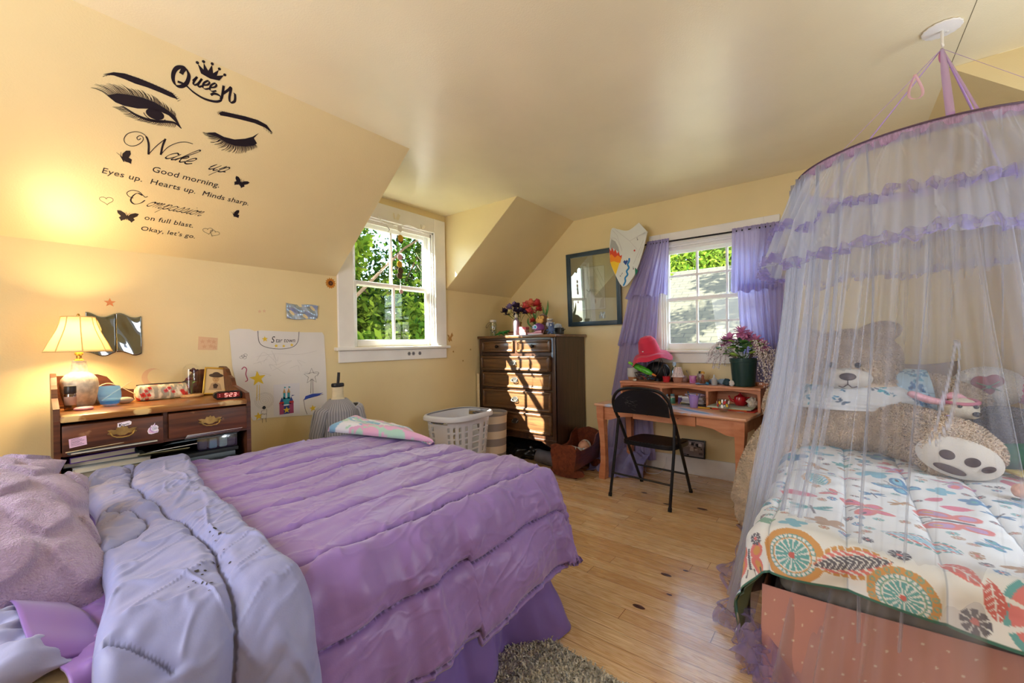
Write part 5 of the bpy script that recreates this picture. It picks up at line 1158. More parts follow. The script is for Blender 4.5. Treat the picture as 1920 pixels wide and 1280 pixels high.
CUR = {  # a small cursive hand: strokes on an x-height of 1, and the advance
 'a': ([[(.62,.85),(.35,1.0),(.08,.62),(.12,.12),(.38,.03),(.62,.45),(.72,1.0)], [(.72,1.0),(.66,.3),(.74,.02),(.98,.22)]], .92), 'e': ([[(.05,.32),(.42,.55),(.5,.85),(.32,1.0),(.08,.6),(.14,.12),(.42,.02),(.72,.25)]], .66),
 'i': ([[(.05,.25),(.3,1.0)], [(.3,1.0),(.2,.25),(.3,.02),(.55,.25)], [(.40,1.42),(.44,1.5)]], .5), 'k': ([[(.0,.2),(.35,1.0),(.62,1.95),(.42,2.1),(.25,1.3),(.12,.0)], [(.17,.45),(.5,.95),(.62,.75),(.3,.5)], [(.3,.5),(.5,.1),(.68,.03),(.9,.25)]], .85),
 'm': ([[(0,.75),(.16,1.0),(.12,0)], [(.14,.5),(.4,1.0),(.5,.85),(.42,0)], [(.44,.5),(.72,1.0),(.82,.85),(.74,.2),(.84,.02),(1.08,.25)]], 1.05), 'n': ([[(0,.75),(.16,1.0),(.12,0)], [(.14,.5),(.44,1.0),(.56,.85),(.48,.2),(.58,.02),(.82,.25)]], .78),
 'o': ([[(.42,1.0),(.12,.7),(.12,.2),(.38,.02),(.6,.35),(.56,.85),(.36,1.0),(.5,.82),(.8,.9)]], .76), 'p': ([[(.02,.4),(.26,1.05),(.1,-.9)], [(.17,.35),(.45,1.0),(.7,.85),(.62,.2),(.32,.03),(.2,.25)], [(.6,.2),(.85,.25)]], .86),
 's': ([[(.02,.2),(.36,1.1),(.5,.5),(.42,.08),(.15,.06)], [(.42,.08),(.68,.25)]], .62), 'u': ([[(.02,.4),(.2,1.0)], [(.2,1.0),(.12,.3),(.25,.03),(.5,.3),(.64,1.0)], [(.64,1.0),(.56,.3),(.68,.02),(.92,.25)]], .88)}
def cursive(f, word, x, y, xh, w, slant=.55, wide=1.0, pen=.9, gap=0):
    for ch in word:
        strokes, adv = CUR[ch]
        for st in strokes:
            p = spline([(x + (a * wide + b * slant) * xh, y + b * xh) for a, b in st], 7); f.ribbon(p, w, pen=pen)
        x += (adv * wide + gap) * xh
    return x
def queen(f):
    f.fill([(.656,1.128),(.636,1.165),(.662,1.150),(.656,1.180),(.680,1.153),(.688,1.187),(.700,1.152),(.718,1.178),(.716,1.147),(.742,1.163),(.730,1.130),(.694,1.122)])
    for x, y in ((.634,1.169),(.655,1.185),(.688,1.192),(.719,1.183),(.745,1.167)): f.fill(circle(.0065, 12, (x, y)))
    f.ribbon(spline([(.586,1.09),(.591,1.111),(.603,1.116),(.615,1.096),(.613,1.06),(.597,1.034),(.577,1.030),(.563,1.051),(.560,1.084),(.570,1.112),(.593,1.124),(.609,1.112)]), .017, pen=2.6)
    f.ribbon(spline([(.580,1.050),(.609,1.048),(.647,1.028),(.692,1.017),(.738,1.024),(.757,1.043),(.746,1.060),(.724,1.060),(.712,1.047)]), .012, pen=2.2)
    x = .630
    for ch, y in (('u', 1.062), ('e', 1.064), ('e', 1.066)): x = cursive(f, ch, x, y, .044, .0088, slant=.15, wide=.98, pen=2.7)
    f.ribbon(spline([(.752,1.115),(.757,1.060),(.754,1.045)]), .012, pen=2.7); f.ribbon(spline([(.757,1.075),(.775,1.105),(.783,1.120),(.787,1.07),(.797,1.048),(.812,1.062),(.806,1.094),(.798,1.10)]), .012, pen=2.7)
decal('queen_decal', 'black Queen lettering with a crown at the top of the slope', queen)
def wake(f):
    f.ribbon(spline([(.491,.713),(.483,.702),(.477,.713),(.488,.728),(.499,.72),(.498,.7),(.482,.673),(.46,.659),(.44,.666),(.433,.689),(.444,.72),(.473,.742),(.504,.736),(.522,.70),(.530,.639)]), [.0028] * 98 + [.008] * 15)
    f.ribbon(spline([(.530,.639),(.553,.697),(.581,.749)]), .003); f.ribbon(spline([(.581,.749),(.576,.707),(.576,.655)]), .008); f.ribbon(spline([(.576,.655),(.595,.704),(.625,.742),(.658,.763),(.691,.766)]), .003)
    cursive(f, 'ake', .588, .643, .046, .0085, slant=.75, wide=.98); cursive(f, 'up', .775, .647, .042, .0085, slant=.75, wide=1.1)
decal('script_decal', 'black script decal reading Wake up', wake)
def compa(f):
    f.ribbon(spline([(.538,.392),(.517,.399),(.501,.375),(.497,.345),(.513,.328),(.537,.341),(.552,.365)]), .007, pen=.5); f.ribbon(spline([(.56,.392),(.55,.384),(.538,.396),(.520,.411),(.493,.409),(.477,.389),(.486,.370),(.505,.364)]), .003)
    cursive(f, 'ompassion', .556, .330, .036, .0056, slant=.7, wide=1.0)
decal('script_decal', 'black script decal reading Compassion', compa)
SERIF = dict(shear=.12, space=1.04)
decal('text_decal', 'black text decal reading Good morning.', lambda f: f.text('Good morning.', (.553, .548), .047, **SERIF))
decal('text_decal', 'black text decal reading Eyes up. Hearts up. Minds sharp.', lambda f: f.text('Eyes up.  Hearts up.  Minds sharp.', (.371, .474), .0455, **SERIF))
decal('text_decal', 'black text decal reading on full blast.', lambda f: f.text('on full blast.', (.563, .240), .044, **SERIF))
decal('text_decal', "black text decal reading Okay, let's go.", lambda f: f.text("Okay, let's go.", (.557, .163), .0425, **SERIF))
def bfly(cx, cy, s, a, half=False):
    def fn(f):
        R = lambda p, sg: (cx + s * (p[0] * sg * cos(a) - p[1] * sin(a)), cy + s * (p[0] * sg * sin(a) + p[1] * cos(a)))
        up = [(0, .05), (.25, .55), (.7, .85), (1.05, .8), (.95, .4), (.6, .02)]; lo = [(0, .05), (.6, .02), (.78, -.25), (.62, -.5), (.5, -.75), (.36, -.55), (.12, -.4)]
        for sg in ((1,) if half else (1, -1)):
            f.fill([R(p, sg) for p in up]); f.fill([R(p, sg) for p in lo])
        f.ribbon([R((0, .3), 1), R((0, -.4), 1)], s * .12); f.ribbon([R((0, .3), 1), R((.2, .75), 1)], s * .03); f.ribbon([R((0, .3), 1), R((-.2, .75), 1)], s * .03)
    return fn
decal('butterfly_decal', 'black butterfly decal left of Wake up', bfly(.438, .580, .044, .5, True)); decal('butterfly_decal', 'black butterfly decal right of Good morning', bfly(.948, .612, .037, -.25))
decal('butterfly_decal', 'black butterfly decal left of on full blast', bfly(.495, .235, .042, 0)); decal('butterfly_decal', 'black butterfly decal right of Compassion', bfly(.968, .385, .036, .5 + pi/2 * 0, True))
def hrt(f, cx, cy, s, a, w=.0017):
    f.ribbon([(cx + s * (x * cos(a) - y * sin(a)), cy + s * (x * sin(a) + y * cos(a))) for x, y in [(.062 * 16 * sin(t)**3, .062 * (13 * cos(t) - 5 * cos(2*t) - 2 * cos(3*t) - cos(4*t))) for t in np.linspace(0, 2*pi, 40)[:-1]]], w, closed=True)
decal('heart_decal', 'thin outlined heart decal left of Compassion', lambda f: hrt(f, .406, .318, .026, .2)); decal('heart_decal', "pair of outlined hearts right of Okay, let's go", lambda f: (hrt(f, .865, .236, .026, .35), hrt(f, .900, .226, .026, -.3)))

# ------------------------------------------------------------------ hangings at the dormer window
BROWND = mk('brown_disc', '#4A3420', .4); YELD = mk('amber_disc', '#C79A1E', .35); PNKD = mk('pink_disc', '#CFA0A2', .4); WHD = mk('white_disc', '#E9E6E2', .5)
mb = thing('window_mobile', 'string mobile of brown, yellow and pink discs hanging in the dormer window', 'mobile', (2.396, 3.185, 2.36))
b = B(); b.tube([(2.398, 3.19, 2.352), (2.397, 3.187, 2.2), (2.392, 3.187, 1.95), (2.398, 3.187, 1.75)], .0014, 5); pt(b, 'string', mk('white_string', '#E8E4DC', .8), mb)
for k, (x, zz_, m_, r_) in enumerate(((2.398, 2.33, WHD, .030), (2.402, 2.243, YELD, .031), (2.404, 2.222, BROWND, .030), (2.392, 2.065, PNKD, .028), (2.390, 2.00, YELD, .030), (2.396, 1.942, BROWND, .030), (2.388, 1.893, BROWND, .030), (2.400, 1.748, PNKD, .020))):
    b = B(); b.prism(circle(r_, 22, (x, zz_)), 3.183 - .003 * (k % 2), 3.186 - .003 * (k % 2), 'y'); pt(b, 'disc', m_, mb, 30)
gd = thing('window_garland', 'white garland with butterflies and curled strips across the dormer window', 'garland', (2.45, 3.18, 2.35))
b = B(); b.tube(spline([(2.183, 3.198, 2.398), (2.20, 3.19, 2.366), (2.243, 3.187, 2.350), (2.316, 3.185, 2.345), (2.36, 3.187, 2.365), (2.398, 3.185, 2.36), (2.50, 3.187, 2.385), (2.6, 3.187, 2.375), (2.68, 3.187, 2.35), (2.762, 3.198, 2.346)]), .0045, 6); pt(b, 'cord', WHD, gd)
for x0, zz_ in ((2.58, 2.30), (2.59, 2.14), (2.60, 2.03)):
    b = B(); b.tube(spline([(x0, 3.197, zz_), (x0 + .03, 3.187, zz_ - .05), (x0 + .10, 3.187, zz_ - .09), (x0 + .19, 3.187, zz_ - .125), (x0 + .235, 3.197, zz_ - .13)]), .0026, 5); pt(b, 'wire', WHD, gd)
for (x, zz_, s_, sg) in ((2.353, 2.423, .05, 1), (2.656, 2.393, .035, -1)):
    b = B()
    for q in (-1, 1): b.slab([(x, 3.186, zz_ - s_ * .3), (x + q * s_ * .4, 3.175, zz_ + s_ * .8), (x + q * s_ * .85, 3.168, zz_ + s_ * .5), (x + q * s_ * .5, 3.176, zz_ - s_ * .5)], (0, .001, 0))
    pt(b, 'paper_butterfly', mk('cream_paper_butterfly', '#E5DFCB', .6), gd, 0)
for pts_, m_, r_ in (([(1.948, 3.19, 1.994), (1.965, 3.187, 1.94), (2.012, 3.187, 1.918), (2.06, 3.187, 1.925), (2.10, 3.187, 1.952)], mk('dark_curl', '#3A2420', .3), .009), ([(2.152, 3.187, 1.899), (2.18, 3.187, 1.90), (2.225, 3.187, 1.935), (2.269, 3.187, 1.976)], WHD, .006), ([(2.600, 3.187, 2.045), (2.588, 3.187, 2.02), (2.600, 3.187, 1.99)], mk('dark_curl', '#3A2420', .3), .009), ([(2.255, 3.19, 2.33), (2.285, 3.187, 2.30), (2.265, 3.187, 2.27)], mk('dark_curl', '#3A2420', .3), .006)):
    b = B(); p_ = spline(pts_); b.tube(p_, [r_ * (.25 + .75 * sin(pi * k / (len(p_) - 1))) for k in range(len(p_))], 6, sq=.3); pt(b, 'curl', m_, gd)
def flw(f):
    for k in range(6): a = 2*pi*k/6; f.fill(circle(.0075, 10, (.012 * cos(a), .012 * sin(a))), 0)
    f.fill(circle(.006, 10), 1, .0008)
for lb, x in (('grey flower sticker on the dormer window apron, leftmost of three', 2.496), ('grey flower sticker on the dormer window apron, middle of three', 2.546), ('grey flower sticker on the dormer window apron, rightmost of three', 2.623)):
    wallmark('flower_sticker', lb, 'sticker', [mk('grey_flower', '#8E8C90', .6), mk('grey_flower_core', '#4C4A4E', .6)], flw, (x, 1.172), off=.0212)

# ------------------------------------------------------------------ mannequin in a grey ribbed sweater
mq = thing('dress_form', 'dress form in a grey ribbed sweater behind the purple bed', 'dress form', (1.625, 2.93, 0))
b = B(); b.lathe([(.13, 0), (.13, .012), (.03, .03), (.018, .05), (.016, .40)], 20); b.build('stand', mk('black_stand', '#1E1C1C', .4), mq)
b = B(); b.lathe([(.10, .36), (.125, .45), (.115, .55), (.125, .68), (.130, .75), (.120, .80), (.09, .835), (.055, .855), (.043, .875), (.041, .925), (.043, .955), (.001, .957)], 36, sy=.72); b.build('torso', mk('linen_form', '#DCCFAE', .85, var=(30, .06), bump=(200, .2)), mq, smooth=60)
b = B(); b.lathe([(.045, .953), (.047, .958), (.047, .972), (.042, .979), (.001, .980)], 24, sy=.8); b.tube([(.002, 0, .975), (.006, 0, 1.01), (.010, 0, 1.058)], [.010, .011, .010], 10); b.build('cap', mk('black_cap', '#17161A', .35), mq)
m, nt, out = nodes_of('ribbed_knit'); N = nt.nodes; L = nt.links
p_ = N.new('ShaderNodeBsdfPrincipled'); L.new(p_.outputs[0], out.inputs[0]); p_.inputs['Roughness'].default_value = .95; sock(p_, 'Sheen Weight').default_value = .3
a_ = N.new('ShaderNodeAttribute'); a_.attribute_name = 'col'; L.new(a_.outputs['Color'], p_.inputs['Base Color']); KNIT = m
SW = thing('sweater', 'grey ribbed sweater hanging on the dress form', 'sweater', (1.625, 2.93, .36))
U, V = mesh_uv(0, 1, 321, 0, 1, 70); an = U * 2 * pi
zz_ = .30 + V * .565; rr = np.interp(V, [0, .2, .45, .62, .75, .85, .93, 1], [.155, .150, .138, .142, .150, .146, .105, .064]); rib = np.sin(an * 46)
rr = rr * (1 + .015 * rib + .03 * fbm(U * 8, V * 3, 4))
P = np.stack([1.625 + rr * np.cos(an), 2.93 + rr * .76 * np.sin(an), zz_], -1); shade = np.where((rib > -.2)[..., None], np.array(C('#A3A2A8')), np.array(C('#7F7E86')))
sheet('body', P, KNIT, SW, col=shade, thick=.006)
for sx in (-1, 1):
    U, V = mesh_uv(0, 1, 120, 0, 1, 50); an = U * 2 * pi; px_ = np.interp(V, [0, .15, .5, 1], [.10, .135, .175, .20]); pz_ = np.interp(V, [0, .12, .5, 1], [.80, .785, .62, .38]); r_ = np.interp(V, [0, .3, 1], [.05, .048, .040]) * (1 + .03 * np.sin(an * 18) + .08 * fbm(U * 4, V * 6, 5))
    P = np.stack([1.625 + sx * (px_ + r_ * np.cos(an)), 2.915 + r_ * np.sin(an), pz_ + .35 * r_ * np.cos(an)], -1)
    sheet('sleeve', P, KNIT, SW, col=np.where((np.sin(an * 18) > -.2)[..., None], np.array(C('#A3A2A8')), np.array(C('#7F7E86'))), thick=.006)

# ------------------------------------------------------------------ chest of drawers
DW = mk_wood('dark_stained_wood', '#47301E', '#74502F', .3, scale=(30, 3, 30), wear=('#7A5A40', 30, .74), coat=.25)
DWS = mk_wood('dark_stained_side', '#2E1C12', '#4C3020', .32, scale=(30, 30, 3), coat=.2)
PEWT = mk('pewter', '#86827C', .36, 1.0); KNOBM = mk('dark_knob', '#241B18', .25, .6)
dr = thing('chest_of_drawers', 'tall dark wood chest of drawers in the corner with sun on its front', 'chest of drawers', (3.775, 2.703, 0))
dx0, dx1, dy0, dy1 = 3.475, 4.075, 2.20, 3.205
b = B(); b.box(dx0 - .03, dx1, dy0 - .03, dy1 + .005, 1.308, 1.338, bev=.007); pt(b, 'top', DW, dr)
b = B(); b.box(dx0 + .012, dx1, dy0, dy0 + .02, .14, 1.308); b.box(dx0 + .012, dx1, dy1 - .02, dy1, .14, 1.308); b.box(dx1 - .012, dx1, dy0 + .02, dy1 - .02, .2, 1.308); b.box(dx0 + .03, dx1 - .012, dy0 + .02, dy1 - .02, .285, .3)
for y_ in (dy0, dy1 - .045): b.box(dx0, dx0 + .03, y_, y_ + .045, .0, 1.308, bev=.004); b.box(dx1 - .05, dx1, y_, y_ + .045, 0, .2)
for z0_, z1_ in ((1.286, 1.308), (1.122, 1.155), (.945, .962), (.760, .778), (.535, .552), (.27, .325)): b.box(dx0 + .002, dx0 + .03, dy0 + .045, dy1 - .045, z0_, z1_)
b.box(dx0 + .002, dx0 + .03, 2.676, 2.704, 1.155, 1.286)
b.prism([(dy0 + .045, .27), (dy0 + .045, .20), (dy0 + .10, .22), (dy0 + .2, .27)], dx0 + .004, dx0 + .026, 'x'); b.prism([(dy1 - .045, .27), (dy1 - .045, .20), (dy1 - .10, .22), (dy1 - .2, .27)], dx0 + .004, dx0 + .026, 'x')
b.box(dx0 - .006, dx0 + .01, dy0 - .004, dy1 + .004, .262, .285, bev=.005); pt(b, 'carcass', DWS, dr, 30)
def drawer_front(y0, y1, z0, z1, pull, out=.0):
    b = B(); x = dx0 - .004 - out
    b.box(x, dx0 + .30, y0, y1, z0, z1, bev=.003); e = .024
    for a0, a1, c0, c1 in ((y0, y1, z1 - e, z1), (y0, y1, z0, z0 + e), (y0, y0 + e, z0, z1), (y1 - e, y1, z0, z1)): b.box(x - .014, x + .002, a0, a1, c0, c1, bev=.009, seg=3)
    for a0, a1, c0, c1 in ((y0 + e, y1 - e, z1 - e - .008, z1 - e), (y0 + e, y1 - e, z0 + e, z0 + e + .008), (y0 + e, y0 + e + .008, z0 + e, z1 - e), (y1 - e - .008, y1 - e, z0 + e, z1 - e)): b.box(x - .006, x + .002, a0, a1, c0, c1, bev=.003)
    d = pt(b, 'drawer', DW, dr, 30); yc, zc = (y0 + y1) / 2, (z0 + z1) / 2; b = B()
    def sub(b, nm, m): o = b.build(nm, m, d, smooth=40); return o
    if pull == 'knob': b.M = Matrix.Translation((x, yc, zc)) @ Matrix.Rotation(-pi/2, 4, 'Y'); b.lathe([(.014, 0), (.010, .006), (.009, .014), (.017, .022), (.018, .028), (.012, .034), (.001, .035)], 20); sub(b, 'knob', KNOBM)
    else:
        for zc_ in (zc + .006,):
            oc = [(yc + .046 * cos(a) * (1 if abs(cos(a)) < .8 else .96), zc_ + .030 * sin(a)) for a in np.linspace(pi/8, 2*pi + pi/8, 9)[:-1]]
            b.prism(oc, x - .004, x, 'x'); b.tube([(x - .004, yc - .034, zc_ + .004), (x - .018, yc - .034, zc_), (x - .024, yc - .030, zc_ - .016), (x - .025, yc, zc_ - .021), (x - .024, yc + .030, zc_ - .016), (x - .018, yc + .034, zc_), (x - .004, yc + .034, zc_ + .004)], .0045, 8)
            for q in (-1, 1): b.ell((x - .006, yc + q * .034, zc_ + .004), .007, 10, 8)
        sub(b, 'bail_pull', PEWT)
drawer_front(2.708, 3.155, 1.159, 1.283, 'knob'); drawer_front(2.25, 2.672, 1.159, 1.283, 'knob')
drawer_front(2.25, 3.155, .966, 1.118, 'bail', .022); drawer_front(2.25, 3.155, .782, .941, 'bail'); drawer_front(2.25, 3.155, .556, .756, 'bail'); drawer_front(2.25, 3.155, .330, .531, 'bail')
# under the chest
def blob(name, label, cat, c, r, m, seed, amp=.18, nu=40, nv=24, flat=True):
    b = B(); b.ell((0, 0, 0), r, nu, nv); o = b.build(name, m, smooth=80)
    for w in o.data.vertices:
        k = 1 + amp * noise.noise(Vector(w.co) * (2.2 / max(r)) + Vector((seed, 0, 0))) + amp * .5 * noise.noise(Vector(w.co) * (6 / max(r)) + Vector((0, seed, 0)))
        w.co *= k
        if flat and w.co.z < -r[2] * .8: w.co.z = -r[2] * .8
    o.location = (c[0], c[1], c[2] + r[2] * .8 if flat else c[2]); return tag(o, label, cat)
blob('plastic_bag', 'crumpled black plastic bag under the chest of drawers', 'bag', (3.70, 2.82, 0), (.17, .30, .115), mk('black_plastic', '#141416', .25), 4, .35, 60, 40)
b = B(); b.M = Matrix.Translation((3.56, 2.36, .075)) @ Matrix.Rotation(pi/2 + .15, 4, 'X') @ Matrix.Rotation(.25, 4, 'Y'); b.lathe([(.015, -.13), (.05, -.13), (.066, -.12), (.070, 0), (.066, .12), (.05, .13), (.015, .13)], 26, wob=lambda q, zz: 1 + .05 * sin(3 * q + zz * 20)); b.lathe([(.012, -.131), (.030, -.133), (.03, -.12)], 20)
tag(b.build('rolled_cloth', mk('dusk_grey_cloth', '#5A5860', .7, var=(12, .2)), smooth=50), 'rolled dark grey bundle under the front of the chest of drawers', 'bundle')

# ---- on top of the chest
TZ = 1.3385
def on_chest(x, y): return Vector((x, y, TZ))
jr = thing('glass_jar', 'glass jar with wire handle and beads, leftmost on the chest of drawers', 'jar', on_chest(3.60, 3.10))
b = B(); b.lathe([(.001, 0), (.035, 0), (.040, .006), (.040, .13), (.034, .15), (.034, .165)], 26, caps=False); b.build('body', mk_glass('jar_glass', '#EAF2EC', .02, .86), jr, smooth=50)
b = B(); b.lathe([(.036, .160), (.038, .162), (.038, .180), (.035, .184), (.001, .185)], 26); b.build('lid', mk('white_lid', '#D9D5CB', .4), jr)
b = B(); b.tube(spline([(0, .038, .16), (-.02, .06, .15), (-.03, .085, .115), (-.01, .09, .095), (.0, .075, .12), (.0, .04, .15)]), .0022, 6); b.build('wire_handle', mk('dark_wire', '#6A5A48', .4, .8), jr)
rs = random.Random(12)
for hx in ('#D9C24A', '#5A4A3A', '#8A7A5A', '#E2DDD0'):
    b = B()
    for k in range(10): a = rs.uniform(0, 6.28); q = rs.uniform(0, .03); b.ell((q * cos(a), q * sin(a), rs.uniform(.012, .12)), rs.uniform(.006, .010), 8, 6)
    o = b.build('beads', col_m(hx), jr); o['kind'] = 'stuff'
gp = thing('toy_lizard', 'green plastic lizard toy beside the glass jar', 'toy', on_chest(3.60, 2.955))
b = B(); b.tube(spline([(-.02, .10, .012), (0, .05, .030), (0, .0, .036), (0, -.05, .048), (.01, -.085, .055)]), [.006 + .012 * sin(pi * min(1, k / 33)) for k in range(33)], 8, sq=.8)
for y_ in (-.035, .035):
    for sg in (-1, 1): b.tube([(0, y_, .030), (sg * .035, y_ + .01, .028), (sg * .045, y_ - .015, .003)], [.008, .007, .006], 6)
for k in range(8): b.slab([(0, .07 - .018 * k, .035), (0, .058 - .018 * k, .058), (0, .052 - .018 * k, .036)], (.003, 0, 0))
b.build('body', mk('toy_green', '#2E7A34', .45, var=(40, .2)), gp)
for nm_, lb, x, y, sx, sy, h, hx in (('wooden_block', 'tan wooden block behind the lizard toy', 3.66, 2.845, .05, .055, .028, '#A9794A'), ('wooden_block', 'dark wooden block on top of the tan block', 3.66, 2.845, .045, .05, .018, '#6E3A20')):
    b = B(); z_ = .028 if 'dark' in lb else 0; b.box(-sx, sx, -sy, sy, z_ + .0005, z_ + h, bev=.003); tag(b.build(nm_, col_m(hx), loc=on_chest(x, y)), lb, 'block')
bt = thing('bottle', 'tall mauve bottle at the front middle of the chest top', 'bottle', on_chest(3.555, 2.735))
b = B(); b.lathe([(.001, 0), (.030, 0), (.033, .005), (.034, .135), (.030, .16), (.018, .178), (.015, .19)], 26); b.build('body', mk('mauve_bottle', '#7F707E', .35, var=(14, .12)), bt, smooth=50); b = B(); b.lathe([(.016, .188), (.019, .19), (.019, .215), (.012, .225), (.001, .226)], 20); b.tube([(0, 0, .222), (0, .01, .25), (0, .03, .255)], .004, 6); b.build('pump', mk('cream_pump', '#CDBFAE', .4), bt)
def petal(b, c, d, ln, w, up, m=0, seg=6):
    """A curved petal from c along direction d."""
    d = Vector(d).normalized(); s = d.cross(Vector((0, 0, 1))); s = s.normalized() if s.length > .05 else Vector((1, 0, 0)); n = s.cross(d)
    b.grid(lambda u, v: Vector(c) + d * ln * u + s * (v - .5) * w * sin(pi * min(1, .12 + .88 * u))**.7 * (1 if u < .97 else .4) + n * (up * ln * u * u + .12 * w * (2*v - 1)**2), seg, 4, m)
def bouquet(root, heads, origin, stem_m, petal_mats, rs, np_=9, pl=.04):
    for (x, y, z, k, s_) in heads:
        b = B(); b.tube(spline([origin, (origin[0] * .5 + x * .5, origin[1] * .5 + y * .5, (origin[2] + z) / 2 + .01), (x, y, z)]), .0024, 6); b.build('stem', stem_m, root)
        b = B()
        for i in range(np_ * 3):
            a = i * 2.4; e = 1.2 - 1.9 * i / (np_ * 3); petal(b, (x, y, z), (cos(a) * cos(e), sin(a) * cos(e), sin(e) * .9 + .1), pl * s_ * rs.uniform(.75, 1.1), pl * .95 * s_, rs.uniform(-.1, .7), 0)
        b.ell((x, y, z + .004), pl * .25 * s_, 10, 8, 1); o = b.build('flower_head', petal_mats[k], root, smooth=50)
FST = mk('flower_stem', '#5A7A3A', .6); LEAFM = mk('silk_leaf', '#4F7A34', .55, var=(12, .2))
v1 = thing('flower_arrangement', 'dark purple silk flowers in a slim vase on the chest of drawers', 'flowers', on_chest(3.70, 2.80))
b = B(); b.lathe([(.001, 0), (.030, 0), (.034, .01), (.026, .08), (.020, .12), (.028, .15)], 22, caps=False); b.build('vase', mk_glass('amber_vase', '#C9A96A', .05, .8), v1)
rs = random.Random(21)
DKP = [[mk('dark_violet_petal', '#2B1A38', .6), YELD], [mk('lilac_petal', '#8F7AA8', .6), YELD], [mk('cream_petal', '#D8CE8E', .6), YELD]]
bouquet(v1, [(-.02, .19, .27, 0, 1.1), (.0, .14, .31, 1, 1.1), (.02, .09, .335, 1, 1.0), (-.03, .11, .255, 2, .9), (.0, .04, .32, 0, 1.2), (.0, .17, .24, 0, .9), (-.03, .02, .26, 0, 1.2), (-.02, -.04, .26, 0, 1.1), (.02, .06, .22, 0, 1), (0, -.08, .24, 0, .9)], (0, 0, .12), FST, DKP, rs, 8, .045)
v2 = thing('flower_arrangement', 'red tulip-like silk flowers with long green leaves on the chest of drawers', 'flowers', on_chest(3.76, 2.63))
b = B(); b.lathe([(.001, 0), (.036, 0), (.042, .01), (.040, .06), (.038, .115)], 22, caps=False); b.build('vase', mk_glass('clear_vase', '#E6EFEC', .03, .84), v2)
RED = [[mk('coral_petal', '#D4504A', .6, var=(30, .2)), YELD], [mk('red_petal', '#B8302E', .6, var=(30, .2)), YELD], [mk('salmon_petal', '#E07A5A', .6, var=(30, .2)), YELD]]
bouquet(v2, [(-.02, .10, .30, 0, 1.35), (0, .14, .27, 1, 1.2), (-.03, .03, .33, 2, 1.3), (0, -.03, .32, 1, 1.2), (-.02, .06, .25, 0, 1.2), (.0, -.05, .27, 1, .9), (.0, .03, .15, 1, .8)], (0, 0, .10), FST, RED, rs, 8, .055)
for (y_, z_, w_, bend) in ((-.02, .20, .03, .02), (.03, .24, .028, 0), (-.10, .26, .032, -.05), (.09, .14, .03, .05), (-.17, .31, .034, -.05), (-.14, .22, .02, -.06)):
    b = B(); b.grid(lambda u, v: (.01 * sin(u * 3), lerp(0, y_, u) + bend * sin(pi * u) + (v - .5) * w_ * sin(pi * (.08 + .9 * u)), .06 + z_ * u), 14, 3); solid(b.build('leaf', LEAFM, v2), .0015)
bx = thing('trinket_box', 'pink strawberry-print box on the chest of drawers', 'box', on_chest(3.585, 2.665))
b = B(); b.box(-.03, .03, -.055, .055, 0, .060, bev=.003); b.build('base', mk('floral_box', '#C9A79A', .6, var=(60, .5), col2='#9E4A52'), bx, smooth=30); b = B(); b.box(-.032, .032, -.057, .057, .061, .088, bev=.004); b.build('lid', mk('strawberry_lid', '#D97886', .6, var=(90, .3), col2='#B03A4C'), bx, smooth=30)
mk_ = thing('plush_monkey', 'brown plush monkey sitting on the chest of drawers', 'plush toy', on_chest(3.66, 2.41))
BRN = mk('monkey_brown', '#6A4426', .9, sheen=.4, var=(50, .15)); TAN = mk('monkey_tan', '#D9A65A', .9, var=(50, .08))
b = B(); b.ell((.01, 0, .06), (.045, .05, .065), 20, 14); b.ell((0, 0, .165), (.055, .062, .058), 24, 16); b.tube([(.01, 0, .21), (.02, .005, .235), (.01, .01, .245)], [.012, .008, .003], 8)
for sg in (-1, 1): b.tube([(0, sg * .045, .09), (-.03, sg * .07, .06), (-.05, sg * .05, .04)], [.018, .016, .016], 10); b.tube([(0, sg * .035, .03), (-.06, sg * .05, .022), (-.085, sg * .055, .03)], [.022, .02, .02], 10)
melt(b, 'body', BRN, .005, 4, mk_)
for sg in (-1, 1): b = B(); b.ell((-.005, sg * .068, .16), (.012, .022, .024), 16, 10); b.build('ear', TAN, mk_)
b = B(); b.ell((-.040, .018, .178), (.020, .024, .026), 16, 10); b.ell((-.040, -.018, .178), (.020, .024, .026), 16, 10); b.ell((-.045, 0, .145), (.022, .038, .026), 18, 12); melt(b, 'face', TAN, .004, 3, mk_)
for sg in (-1, 1): b = B(); b.ell((-.060, sg * .016, .178), .005, 10, 8); b.build('eye', mk('black_eye', '#101010', .15), mk_)
cp = thing('toddler_hat', 'purple and blue rounded toy hat on the pink shoe', 'hat', on_chest(3.535, 2.425) + Vector((0, 0, .048)))
b = B(); b.lathe([(.056, 0), (.058, .012), (.052, .04), (.035, .062), (.001, .07)], 26); b.build('crown', mk('purple_cap', '#7A3A7E', .5), cp, smooth=60)
f = Flat((-.057, .026, .010), (0, -1, 0), (0, 0, 1), .002); f.n = Vector((-1, 0, 0)); f.fill(circle(.02, 20, (.02, .018)), 1); f.fill(circle(.015, 20, (.02, .018)), 0, .002); f.fill([(-.018, .0), (.0, .0), (.0, .034), (-.018, .03)], 1); f.fill([(-.014, .004), (-.004, .004), (-.004, .028), (-.014, .026)], 2, .002)
f.build('emblem', [mk('teal_patch', '#2E8FA6', .5), mk('white_patch', '#E9E6EE', .5), mk('blue_patch', '#4A5FA8', .5)], cp)
sh_ = thing('shoe', "child's pink shoe at the front of the chest top", 'shoe', on_chest(3.535, 2.47), rad(4))
b = B(); rows_ = []
b.grid(lambda u, v: ((.034 * sin(2*pi*v)) * (.75 + .35 * sin(pi * u)**.5), .085 - .17 * u, .002 + (.020 + .026 * sstep(.35, .8, u)) * (.5 - .5 * cos(2*pi*v)) ** .6), 26, 20); b.build('upper', mk('pink_canvas', '#E3A3AE', .7), sh_, smooth=70)
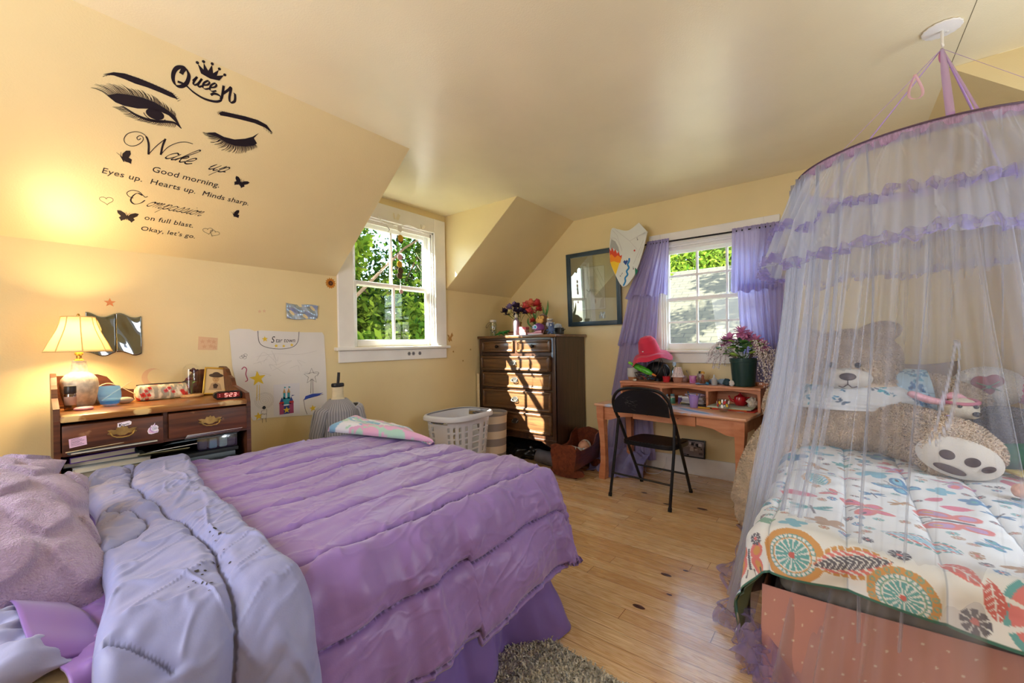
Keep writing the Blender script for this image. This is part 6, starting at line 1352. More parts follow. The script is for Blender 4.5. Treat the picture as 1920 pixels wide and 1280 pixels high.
b = B(); b.prism([(.035 * sin(a) * (1 - .15 * cos(a)), -.088 * cos(a)) for a in np.linspace(0, 2*pi, 30)[:-1]], 0, .010, 'z'); b.build('sole', mk('white_rubber', '#EFE6E6', .6), sh_, smooth=40)
for k in range(4): b = B(); b.tube([(-.020, -.004 - .014 * k, .036 + .005 * k), (0, -.004 - .014 * k, .046 + .005 * k), (.020, -.004 - .014 * k, .036 + .005 * k)], .0028, 6); b.build('strap', mk('pale_pink_lace', '#F1C4CB', .7), sh_)
cr_ = thing('toy_creature', 'small blue creature figure on the chest of drawers', 'toy', on_chest(3.545, 2.285))
b = B(); b.ell((0, 0, .045), (.028, .030, .032), 18, 12); b.ell((0, 0, .085), (.030, .034, .028), 18, 12)
for sg in (-1, 1): b.tube([(0, sg * .018, .10), (0, sg * .026, .125)], [.010, .003], 8); b.tube([(0, sg * .026, .055), (-.02, sg * .045, .035)], [.010, .009], 8); b.ell((-.012, sg * .020, .013), (.022, .013, .013), 12, 8)
melt(b, 'body', mk('creature_blue', '#4A5A7E', .6, var=(30, .2)), .0045, 3, cr_)
for sg in (-1, 1):
    b = B(); b.ell((-.027, sg * .013, .09), .009, 12, 8); e_ = b.build('eye', mk('toy_white', '#ECECEC', .3), cr_); b = B(); b.ell((-.034, sg * .012, .09), .0045, 10, 8); b.build('pupil', MATS['black_eye'], e_)
sv_ = thing('figurine', 'silver figurine with a globe on a stand, right on the chest of drawers', 'figurine', on_chest(3.60, 2.185 + .02))
SILV = mk('tarnished_silver', '#A9A59A', .3, .9, var=(40, .3))
b = B(); b.lathe([(.001, 0), (.05, 0), (.05, .008), (.02, .014), (.012, .05)], 22); b.build('foot', SILV, sv_); b = B(); b.ell((0, .01, .105), (.038, .038, .045), 22, 14); b.build('globe', mk('cloudy_globe', '#B9B4B4', .2, var=(30, .3)), sv_); b = B(); b.lathe([(.03, .14), (.034, .15), (.034, .165), (.02, .168)], 18, c=(0, .01, 0)); b.build('collar', SILV, sv_)
b = B()
for k in range(5): a = k * 1.25; b.tube(spline([(.02 * cos(a), -.045 + .02 * sin(a), .004), (.012 * cos(a), -.05, .05), (.02 * cos(a + 1), -.045, .09), (.01 * cos(a), -.04, .125 - .01 * k)]), [.006] * 12 + [.004] * 13, 6)
b.build('branch', SILV, sv_)
mu = thing('music_box', 'small black music box with a crank and clear dome, right end of the chest top', 'music box', on_chest(3.60, 2.075 + .16 - .13))
mu.location.y = 2.115 + .085
b = B(); b.box(-.035, .035, -.05, .05, 0, .065, bev=.004); b.build('case', mk('black_case', '#1C1C1E', .3), mu, smooth=30); b = B(); b.M = Matrix.Translation((0, 0, .066)) @ Matrix.Rotation(pi/2, 4, 'Y'); b.prism([(-.0 - .042 * sin(a), .042 * cos(a)) for a in np.linspace(0, pi, 20)], -.012, .012, 'z'); b.build('dial', mk('grey_dial', '#9A9C9E', .35, var=(60, .3)), mu, smooth=30)
b = B(); b.tube([(0, -.05, .035), (0, -.068, .035), (0, -.070, .048), (0, -.084, .048)], .004, 8); b.build('crank', KNOBM, mu)
for o_ in (mu,): o_.location.y = 2.245 - .075
mu.location = on_chest(3.63, 2.255); sv_.location = on_chest(3.66, 2.385 - .02); mk_.location = on_chest(3.72, 2.50)
# ------------------------------------------------------------------ picture, shield and curtains on the right wall
pc_ = thing('picture_frame', 'dark blue framed drawing of an arched hall behind glass', 'picture', (D2 - .012, 2.075, 1.43)); pc_.rotation_euler = (0, rad(-2.2), 0)
FRM = mk('blue_black_frame', '#2F424E', .35, var=(20, .12)); hw, hh = .315, .80
b = B(); e = .047
for a0, a1, c0, c1 in ((-hw, -hw + e, 0, hh), (hw - e, hw, 0, hh), (-hw + e, hw - e, 0, e), (-hw + e, hw - e, hh - e, hh)): b.box(-.026, .0, a0, a1, c0, c1, bev=.003)
b.build('frame', FRM, pc_, smooth=30)
f = Flat((-.008, hw - e + .002, e - .002), (0, -1, 0), (0, 0, 1), .001); f.n = Vector((-1, 0, 0)); W_, H_ = 2 * (hw - e) + -.004, hh - 2 * e + .004
f.fill([(0, 0), (W_, 0), (W_, H_), (0, H_)]); f.build('mat_board', mk('olive_mat', '#A9A68C', .8), pc_)
f = Flat((-.0095, hw - e + .002, e - .002), (0, -1, 0), (0, 0, 1), .0008); f.n = Vector((-1, 0, 0)); x0, x1, y0_, y1_ = .115, .405, .13, .585
f.fill([(x0 - .004, y0_ - .004), (x1 + .004, y0_ - .004), (x1 + .004, y1_ + .004), (x0 - .004, y1_ + .004)], 1); f.fill([(x0, y0_), (x1, y0_), (x1, y1_), (x0, y1_)], 0, .0004)
h_ = .0009
f.fill([(x0 + .01, y0_ + .02), (x0 + .055, y0_ + .02), (x0 + .06, y1_ - .01), (x0 + .01, y1_ - .01)], 2, h_); f.fill([(x0 + .10, y1_ - .10), (x0 + .165, y1_ - .10), (x0 + .16, y1_ - .02), (x0 + .105, y1_ - .02)], 3, h_)
for k in range(9): f.ribbon([(x0 + .02 + .01 * sin(k * 2.1), y0_ + .03 + .045 * k), (x0 + .05, y0_ + .05 + .045 * k)], .002, 1, h_ * 1.4)
for r_ in (.075, .088): f.ribbon([(x0 + .16 + r_ * cos(a), y0_ + .13 + r_ * .9 * sin(a)) for a in np.linspace(0, pi, 16)], .003, 1, h_)
for k in range(22): q = random.Random(k); X, Y = x0 + .08 + q.random() * .19, y0_ + .03 + q.random() * .40; f.ribbon([(X, Y), (X + q.uniform(-.03, .03), Y + q.uniform(-.05, .05))], .0014, 1 if k % 2 else 2, h_)
f.fill([(x1 - .07, y0_ + .01), (x1 - .01, y0_ + .01), (x1 - .012, y0_ + .12), (x1 - .05, y0_ + .10)], 2, h_); f.ribbon([(x0 + .17, y1_ - .03), (x1 - .01, y0_ + .20)], .004, 2, h_); f.ribbon([(x0 + .21, y1_ - .02), (x1 - .01, y0_ + .28)], .003, 1, h_)
f.build('drawing', [mk('drawing_paper', '#B9C0BC', .7, var=(14, .10)), mk('drawing_ink', '#5E6A6A', .8), mk('drawing_wash', '#8A9694', .8), mk('drawing_light', '#D4D8D4', .8)], pc_)
b = B(); b.box(-.0135, -.0125, -hw + e - .002, hw - e + .002, e - .002, hh - e + .002); b.build('glass', mk_glass('picture_glass', '#F4F7F4', 0, .80), pc_, smooth=0)

sd_ = thing('shield', "child's white cardboard shield with drawn flames and a river, by the curtain", 'shield', (3.975, 1.64, 1.80)); sd_.rotation_euler = (0, rad(-3), 0)
ol = spline([(.13, .60), (.02, .545), (-.085, .575), (-.15, .595), (-.175, .50), (-.187, .36), (-.175, .24), (-.13, .12), (-.055, 0), (.05, .08), (.12, .22), (.17, .36), (.205, .49), (.205, .50), (.13, .60)], 5)
ol = [(p[0], p[1]) for p in ol][:-1]
def SF(off=0): f = Flat((-off, 0, 0), (0, -1, 0), (0, 0, 1), .0008); f.n = Vector((-1, 0, 0)); return f
f = SF(); f.t = .008; f.fill(ol); f.build('board', mk('white_card', '#D9DCD6', .7, var=(4, .04)), sd_)
def art2(nm, mats, fn): f = SF(.0084); fn(f); return f.build(nm, mats, sd_)
art2('flames', [mk('flame_red', '#D8482A', .7), mk('flame_orange', '#EE8A22', .7), mk('flame_yellow', '#F2C62E', .7)], lambda f: (f.fill([(-.183, .30), (-.186, .40), (-.17, .37), (-.155, .41), (-.14, .36), (-.122, .385), (-.105, .335), (-.09, .355), (-.075, .31), (-.055, .315), (-.06, .28), (-.10, .26), (-.14, .27)], 0), f.fill([(-.182, .25), (-.184, .33), (-.165, .34), (-.13, .30), (-.10, .32), (-.06, .285), (-.075, .24), (-.11, .23), (-.15, .255)], 1, .0005), f.fill([(-.172, .225), (-.178, .262), (-.14, .265), (-.10, .245), (-.082, .245), (-.13, .125)], 2, .001)))
art2('river', [mk('river_blue', '#2A7FB8', .7)], lambda f: f.ribbon(spline([(.02, .275), (.015, .24), (.0, .215), (.012, .18), (-.012, .15), (-.004, .115), (-.03, .085), (-.03, .05), (-.052, .01)]), [.006] + [.017] * 64))
art2('pencil_lines', [PENC], lambda f: [f.ribbon(p, .0022) for p in ([(-.15, .58), (-.10, .52), (-.07, .42), (-.05, .36)], spline([(-.17, .50), (-.12, .49), (-.08, .43), (-.055, .35)]), spline([(-.165, .46), (-.12, .44), (-.09, .38)]), [(-.12, .58), (.03, .44), (.10, .35)], [(.03, .44), (.19, .50)], [(.06, .21), (.17, .43)], [(.11, .26), (.165, .38)])])
art2('shading', [mk('pencil_shade', '#A9ABA6', .9)], lambda f: f.fill([(-.178, .42), (-.16, .49), (-.12, .46), (-.09, .40), (-.08, .345), (-.11, .37), (-.13, .385), (-.15, .40), (-.17, .385)]))
art2('green_triangle', [mk('felt_green', '#1E7A5A', .7)], lambda f: f.fill([(.073, .175), (.105, .14), (.075, .095)])); art2('blue_heart', [mk('felt_navy', '#2B4A8E', .7)], lambda f: f.fill([(-.02, .21), (-.045, .245), (-.03, .262), (-.018, .25), (-.005, .262), (.006, .245)]))
art2('red_dot', [mk('felt_red', '#C8453A', .7)], lambda f: f.fill(circle(.009, 12, (.075, .34))))
art2('ink_marks', [INK], lambda f: [f.fill(circle(r_, 8, (x, y))) for x, y, r_ in ((-.08, .11, .005), (-.068, .125, .004), (-.058, .135, .004), (.058, .165, .006), (.056, .18, .004), (.11, .44, .005), (.106, .455, .004))])

rod = thing('curtain_rod', 'thin black curtain rod across the desk window', 'curtain rod', (4.045, .93, 2.19))
b = B(); b.tube([(4.045, .31, 2.185), (4.045, .93, 2.192), (4.045, 1.60, 2.200)], .0075, 10); pt(b, 'rod', mk('black_rod', '#1B1A1E', .4, .5), rod)
for y_ in (.33, 1.55): b = B(); b.tube([(4.045, y_, 2.19), (4.10, y_, 2.19)], .006, 8); b.box(4.088, 4.10, y_ - .012, y_ + .012, 2.16, 2.235, bev=.003); pt(b, 'bracket', MATS['black_rod'], rod)
LAV = mk_sheer('lavender_voile', '#BDB5E0', trans=.5)
def tier(root, ztop, zbot, top, bot, xw, seed, nfold, amp, flare=.02, head=False, nu=150, nv=60, floor=None):
    """One ruffle tier: pleated cloth between two y-ranges, hemmed at the bottom."""
    U, V = mesh_uv(0, 1, nu, 0, 1, nv); yy = lerp(lerp(top[0], top[1], U), lerp(bot[0], bot[1], U), V**1.15); zz = lerp(ztop, zbot, V)
    ph = U * nfold * 2 * pi + 1.6 * vnoise(U * 5, V * 1.2, seed) + seed
    x = xw - flare * V - amp * (.35 + .65 * V) * (np.sin(ph) + .4 * np.sin(2.3 * ph + 1)) - .006 * vnoise(U * 26, V * 3, seed + 2)
    zz = zz + .012 * np.sin(ph * .5) * V + .02 * vnoise(U * 3, V * .1, seed + 5) * V
    if head: x = x - .006 * np.sin(U * nfold * 14) * np.exp(-(V / .06)**2); zz = zz + .010 * (V < .015)
    return sheet('ruffle_tier', np.stack([x, yy, zz], -1), LAV, root)
lc_ = thing('curtain', 'lavender ruffled curtain, left of the desk window, trailing to the floor', 'curtain', (4.0, 1.5, 0))
tier(lc_, 2.215, 1.685, (1.47, 1.262), (1.70, 1.270), 4.035, 3, 7, .014, .03, True); tier(lc_, 1.76, 1.225, (1.665, 1.37), (1.795, 1.40), 4.05, 7, 6, .014, .02); tier(lc_, 1.30, .70, (1.775, 1.43), (1.89, 1.46), 4.066, 11, 6, .010, .01); tier(lc_, .76, .10, (1.87, 1.47), (1.97, 1.42), 4.066, 13, 6, .012, .03)
U, V = mesh_uv(0, 1, 130, 0, 1, 60)   # the pool of cloth on the floor
yy = lerp(1.99, 1.45, U) + .03 * np.sin(V * 5); xx = lerp(4.02, 3.62, V**.9) + .05 * np.sin(U * 9) * V + .02 * vnoise(U * 9, V * 6, 5)
zz = np.maximum(.006, .16 * (1 - V)**1.6 + .030 * np.sin(U * 26 + V * 4) * (1 - V * .4) * (V > .02) + .035 * fbm(U * 5, V * 5, 9) * (1 - V))
sheet('floor_pool', np.stack([xx, yy, zz], -1), LAV, lc_, thick=.003)
rc_ = thing('curtain', 'lavender ruffled curtain, right of the desk window, beside the canopy', 'curtain', (4.0, .5, 0))
tier(rc_, 2.205, 1.665, (.725, .34), (.735, .37), 4.035, 5, 8, .016, .03, True); tier(rc_, 1.74, 1.15, (.69, .33), (.655, .30), 4.045, 9, 7, .018, .03); tier(rc_, 1.22, .62, (.62, .28), (.58, .24), 4.05, 15, 6, .018, .03)

# ------------------------------------------------------------------ desk under the window
PINE = mk_wood('orange_pine', '#B8714A', '#D2916A', .42, scale=(24, 3, 24)); PINET = mk_wood('pine_top', '#C98E68', '#D9A582', .3, scale=(24, 3, 24), wear=('#B9C0CE', 4, .60))
dk = thing('desk', 'orange pine desk with a low hutch, in front of the window', 'desk', (3.318, .525, 0), rad(-7)); DZ = .69
b = B(); b.box(0, .595, 0, 1.27, DZ - .024, DZ, bev=.007); b.build('desk_top', PINET, dk, smooth=30)
def leg(x, y, sx, sy):
    b = B(); rows_ = [(0, .030, .0), (.04, .033, .002), (.16, .026, .008), (.34, .025, .006), (.48, .030, .0), (.56, .034, -.004), (.666, .036, -.004)]
    vs = []
    for z_, w_, o_ in rows_:
        for a, c_ in ((-1, -1), (1, -1), (1, 1), (-1, 1)): vs.append((x + sx * o_ * -1 + a * w_, y + sy * o_ * -1 + c_ * w_, z_))
    n_ = len(rows_); b.add(vs, [(i*4+j, i*4+(j+1) % 4, i*4+4+(j+1) % 4, i*4+4+j) for i in range(n_-1) for j in range(4)] + [(3, 2, 1, 0), (n_*4-4, n_*4-3, n_*4-2, n_*4-1)]); b.build('leg', PINE, dk, smooth=20)
for x, sx in ((.055, -1), (.54, 1)):
    for y, sy in ((.055, -1), (1.215, 1)): leg(x, y, sx, sy)
def arch(y0, y1, zlow, zmid): return [(y0, DZ - .026), (y0, zlow), (y0 + .02, zlow), (lerp(y0, y1, .35), zmid), (lerp(y0, y1, .5), zmid + .004), (lerp(y0, y1, .65), zmid), (y1 - .02, zlow), (y1, zlow), (y1, DZ - .026)]
b = B(); b.prism([(.09, DZ - .026), (.09, .545), (.15, .55), (.24, .585), (.36, .60), (.36, DZ - .026)], .034, .052, 'x'); b.prism([(.90, DZ - .026), (.90, .60), (1.02, .585), (1.12, .55), (1.18, .545), (1.18, DZ - .026)], .034, .052, 'x')
for x0 in (.543,): b.box(x0, x0 + .018, .09, 1.18, .56, DZ - .026)
for y_ in (.03, 1.222): b.box(.09, .505, y_, y_ + .018, .57, DZ - .026)
b.build('apron', PINE, dk, smooth=0)
b = B(); b.box(.028, .046, .365, .895, .585, DZ - .03, bev=.003); d_ = b.build('drawer', PINE, dk, smooth=0)
for y_ in (.50, .63, .76): b = B(); b.M = Matrix.Translation((.028, y_, .632)) @ Matrix.Rotation(-pi/2, 4, 'Y'); b.lathe([(.004, 0), (.004, .002), (.001, .003)], 10); b.build('screw_hole', mk('screw_dark', '#4A2A1A', .6), d_)
hx0, hx1, HT = .37, .585, .873
b = B(); b.box(hx0 - .008, hx1, .0, 1.215, HT - .02, HT, bev=.004); b.box(hx0, hx1, .004, .024, DZ + .0005, HT - .02); b.box(hx0, hx1, 1.191, 1.211, DZ + .0005, HT - .02)
for y_ in (.40, .80): b.box(hx0, hx1 - .01, y_ - .009, y_ + .009, DZ + .0005, HT - .02)
b.box(hx1 - .010, hx1, .024, 1.191, DZ + .0005, HT - .02); b.box(hx1 - .014, hx1, .0, 1.215, HT, HT + .03, bev=.004)
for y0_, y1_ in ((.024, .391), (.409, .791), (.809, 1.191)): b.prism([(y0_, HT - .02), (y0_, HT - .050), (lerp(y0_, y1_, .18), HT - .040), (lerp(y0_, y1_, .5), HT - .030), (lerp(y0_, y1_, .82), HT - .040), (y1_, HT - .050), (y1_, HT - .02)], hx0 + .002, hx0 + .016, 'x')
b.build('hutch', PINE, dk, smooth=0)
f = Flat((0, 0, DZ + .0004), (0, -1, 0), (1, 0, 0), .0004); f.n = Vector((0, 0, 1))
for pts_, m_ in (([(-.95, .25), (-.80, .32), (-.62, .30), (-.48, .22), (-.33, .14), (-.24, .05), (-.4, .04), (-.6, .12), (-.8, .16)], 0), ([(-.58, .20), (-.50, .19), (-.40, .13), (-.28, .08), (-.30, .05), (-.42, .085), (-.52, .15)], 1), ([(-.75, .27), (-.68, .25), (-.60, .25), (-.64, .28)], 1), ([(-.16, .30), (-.10, .28), (-.12, .34)], 2)): f.fill(spline(pts_ + [pts_[0]], 4)[:-1], m_, .0002 * m_)
f.build('paint_stain', [mk('pale_paint', '#C9BBC0', .4), mk('blue_paint', '#6E9CC0', .4), mk('white_paint', '#D9D6D2', .4)], dk)
dkM = Matrix.Translation(dk.location) @ Matrix.Rotation(rad(-7), 4, 'Z')
def on_desk(x, y, z=DZ): return dkM @ Vector((x, y, z + .0006))
HTZ = HT
def cup(name, label, cat, loc, r0, r1, h, m, wall=.0025, n=28):
    r = thing(name, label, cat, loc); b = B(); b.lathe([(.001, 0), (r0, 0), (r1, h), (r1 + .002, h), (r1 + .002, h + .003), (r1 - wall, h + .003), (r0 - wall, .004), (.001, .004)], n); b.build('body', m, r, smooth=40); return r
def brush(label, p0, p1, hx, tip, group=None, w=.0032):
    r = thing('paint_brush', label, 'brush', p0, 0, group); d = Vector(p1) - Vector(p0); b = B(); b.tube([(0, 0, 0), d * .5, d * .8], [w * .7, w, w * .8], 8); b.build('handle', col_m(hx), r)
    b = B(); b.tube([d * .8, d * .88], w * 1.05, 8); b.build('ferrule', PEWT, r); b = B(); b.tube([d * .88, d * .95, d], [w, w * 1.1, w * .2], 8); b.build('bristles', col_m(tip), r); return r
# on the writing surface
P_ = on_desk(.30, .482); cup('cup', 'lilac plastic cup of paint brushes on the desk', 'cup', P_, .029, .039, .098, mk('lilac_plastic', '#A98BD0', .35))
for k, (dx, dy, lx, ly, hx, tp, lb) in enumerate(((.0, .015, -.01, .045, '#2A4A80', '#25304A', 'thick blue brush in the lilac cup'), (.005, -.008, .01, -.025, '#D98A2E', '#C9772A', 'orange brush in the lilac cup'), (-.008, .018, -.005, .055, '#D9A02E', '#C98A2A', 'yellow brush leaning left in the lilac cup'), (.006, -.014, .01, -.05, '#2E5A9A', '#2E3A5A', 'slim blue brush leaning right in the lilac cup'))):
    brush(lb, P_ + Vector((dx * .6, dy * .6, .006)), P_ + Vector((lx, ly, (.135, .118, .128, .115)[k])), hx, tp, None, (.007, .004, .0035, .0035)[k])
g_ = thing('tumbler', 'stemless glass painted with red and yellow leaves on the desk', 'glass', on_desk(.27, .217)); prof_ = [(.001, .004), (.024, .004), (.036, .02), (.043, .048), (.043, .066), (.038, .102), (.0368, .102), (.0415, .066), (.0415, .048), (.034, .022), (.022, .010), (.001, .010)]
b = B(); b.lathe(prof_, 32); b.build('bowl', mk_glass('thin_glass', '#F2F6F6', .0, .88), g_, smooth=60)
rs = random.Random(6)
for k in range(16):
    a = 2*pi*k/16; z_ = .055 + .022 * (k % 2) + rs.uniform(-.006, .006); b = B(); b.M = Matrix.Rotation(a, 4, 'Z') @ Matrix.Translation((.0445, 0, z_)) @ Matrix.Rotation(rs.uniform(-1, 1), 4, 'X')
    b.prism([(.009 * cos(q) , .014 * sin(q)) for q in np.linspace(0, 2*pi, 12)[:-1]], 0, .0008, 'x'); b.build('painted_leaf', (mk('leaf_red', '#C2302E', .4), mk('leaf_yellow', '#DDB93A', .4), mk('leaf_white', '#EDE9E2', .4))[k % 3], g_, smooth=0)
def paintpot(label, x, y, hx, cap='#CFCFC8', h=.055): 
    r = thing('paint_bottle', label, 'paint bottle', on_desk(x, y), 0, 'paint bottles on the desk'); b = B(); b.lathe([(.001, 0), (.020, 0), (.021, .003), (.021, h * .72), (.015, h * .80), (.015, h * .83)], 20); b.build('body', col_m(hx), r); b = B(); b.lathe([(.017, h * .82), (.0175, h * .84), (.0175, h), (.015, h + .002), (.001, h + .002)], 20); b.build('cap', col_m(cap), r)
paintpot('violet paint bottle, rightmost of the row on the desk', .44, .655, '#6A5088', h=.07); paintpot('green paint bottle next to the violet one on the desk', .42, .715, '#4F8A78', h=.062); paintpot('peach paint bottle left of the green one on the desk', .42, .765, '#C9A58E', h=.055); paintpot('teal-capped paint bottle behind the green one', .48, .745, '#8FB9B4', '#7FB0B8', .075); paintpot('blue-capped paint bottle, leftmost behind the chair back', .47, .80, '#9CC0CE', '#8DB4CC', .07)
z_ = 0
for lb, hx, h, w, rz, nm in (('dark book at the bottom of the pile in the middle bay', '#3A3E44', .012, .10, .05, 'book'), ('white notepad second from the bottom in the middle bay', '#CFCBCB', .018, .095, -.05, 'notepad'), ('pale striped notebook in the middle bay pile', '#B9B4BE', .016, .09, .08, 'notebook'), ('white stack of cards near the top of the middle bay pile', '#DEDADF', .02, .09, -.02, 'card_stack')):
    b = B(); b.box(-.065, .065, -w, w, 0, h, bev=.003); o = b.build(nm, col_m(hx), loc=on_desk(.475, .54, DZ + z_)); o.rotation_euler = (0, 0, rad(-7) + rz); tag(o, lb, nm.split('_')[0]); z_ += h + .001
blob('pouch', 'rumpled lilac-white pouch on top of the middle bay pile', 'pouch', on_desk(.475, .54, DZ + z_), (.05, .085, .018), mk('pale_lilac_cloth', '#C9B9D0', .8, var=(12, .15)), 3, .15)
b = B(); b.tube([(0, -.045, 0), (0, .045, 0)], [.009, .007], 12); o = b.build('glue_stick', mk('ochre_plastic', '#B9A04E', .4), loc=on_desk(.42, .60) + Vector((0, 0, .0095))); tag(o, 'ochre tube lying between paint bottles and the lilac cup', 'tube')
tp = thing('teapot', 'small red ceramic teapot in the right bay of the hutch', 'teapot', on_desk(.50, .185)); b = B(); b.lathe([(.001, 0), (.032, 0), (.046, .02), (.050, .045), (.042, .072), (.022, .082), (.001, .083)], 26); REDG = mk('red_glaze', '#B81E28', .2, coat=.5); b.build('body', REDG, tp); b = B(); b.lathe([(.02, .083), (.012, .09), (.006, .092), (.009, .10), (.001, .104)], 16); b.build('lid', REDG, tp)
b = B(); b.tube(spline([(0, .045, .03), (0, .07, .045), (0, .085, .075)]), [.011] * 8 + [.007] * 9, 10); b.build('spout', REDG, tp); b = B(); b.tube(spline([(0, -.042, .065), (0, -.072, .062), (0, -.075, .035), (0, -.045, .025)]), .006, 8); b.build('handle', REDG, tp)
blob('ceramic_figure', 'small white and brown figure at the right end of the hutch bay', 'figure', on_desk(.46, .085), (.025, .035, .042), mk('white_brown_mottle', '#CFC4B4', .5, var=(40, .3)), 8, .45)
for k, (lb, x0, x1, y0_, y1_, z0_, h, hx, rz) in enumerate((('red folder at the bottom of the paper pile in the right bay', .30, .56, .03, .34, 0, .006, '#B8342E', .02), ('orange folder in the paper pile in the right bay', .31, .56, .08, .37, .007, .005, '#D9822E', -.03), ('pale green sheet of card on top of the paper pile in the right bay', .31, .57, .06, .385, .013, .008, '#BFC9B8', .03))):
    b = B(); b.box(-(x1 - x0)/2, (x1 - x0)/2, -(y1_ - y0_)/2, (y1_ - y0_)/2, 0, h, bev=.001); o = b.build('folder' if 'folder' in lb else 'card', col_m(hx), loc=on_desk((x0 + x1)/2 - .0, (y0_ + y1_)/2, DZ + z0_)); o.rotation_euler = (0, 0, rad(-7) + rz); tag(o, lb, 'folder' if 'folder' in lb else 'card')
tp.location.z += .022
for o_ in bpy.data.objects:
    if o_.name.startswith('ceramic_figure'): o_.location.z += .022
g_.location = on_desk(.20, .217)
b = B(); b.tube([(0, -.05, 0), (0, .04, 0)], [.004, .006], 8); o = b.build('crayon', mk('yellow_crayon', '#E0B02E', .5), loc=on_desk(.285, .40) + Vector((0, 0, .0065))); tag(o, 'short yellow crayon in front of the right bay', 'crayon')
# on the hutch
def on_hutch(x, y): return dkM @ Vector((min(x, .53), y, HTZ + .0006))
pl_ = thing('plant_pot', 'white pot with terracotta base at the left end of the hutch', 'pot', on_hutch(.52, 1.16)); b = B(); b.lathe([(.001, 0), (.042, 0), (.048, .03)], 28); b.build('base', mk('terracotta', '#B07A50', .8), pl_); b = B(); b.lathe([(.048, .030), (.052, .045), (.053, .115), (.050, .117), (.048, .10), (.001, .09)], 28); b.build('body', mk('white_glaze', '#CFCBC4', .4), pl_)
blob('shell', 'small white shell on the hutch edge', 'shell', on_hutch(.42, 1.085), (.012, .018, .010), mk('shell_white', '#E2DACD', .5), 2, .3, 18, 12)
wb = thing('wire_basket', 'dark wire basket of odds and ends under the red hat', 'basket', on_hutch(.48, .99)); WIRE = mk('steel_wire', '#8C8C90', .25, 1.0)
b = B()
for z_, r_ in ((.012, .05), (.04, .085), (.075, .10)): b.tube([(r_ * cos(q) * .8, r_ * sin(q) * 1.2, z_) for q in np.linspace(0, 2*pi, 31)[:-1]], .0028, 6, closed=True)
for k in range(14): q = 2*pi*k/14; b.tube(spline([(.045 * cos(q) * .8, .045 * sin(q) * 1.2, .010), (.08 * cos(q + .15) * .8, .08 * sin(q + .15) * 1.2, .03), (.10 * cos(q + .3) * .8, .10 * sin(q + .3) * 1.2, .078)]), .0022, 5)
b.build('frame', WIRE, wb); rs = random.Random(31)
for hx in ('#4A4A52', '#7A8A9A', '#A23A3A', '#C9B98A', '#2E5A7A'):
    b = B()
    for k in range(5): a = rs.uniform(0, 6.28); q = rs.uniform(0, .05); b.ell((q * cos(a), q * 1.4 * sin(a), rs.uniform(.02, .055)), (rs.uniform(.008, .018), rs.uniform(.008, .02), rs.uniform(.006, .014)), 10, 8)
    o = b.build('trinkets', col_m(hx), wb); o['kind'] = 'stuff'
gb = thing('bottle', 'bright green plastic bottle lying across the wire basket', 'bottle', on_hutch(.41, 1.0) + Vector((0, 0, .115))); d = dkM.to_3x3() @ Vector((.0, -1, -.43)); d.normalize(); q_ = d.to_track_quat('Z', 'Y').to_matrix().to_4x4()
b = B(q_ @ Matrix.Translation((0, 0, -.14))); b.lathe([(.009, 0), (.012, .004), (.012, .02), (.016, .035), (.028, .075), (.030, .11), (.029, .20), (.018, .235), (.010, .25)], 26); b.build('body', mk('green_plastic', '#4FA82E', .2, var=(40, .3), coat=.4), gb); b = B(q_ @ Matrix.Translation((0, 0, -.14))); b.lathe([(.010, .25), (.011, .252), (.007, .285), (.001, .287)], 18); b.build('nozzle', mk('orange_nozzle', '#D97A2E', .4), gb); b = B(q_ @ Matrix.Translation((0, 0, -.14))); b.lathe([(.013, -.012), (.0135, .006), (.013, .016)], 18); b.build('cap', mk('lime_cap', '#8CC83A', .4), gb)
ht = thing('sun_hat', 'red wide-brimmed sun hat perched over the wire basket', 'hat', on_hutch(.46, .95) + Vector((0, 0, .275))); ht.rotation_euler = (rad(-6), rad(-16), rad(-7)); REDC = mk('red_cotton', '#C8203E', .75, sheen=.2, var=(6, .08), bump=(200, .1))
U, V = mesh_uv(0, 1, 121, 0, 1, 60); an = U * 2 * pi; rr = np.interp(V, [0, .15, .3, .45, .55, .6, .8, 1], [.004, .05, .078, .090, .098, .103, .155, .19]); zz = np.interp(V, [0, .15, .3, .45, .55, .6, .8, 1], [.155, .145, .11, .05, .0, -.008, -.022, -.065]) + .030 * np.clip((V - .6) / .4, 0, 1) * np.sin(an * 2 + .8) + .012 * np.clip((V - .6) / .4, 0, 1) * np.sin(an * 5)
o = sheet('crown_and_brim', np.stack([rr * np.cos(an) * .92, rr * np.sin(an), zz], -1), REDC, None, thick=.003); o.parent = ht
b = B(); b.lathe([(.0995, .0), (.1005, .002), (.0965, .022), (.0955, .022)], 40, caps=False, sx=.93); b.build('hat_band', mk('red_band', '#B01C38', .7), ht); f = Flat((-.0935, .02, .03), (0, -1, 0), (.1, 0, 1), .001); f.n = Vector((-1, 0, .1)); f.fill([(0, 0), (.014, 0), (.014, .009), (0, .009)]); f.build('white_tab', mk('tab_white', '#E9E3E0', .6), ht)
b = B(); b.tube(spline([(-.06, .02, -.02), (-.09, -.0, -.05), (-.10, -.02, -.075)]), .0022, 5); b.build('chin_cord', mk('black_cord', '#1A1416', .6), ht)
bs = thing('headband_stand', 'black rounded case with bare wire hoops holding up the red hat', 'stand', on_hutch(.52, .90))
b = B(); b.ell((0, 0, .10), (.06, .115, .085), 26, 16); b.lathe([(.03, 0), (.03, .03)], 16); b.build('case', mk('matte_black', '#111013', .5), bs); b = B()
for k, (y0_, y1_, zz_) in enumerate(((-.02, -.085, .22), (-.045, -.125, .17), (.03, -.07, .26))): b.tube(spline([(-.07, y0_ + .05, .04), (-.08, y0_, .10), (-.085, (y0_ + y1_) / 2, zz_), (-.06, y1_, .12), (-.05, y1_ - .01, .03), (-.02, y1_ + .02, .004)]), .0032, 6)
b.build('wire_hoop', WIRE, bs)
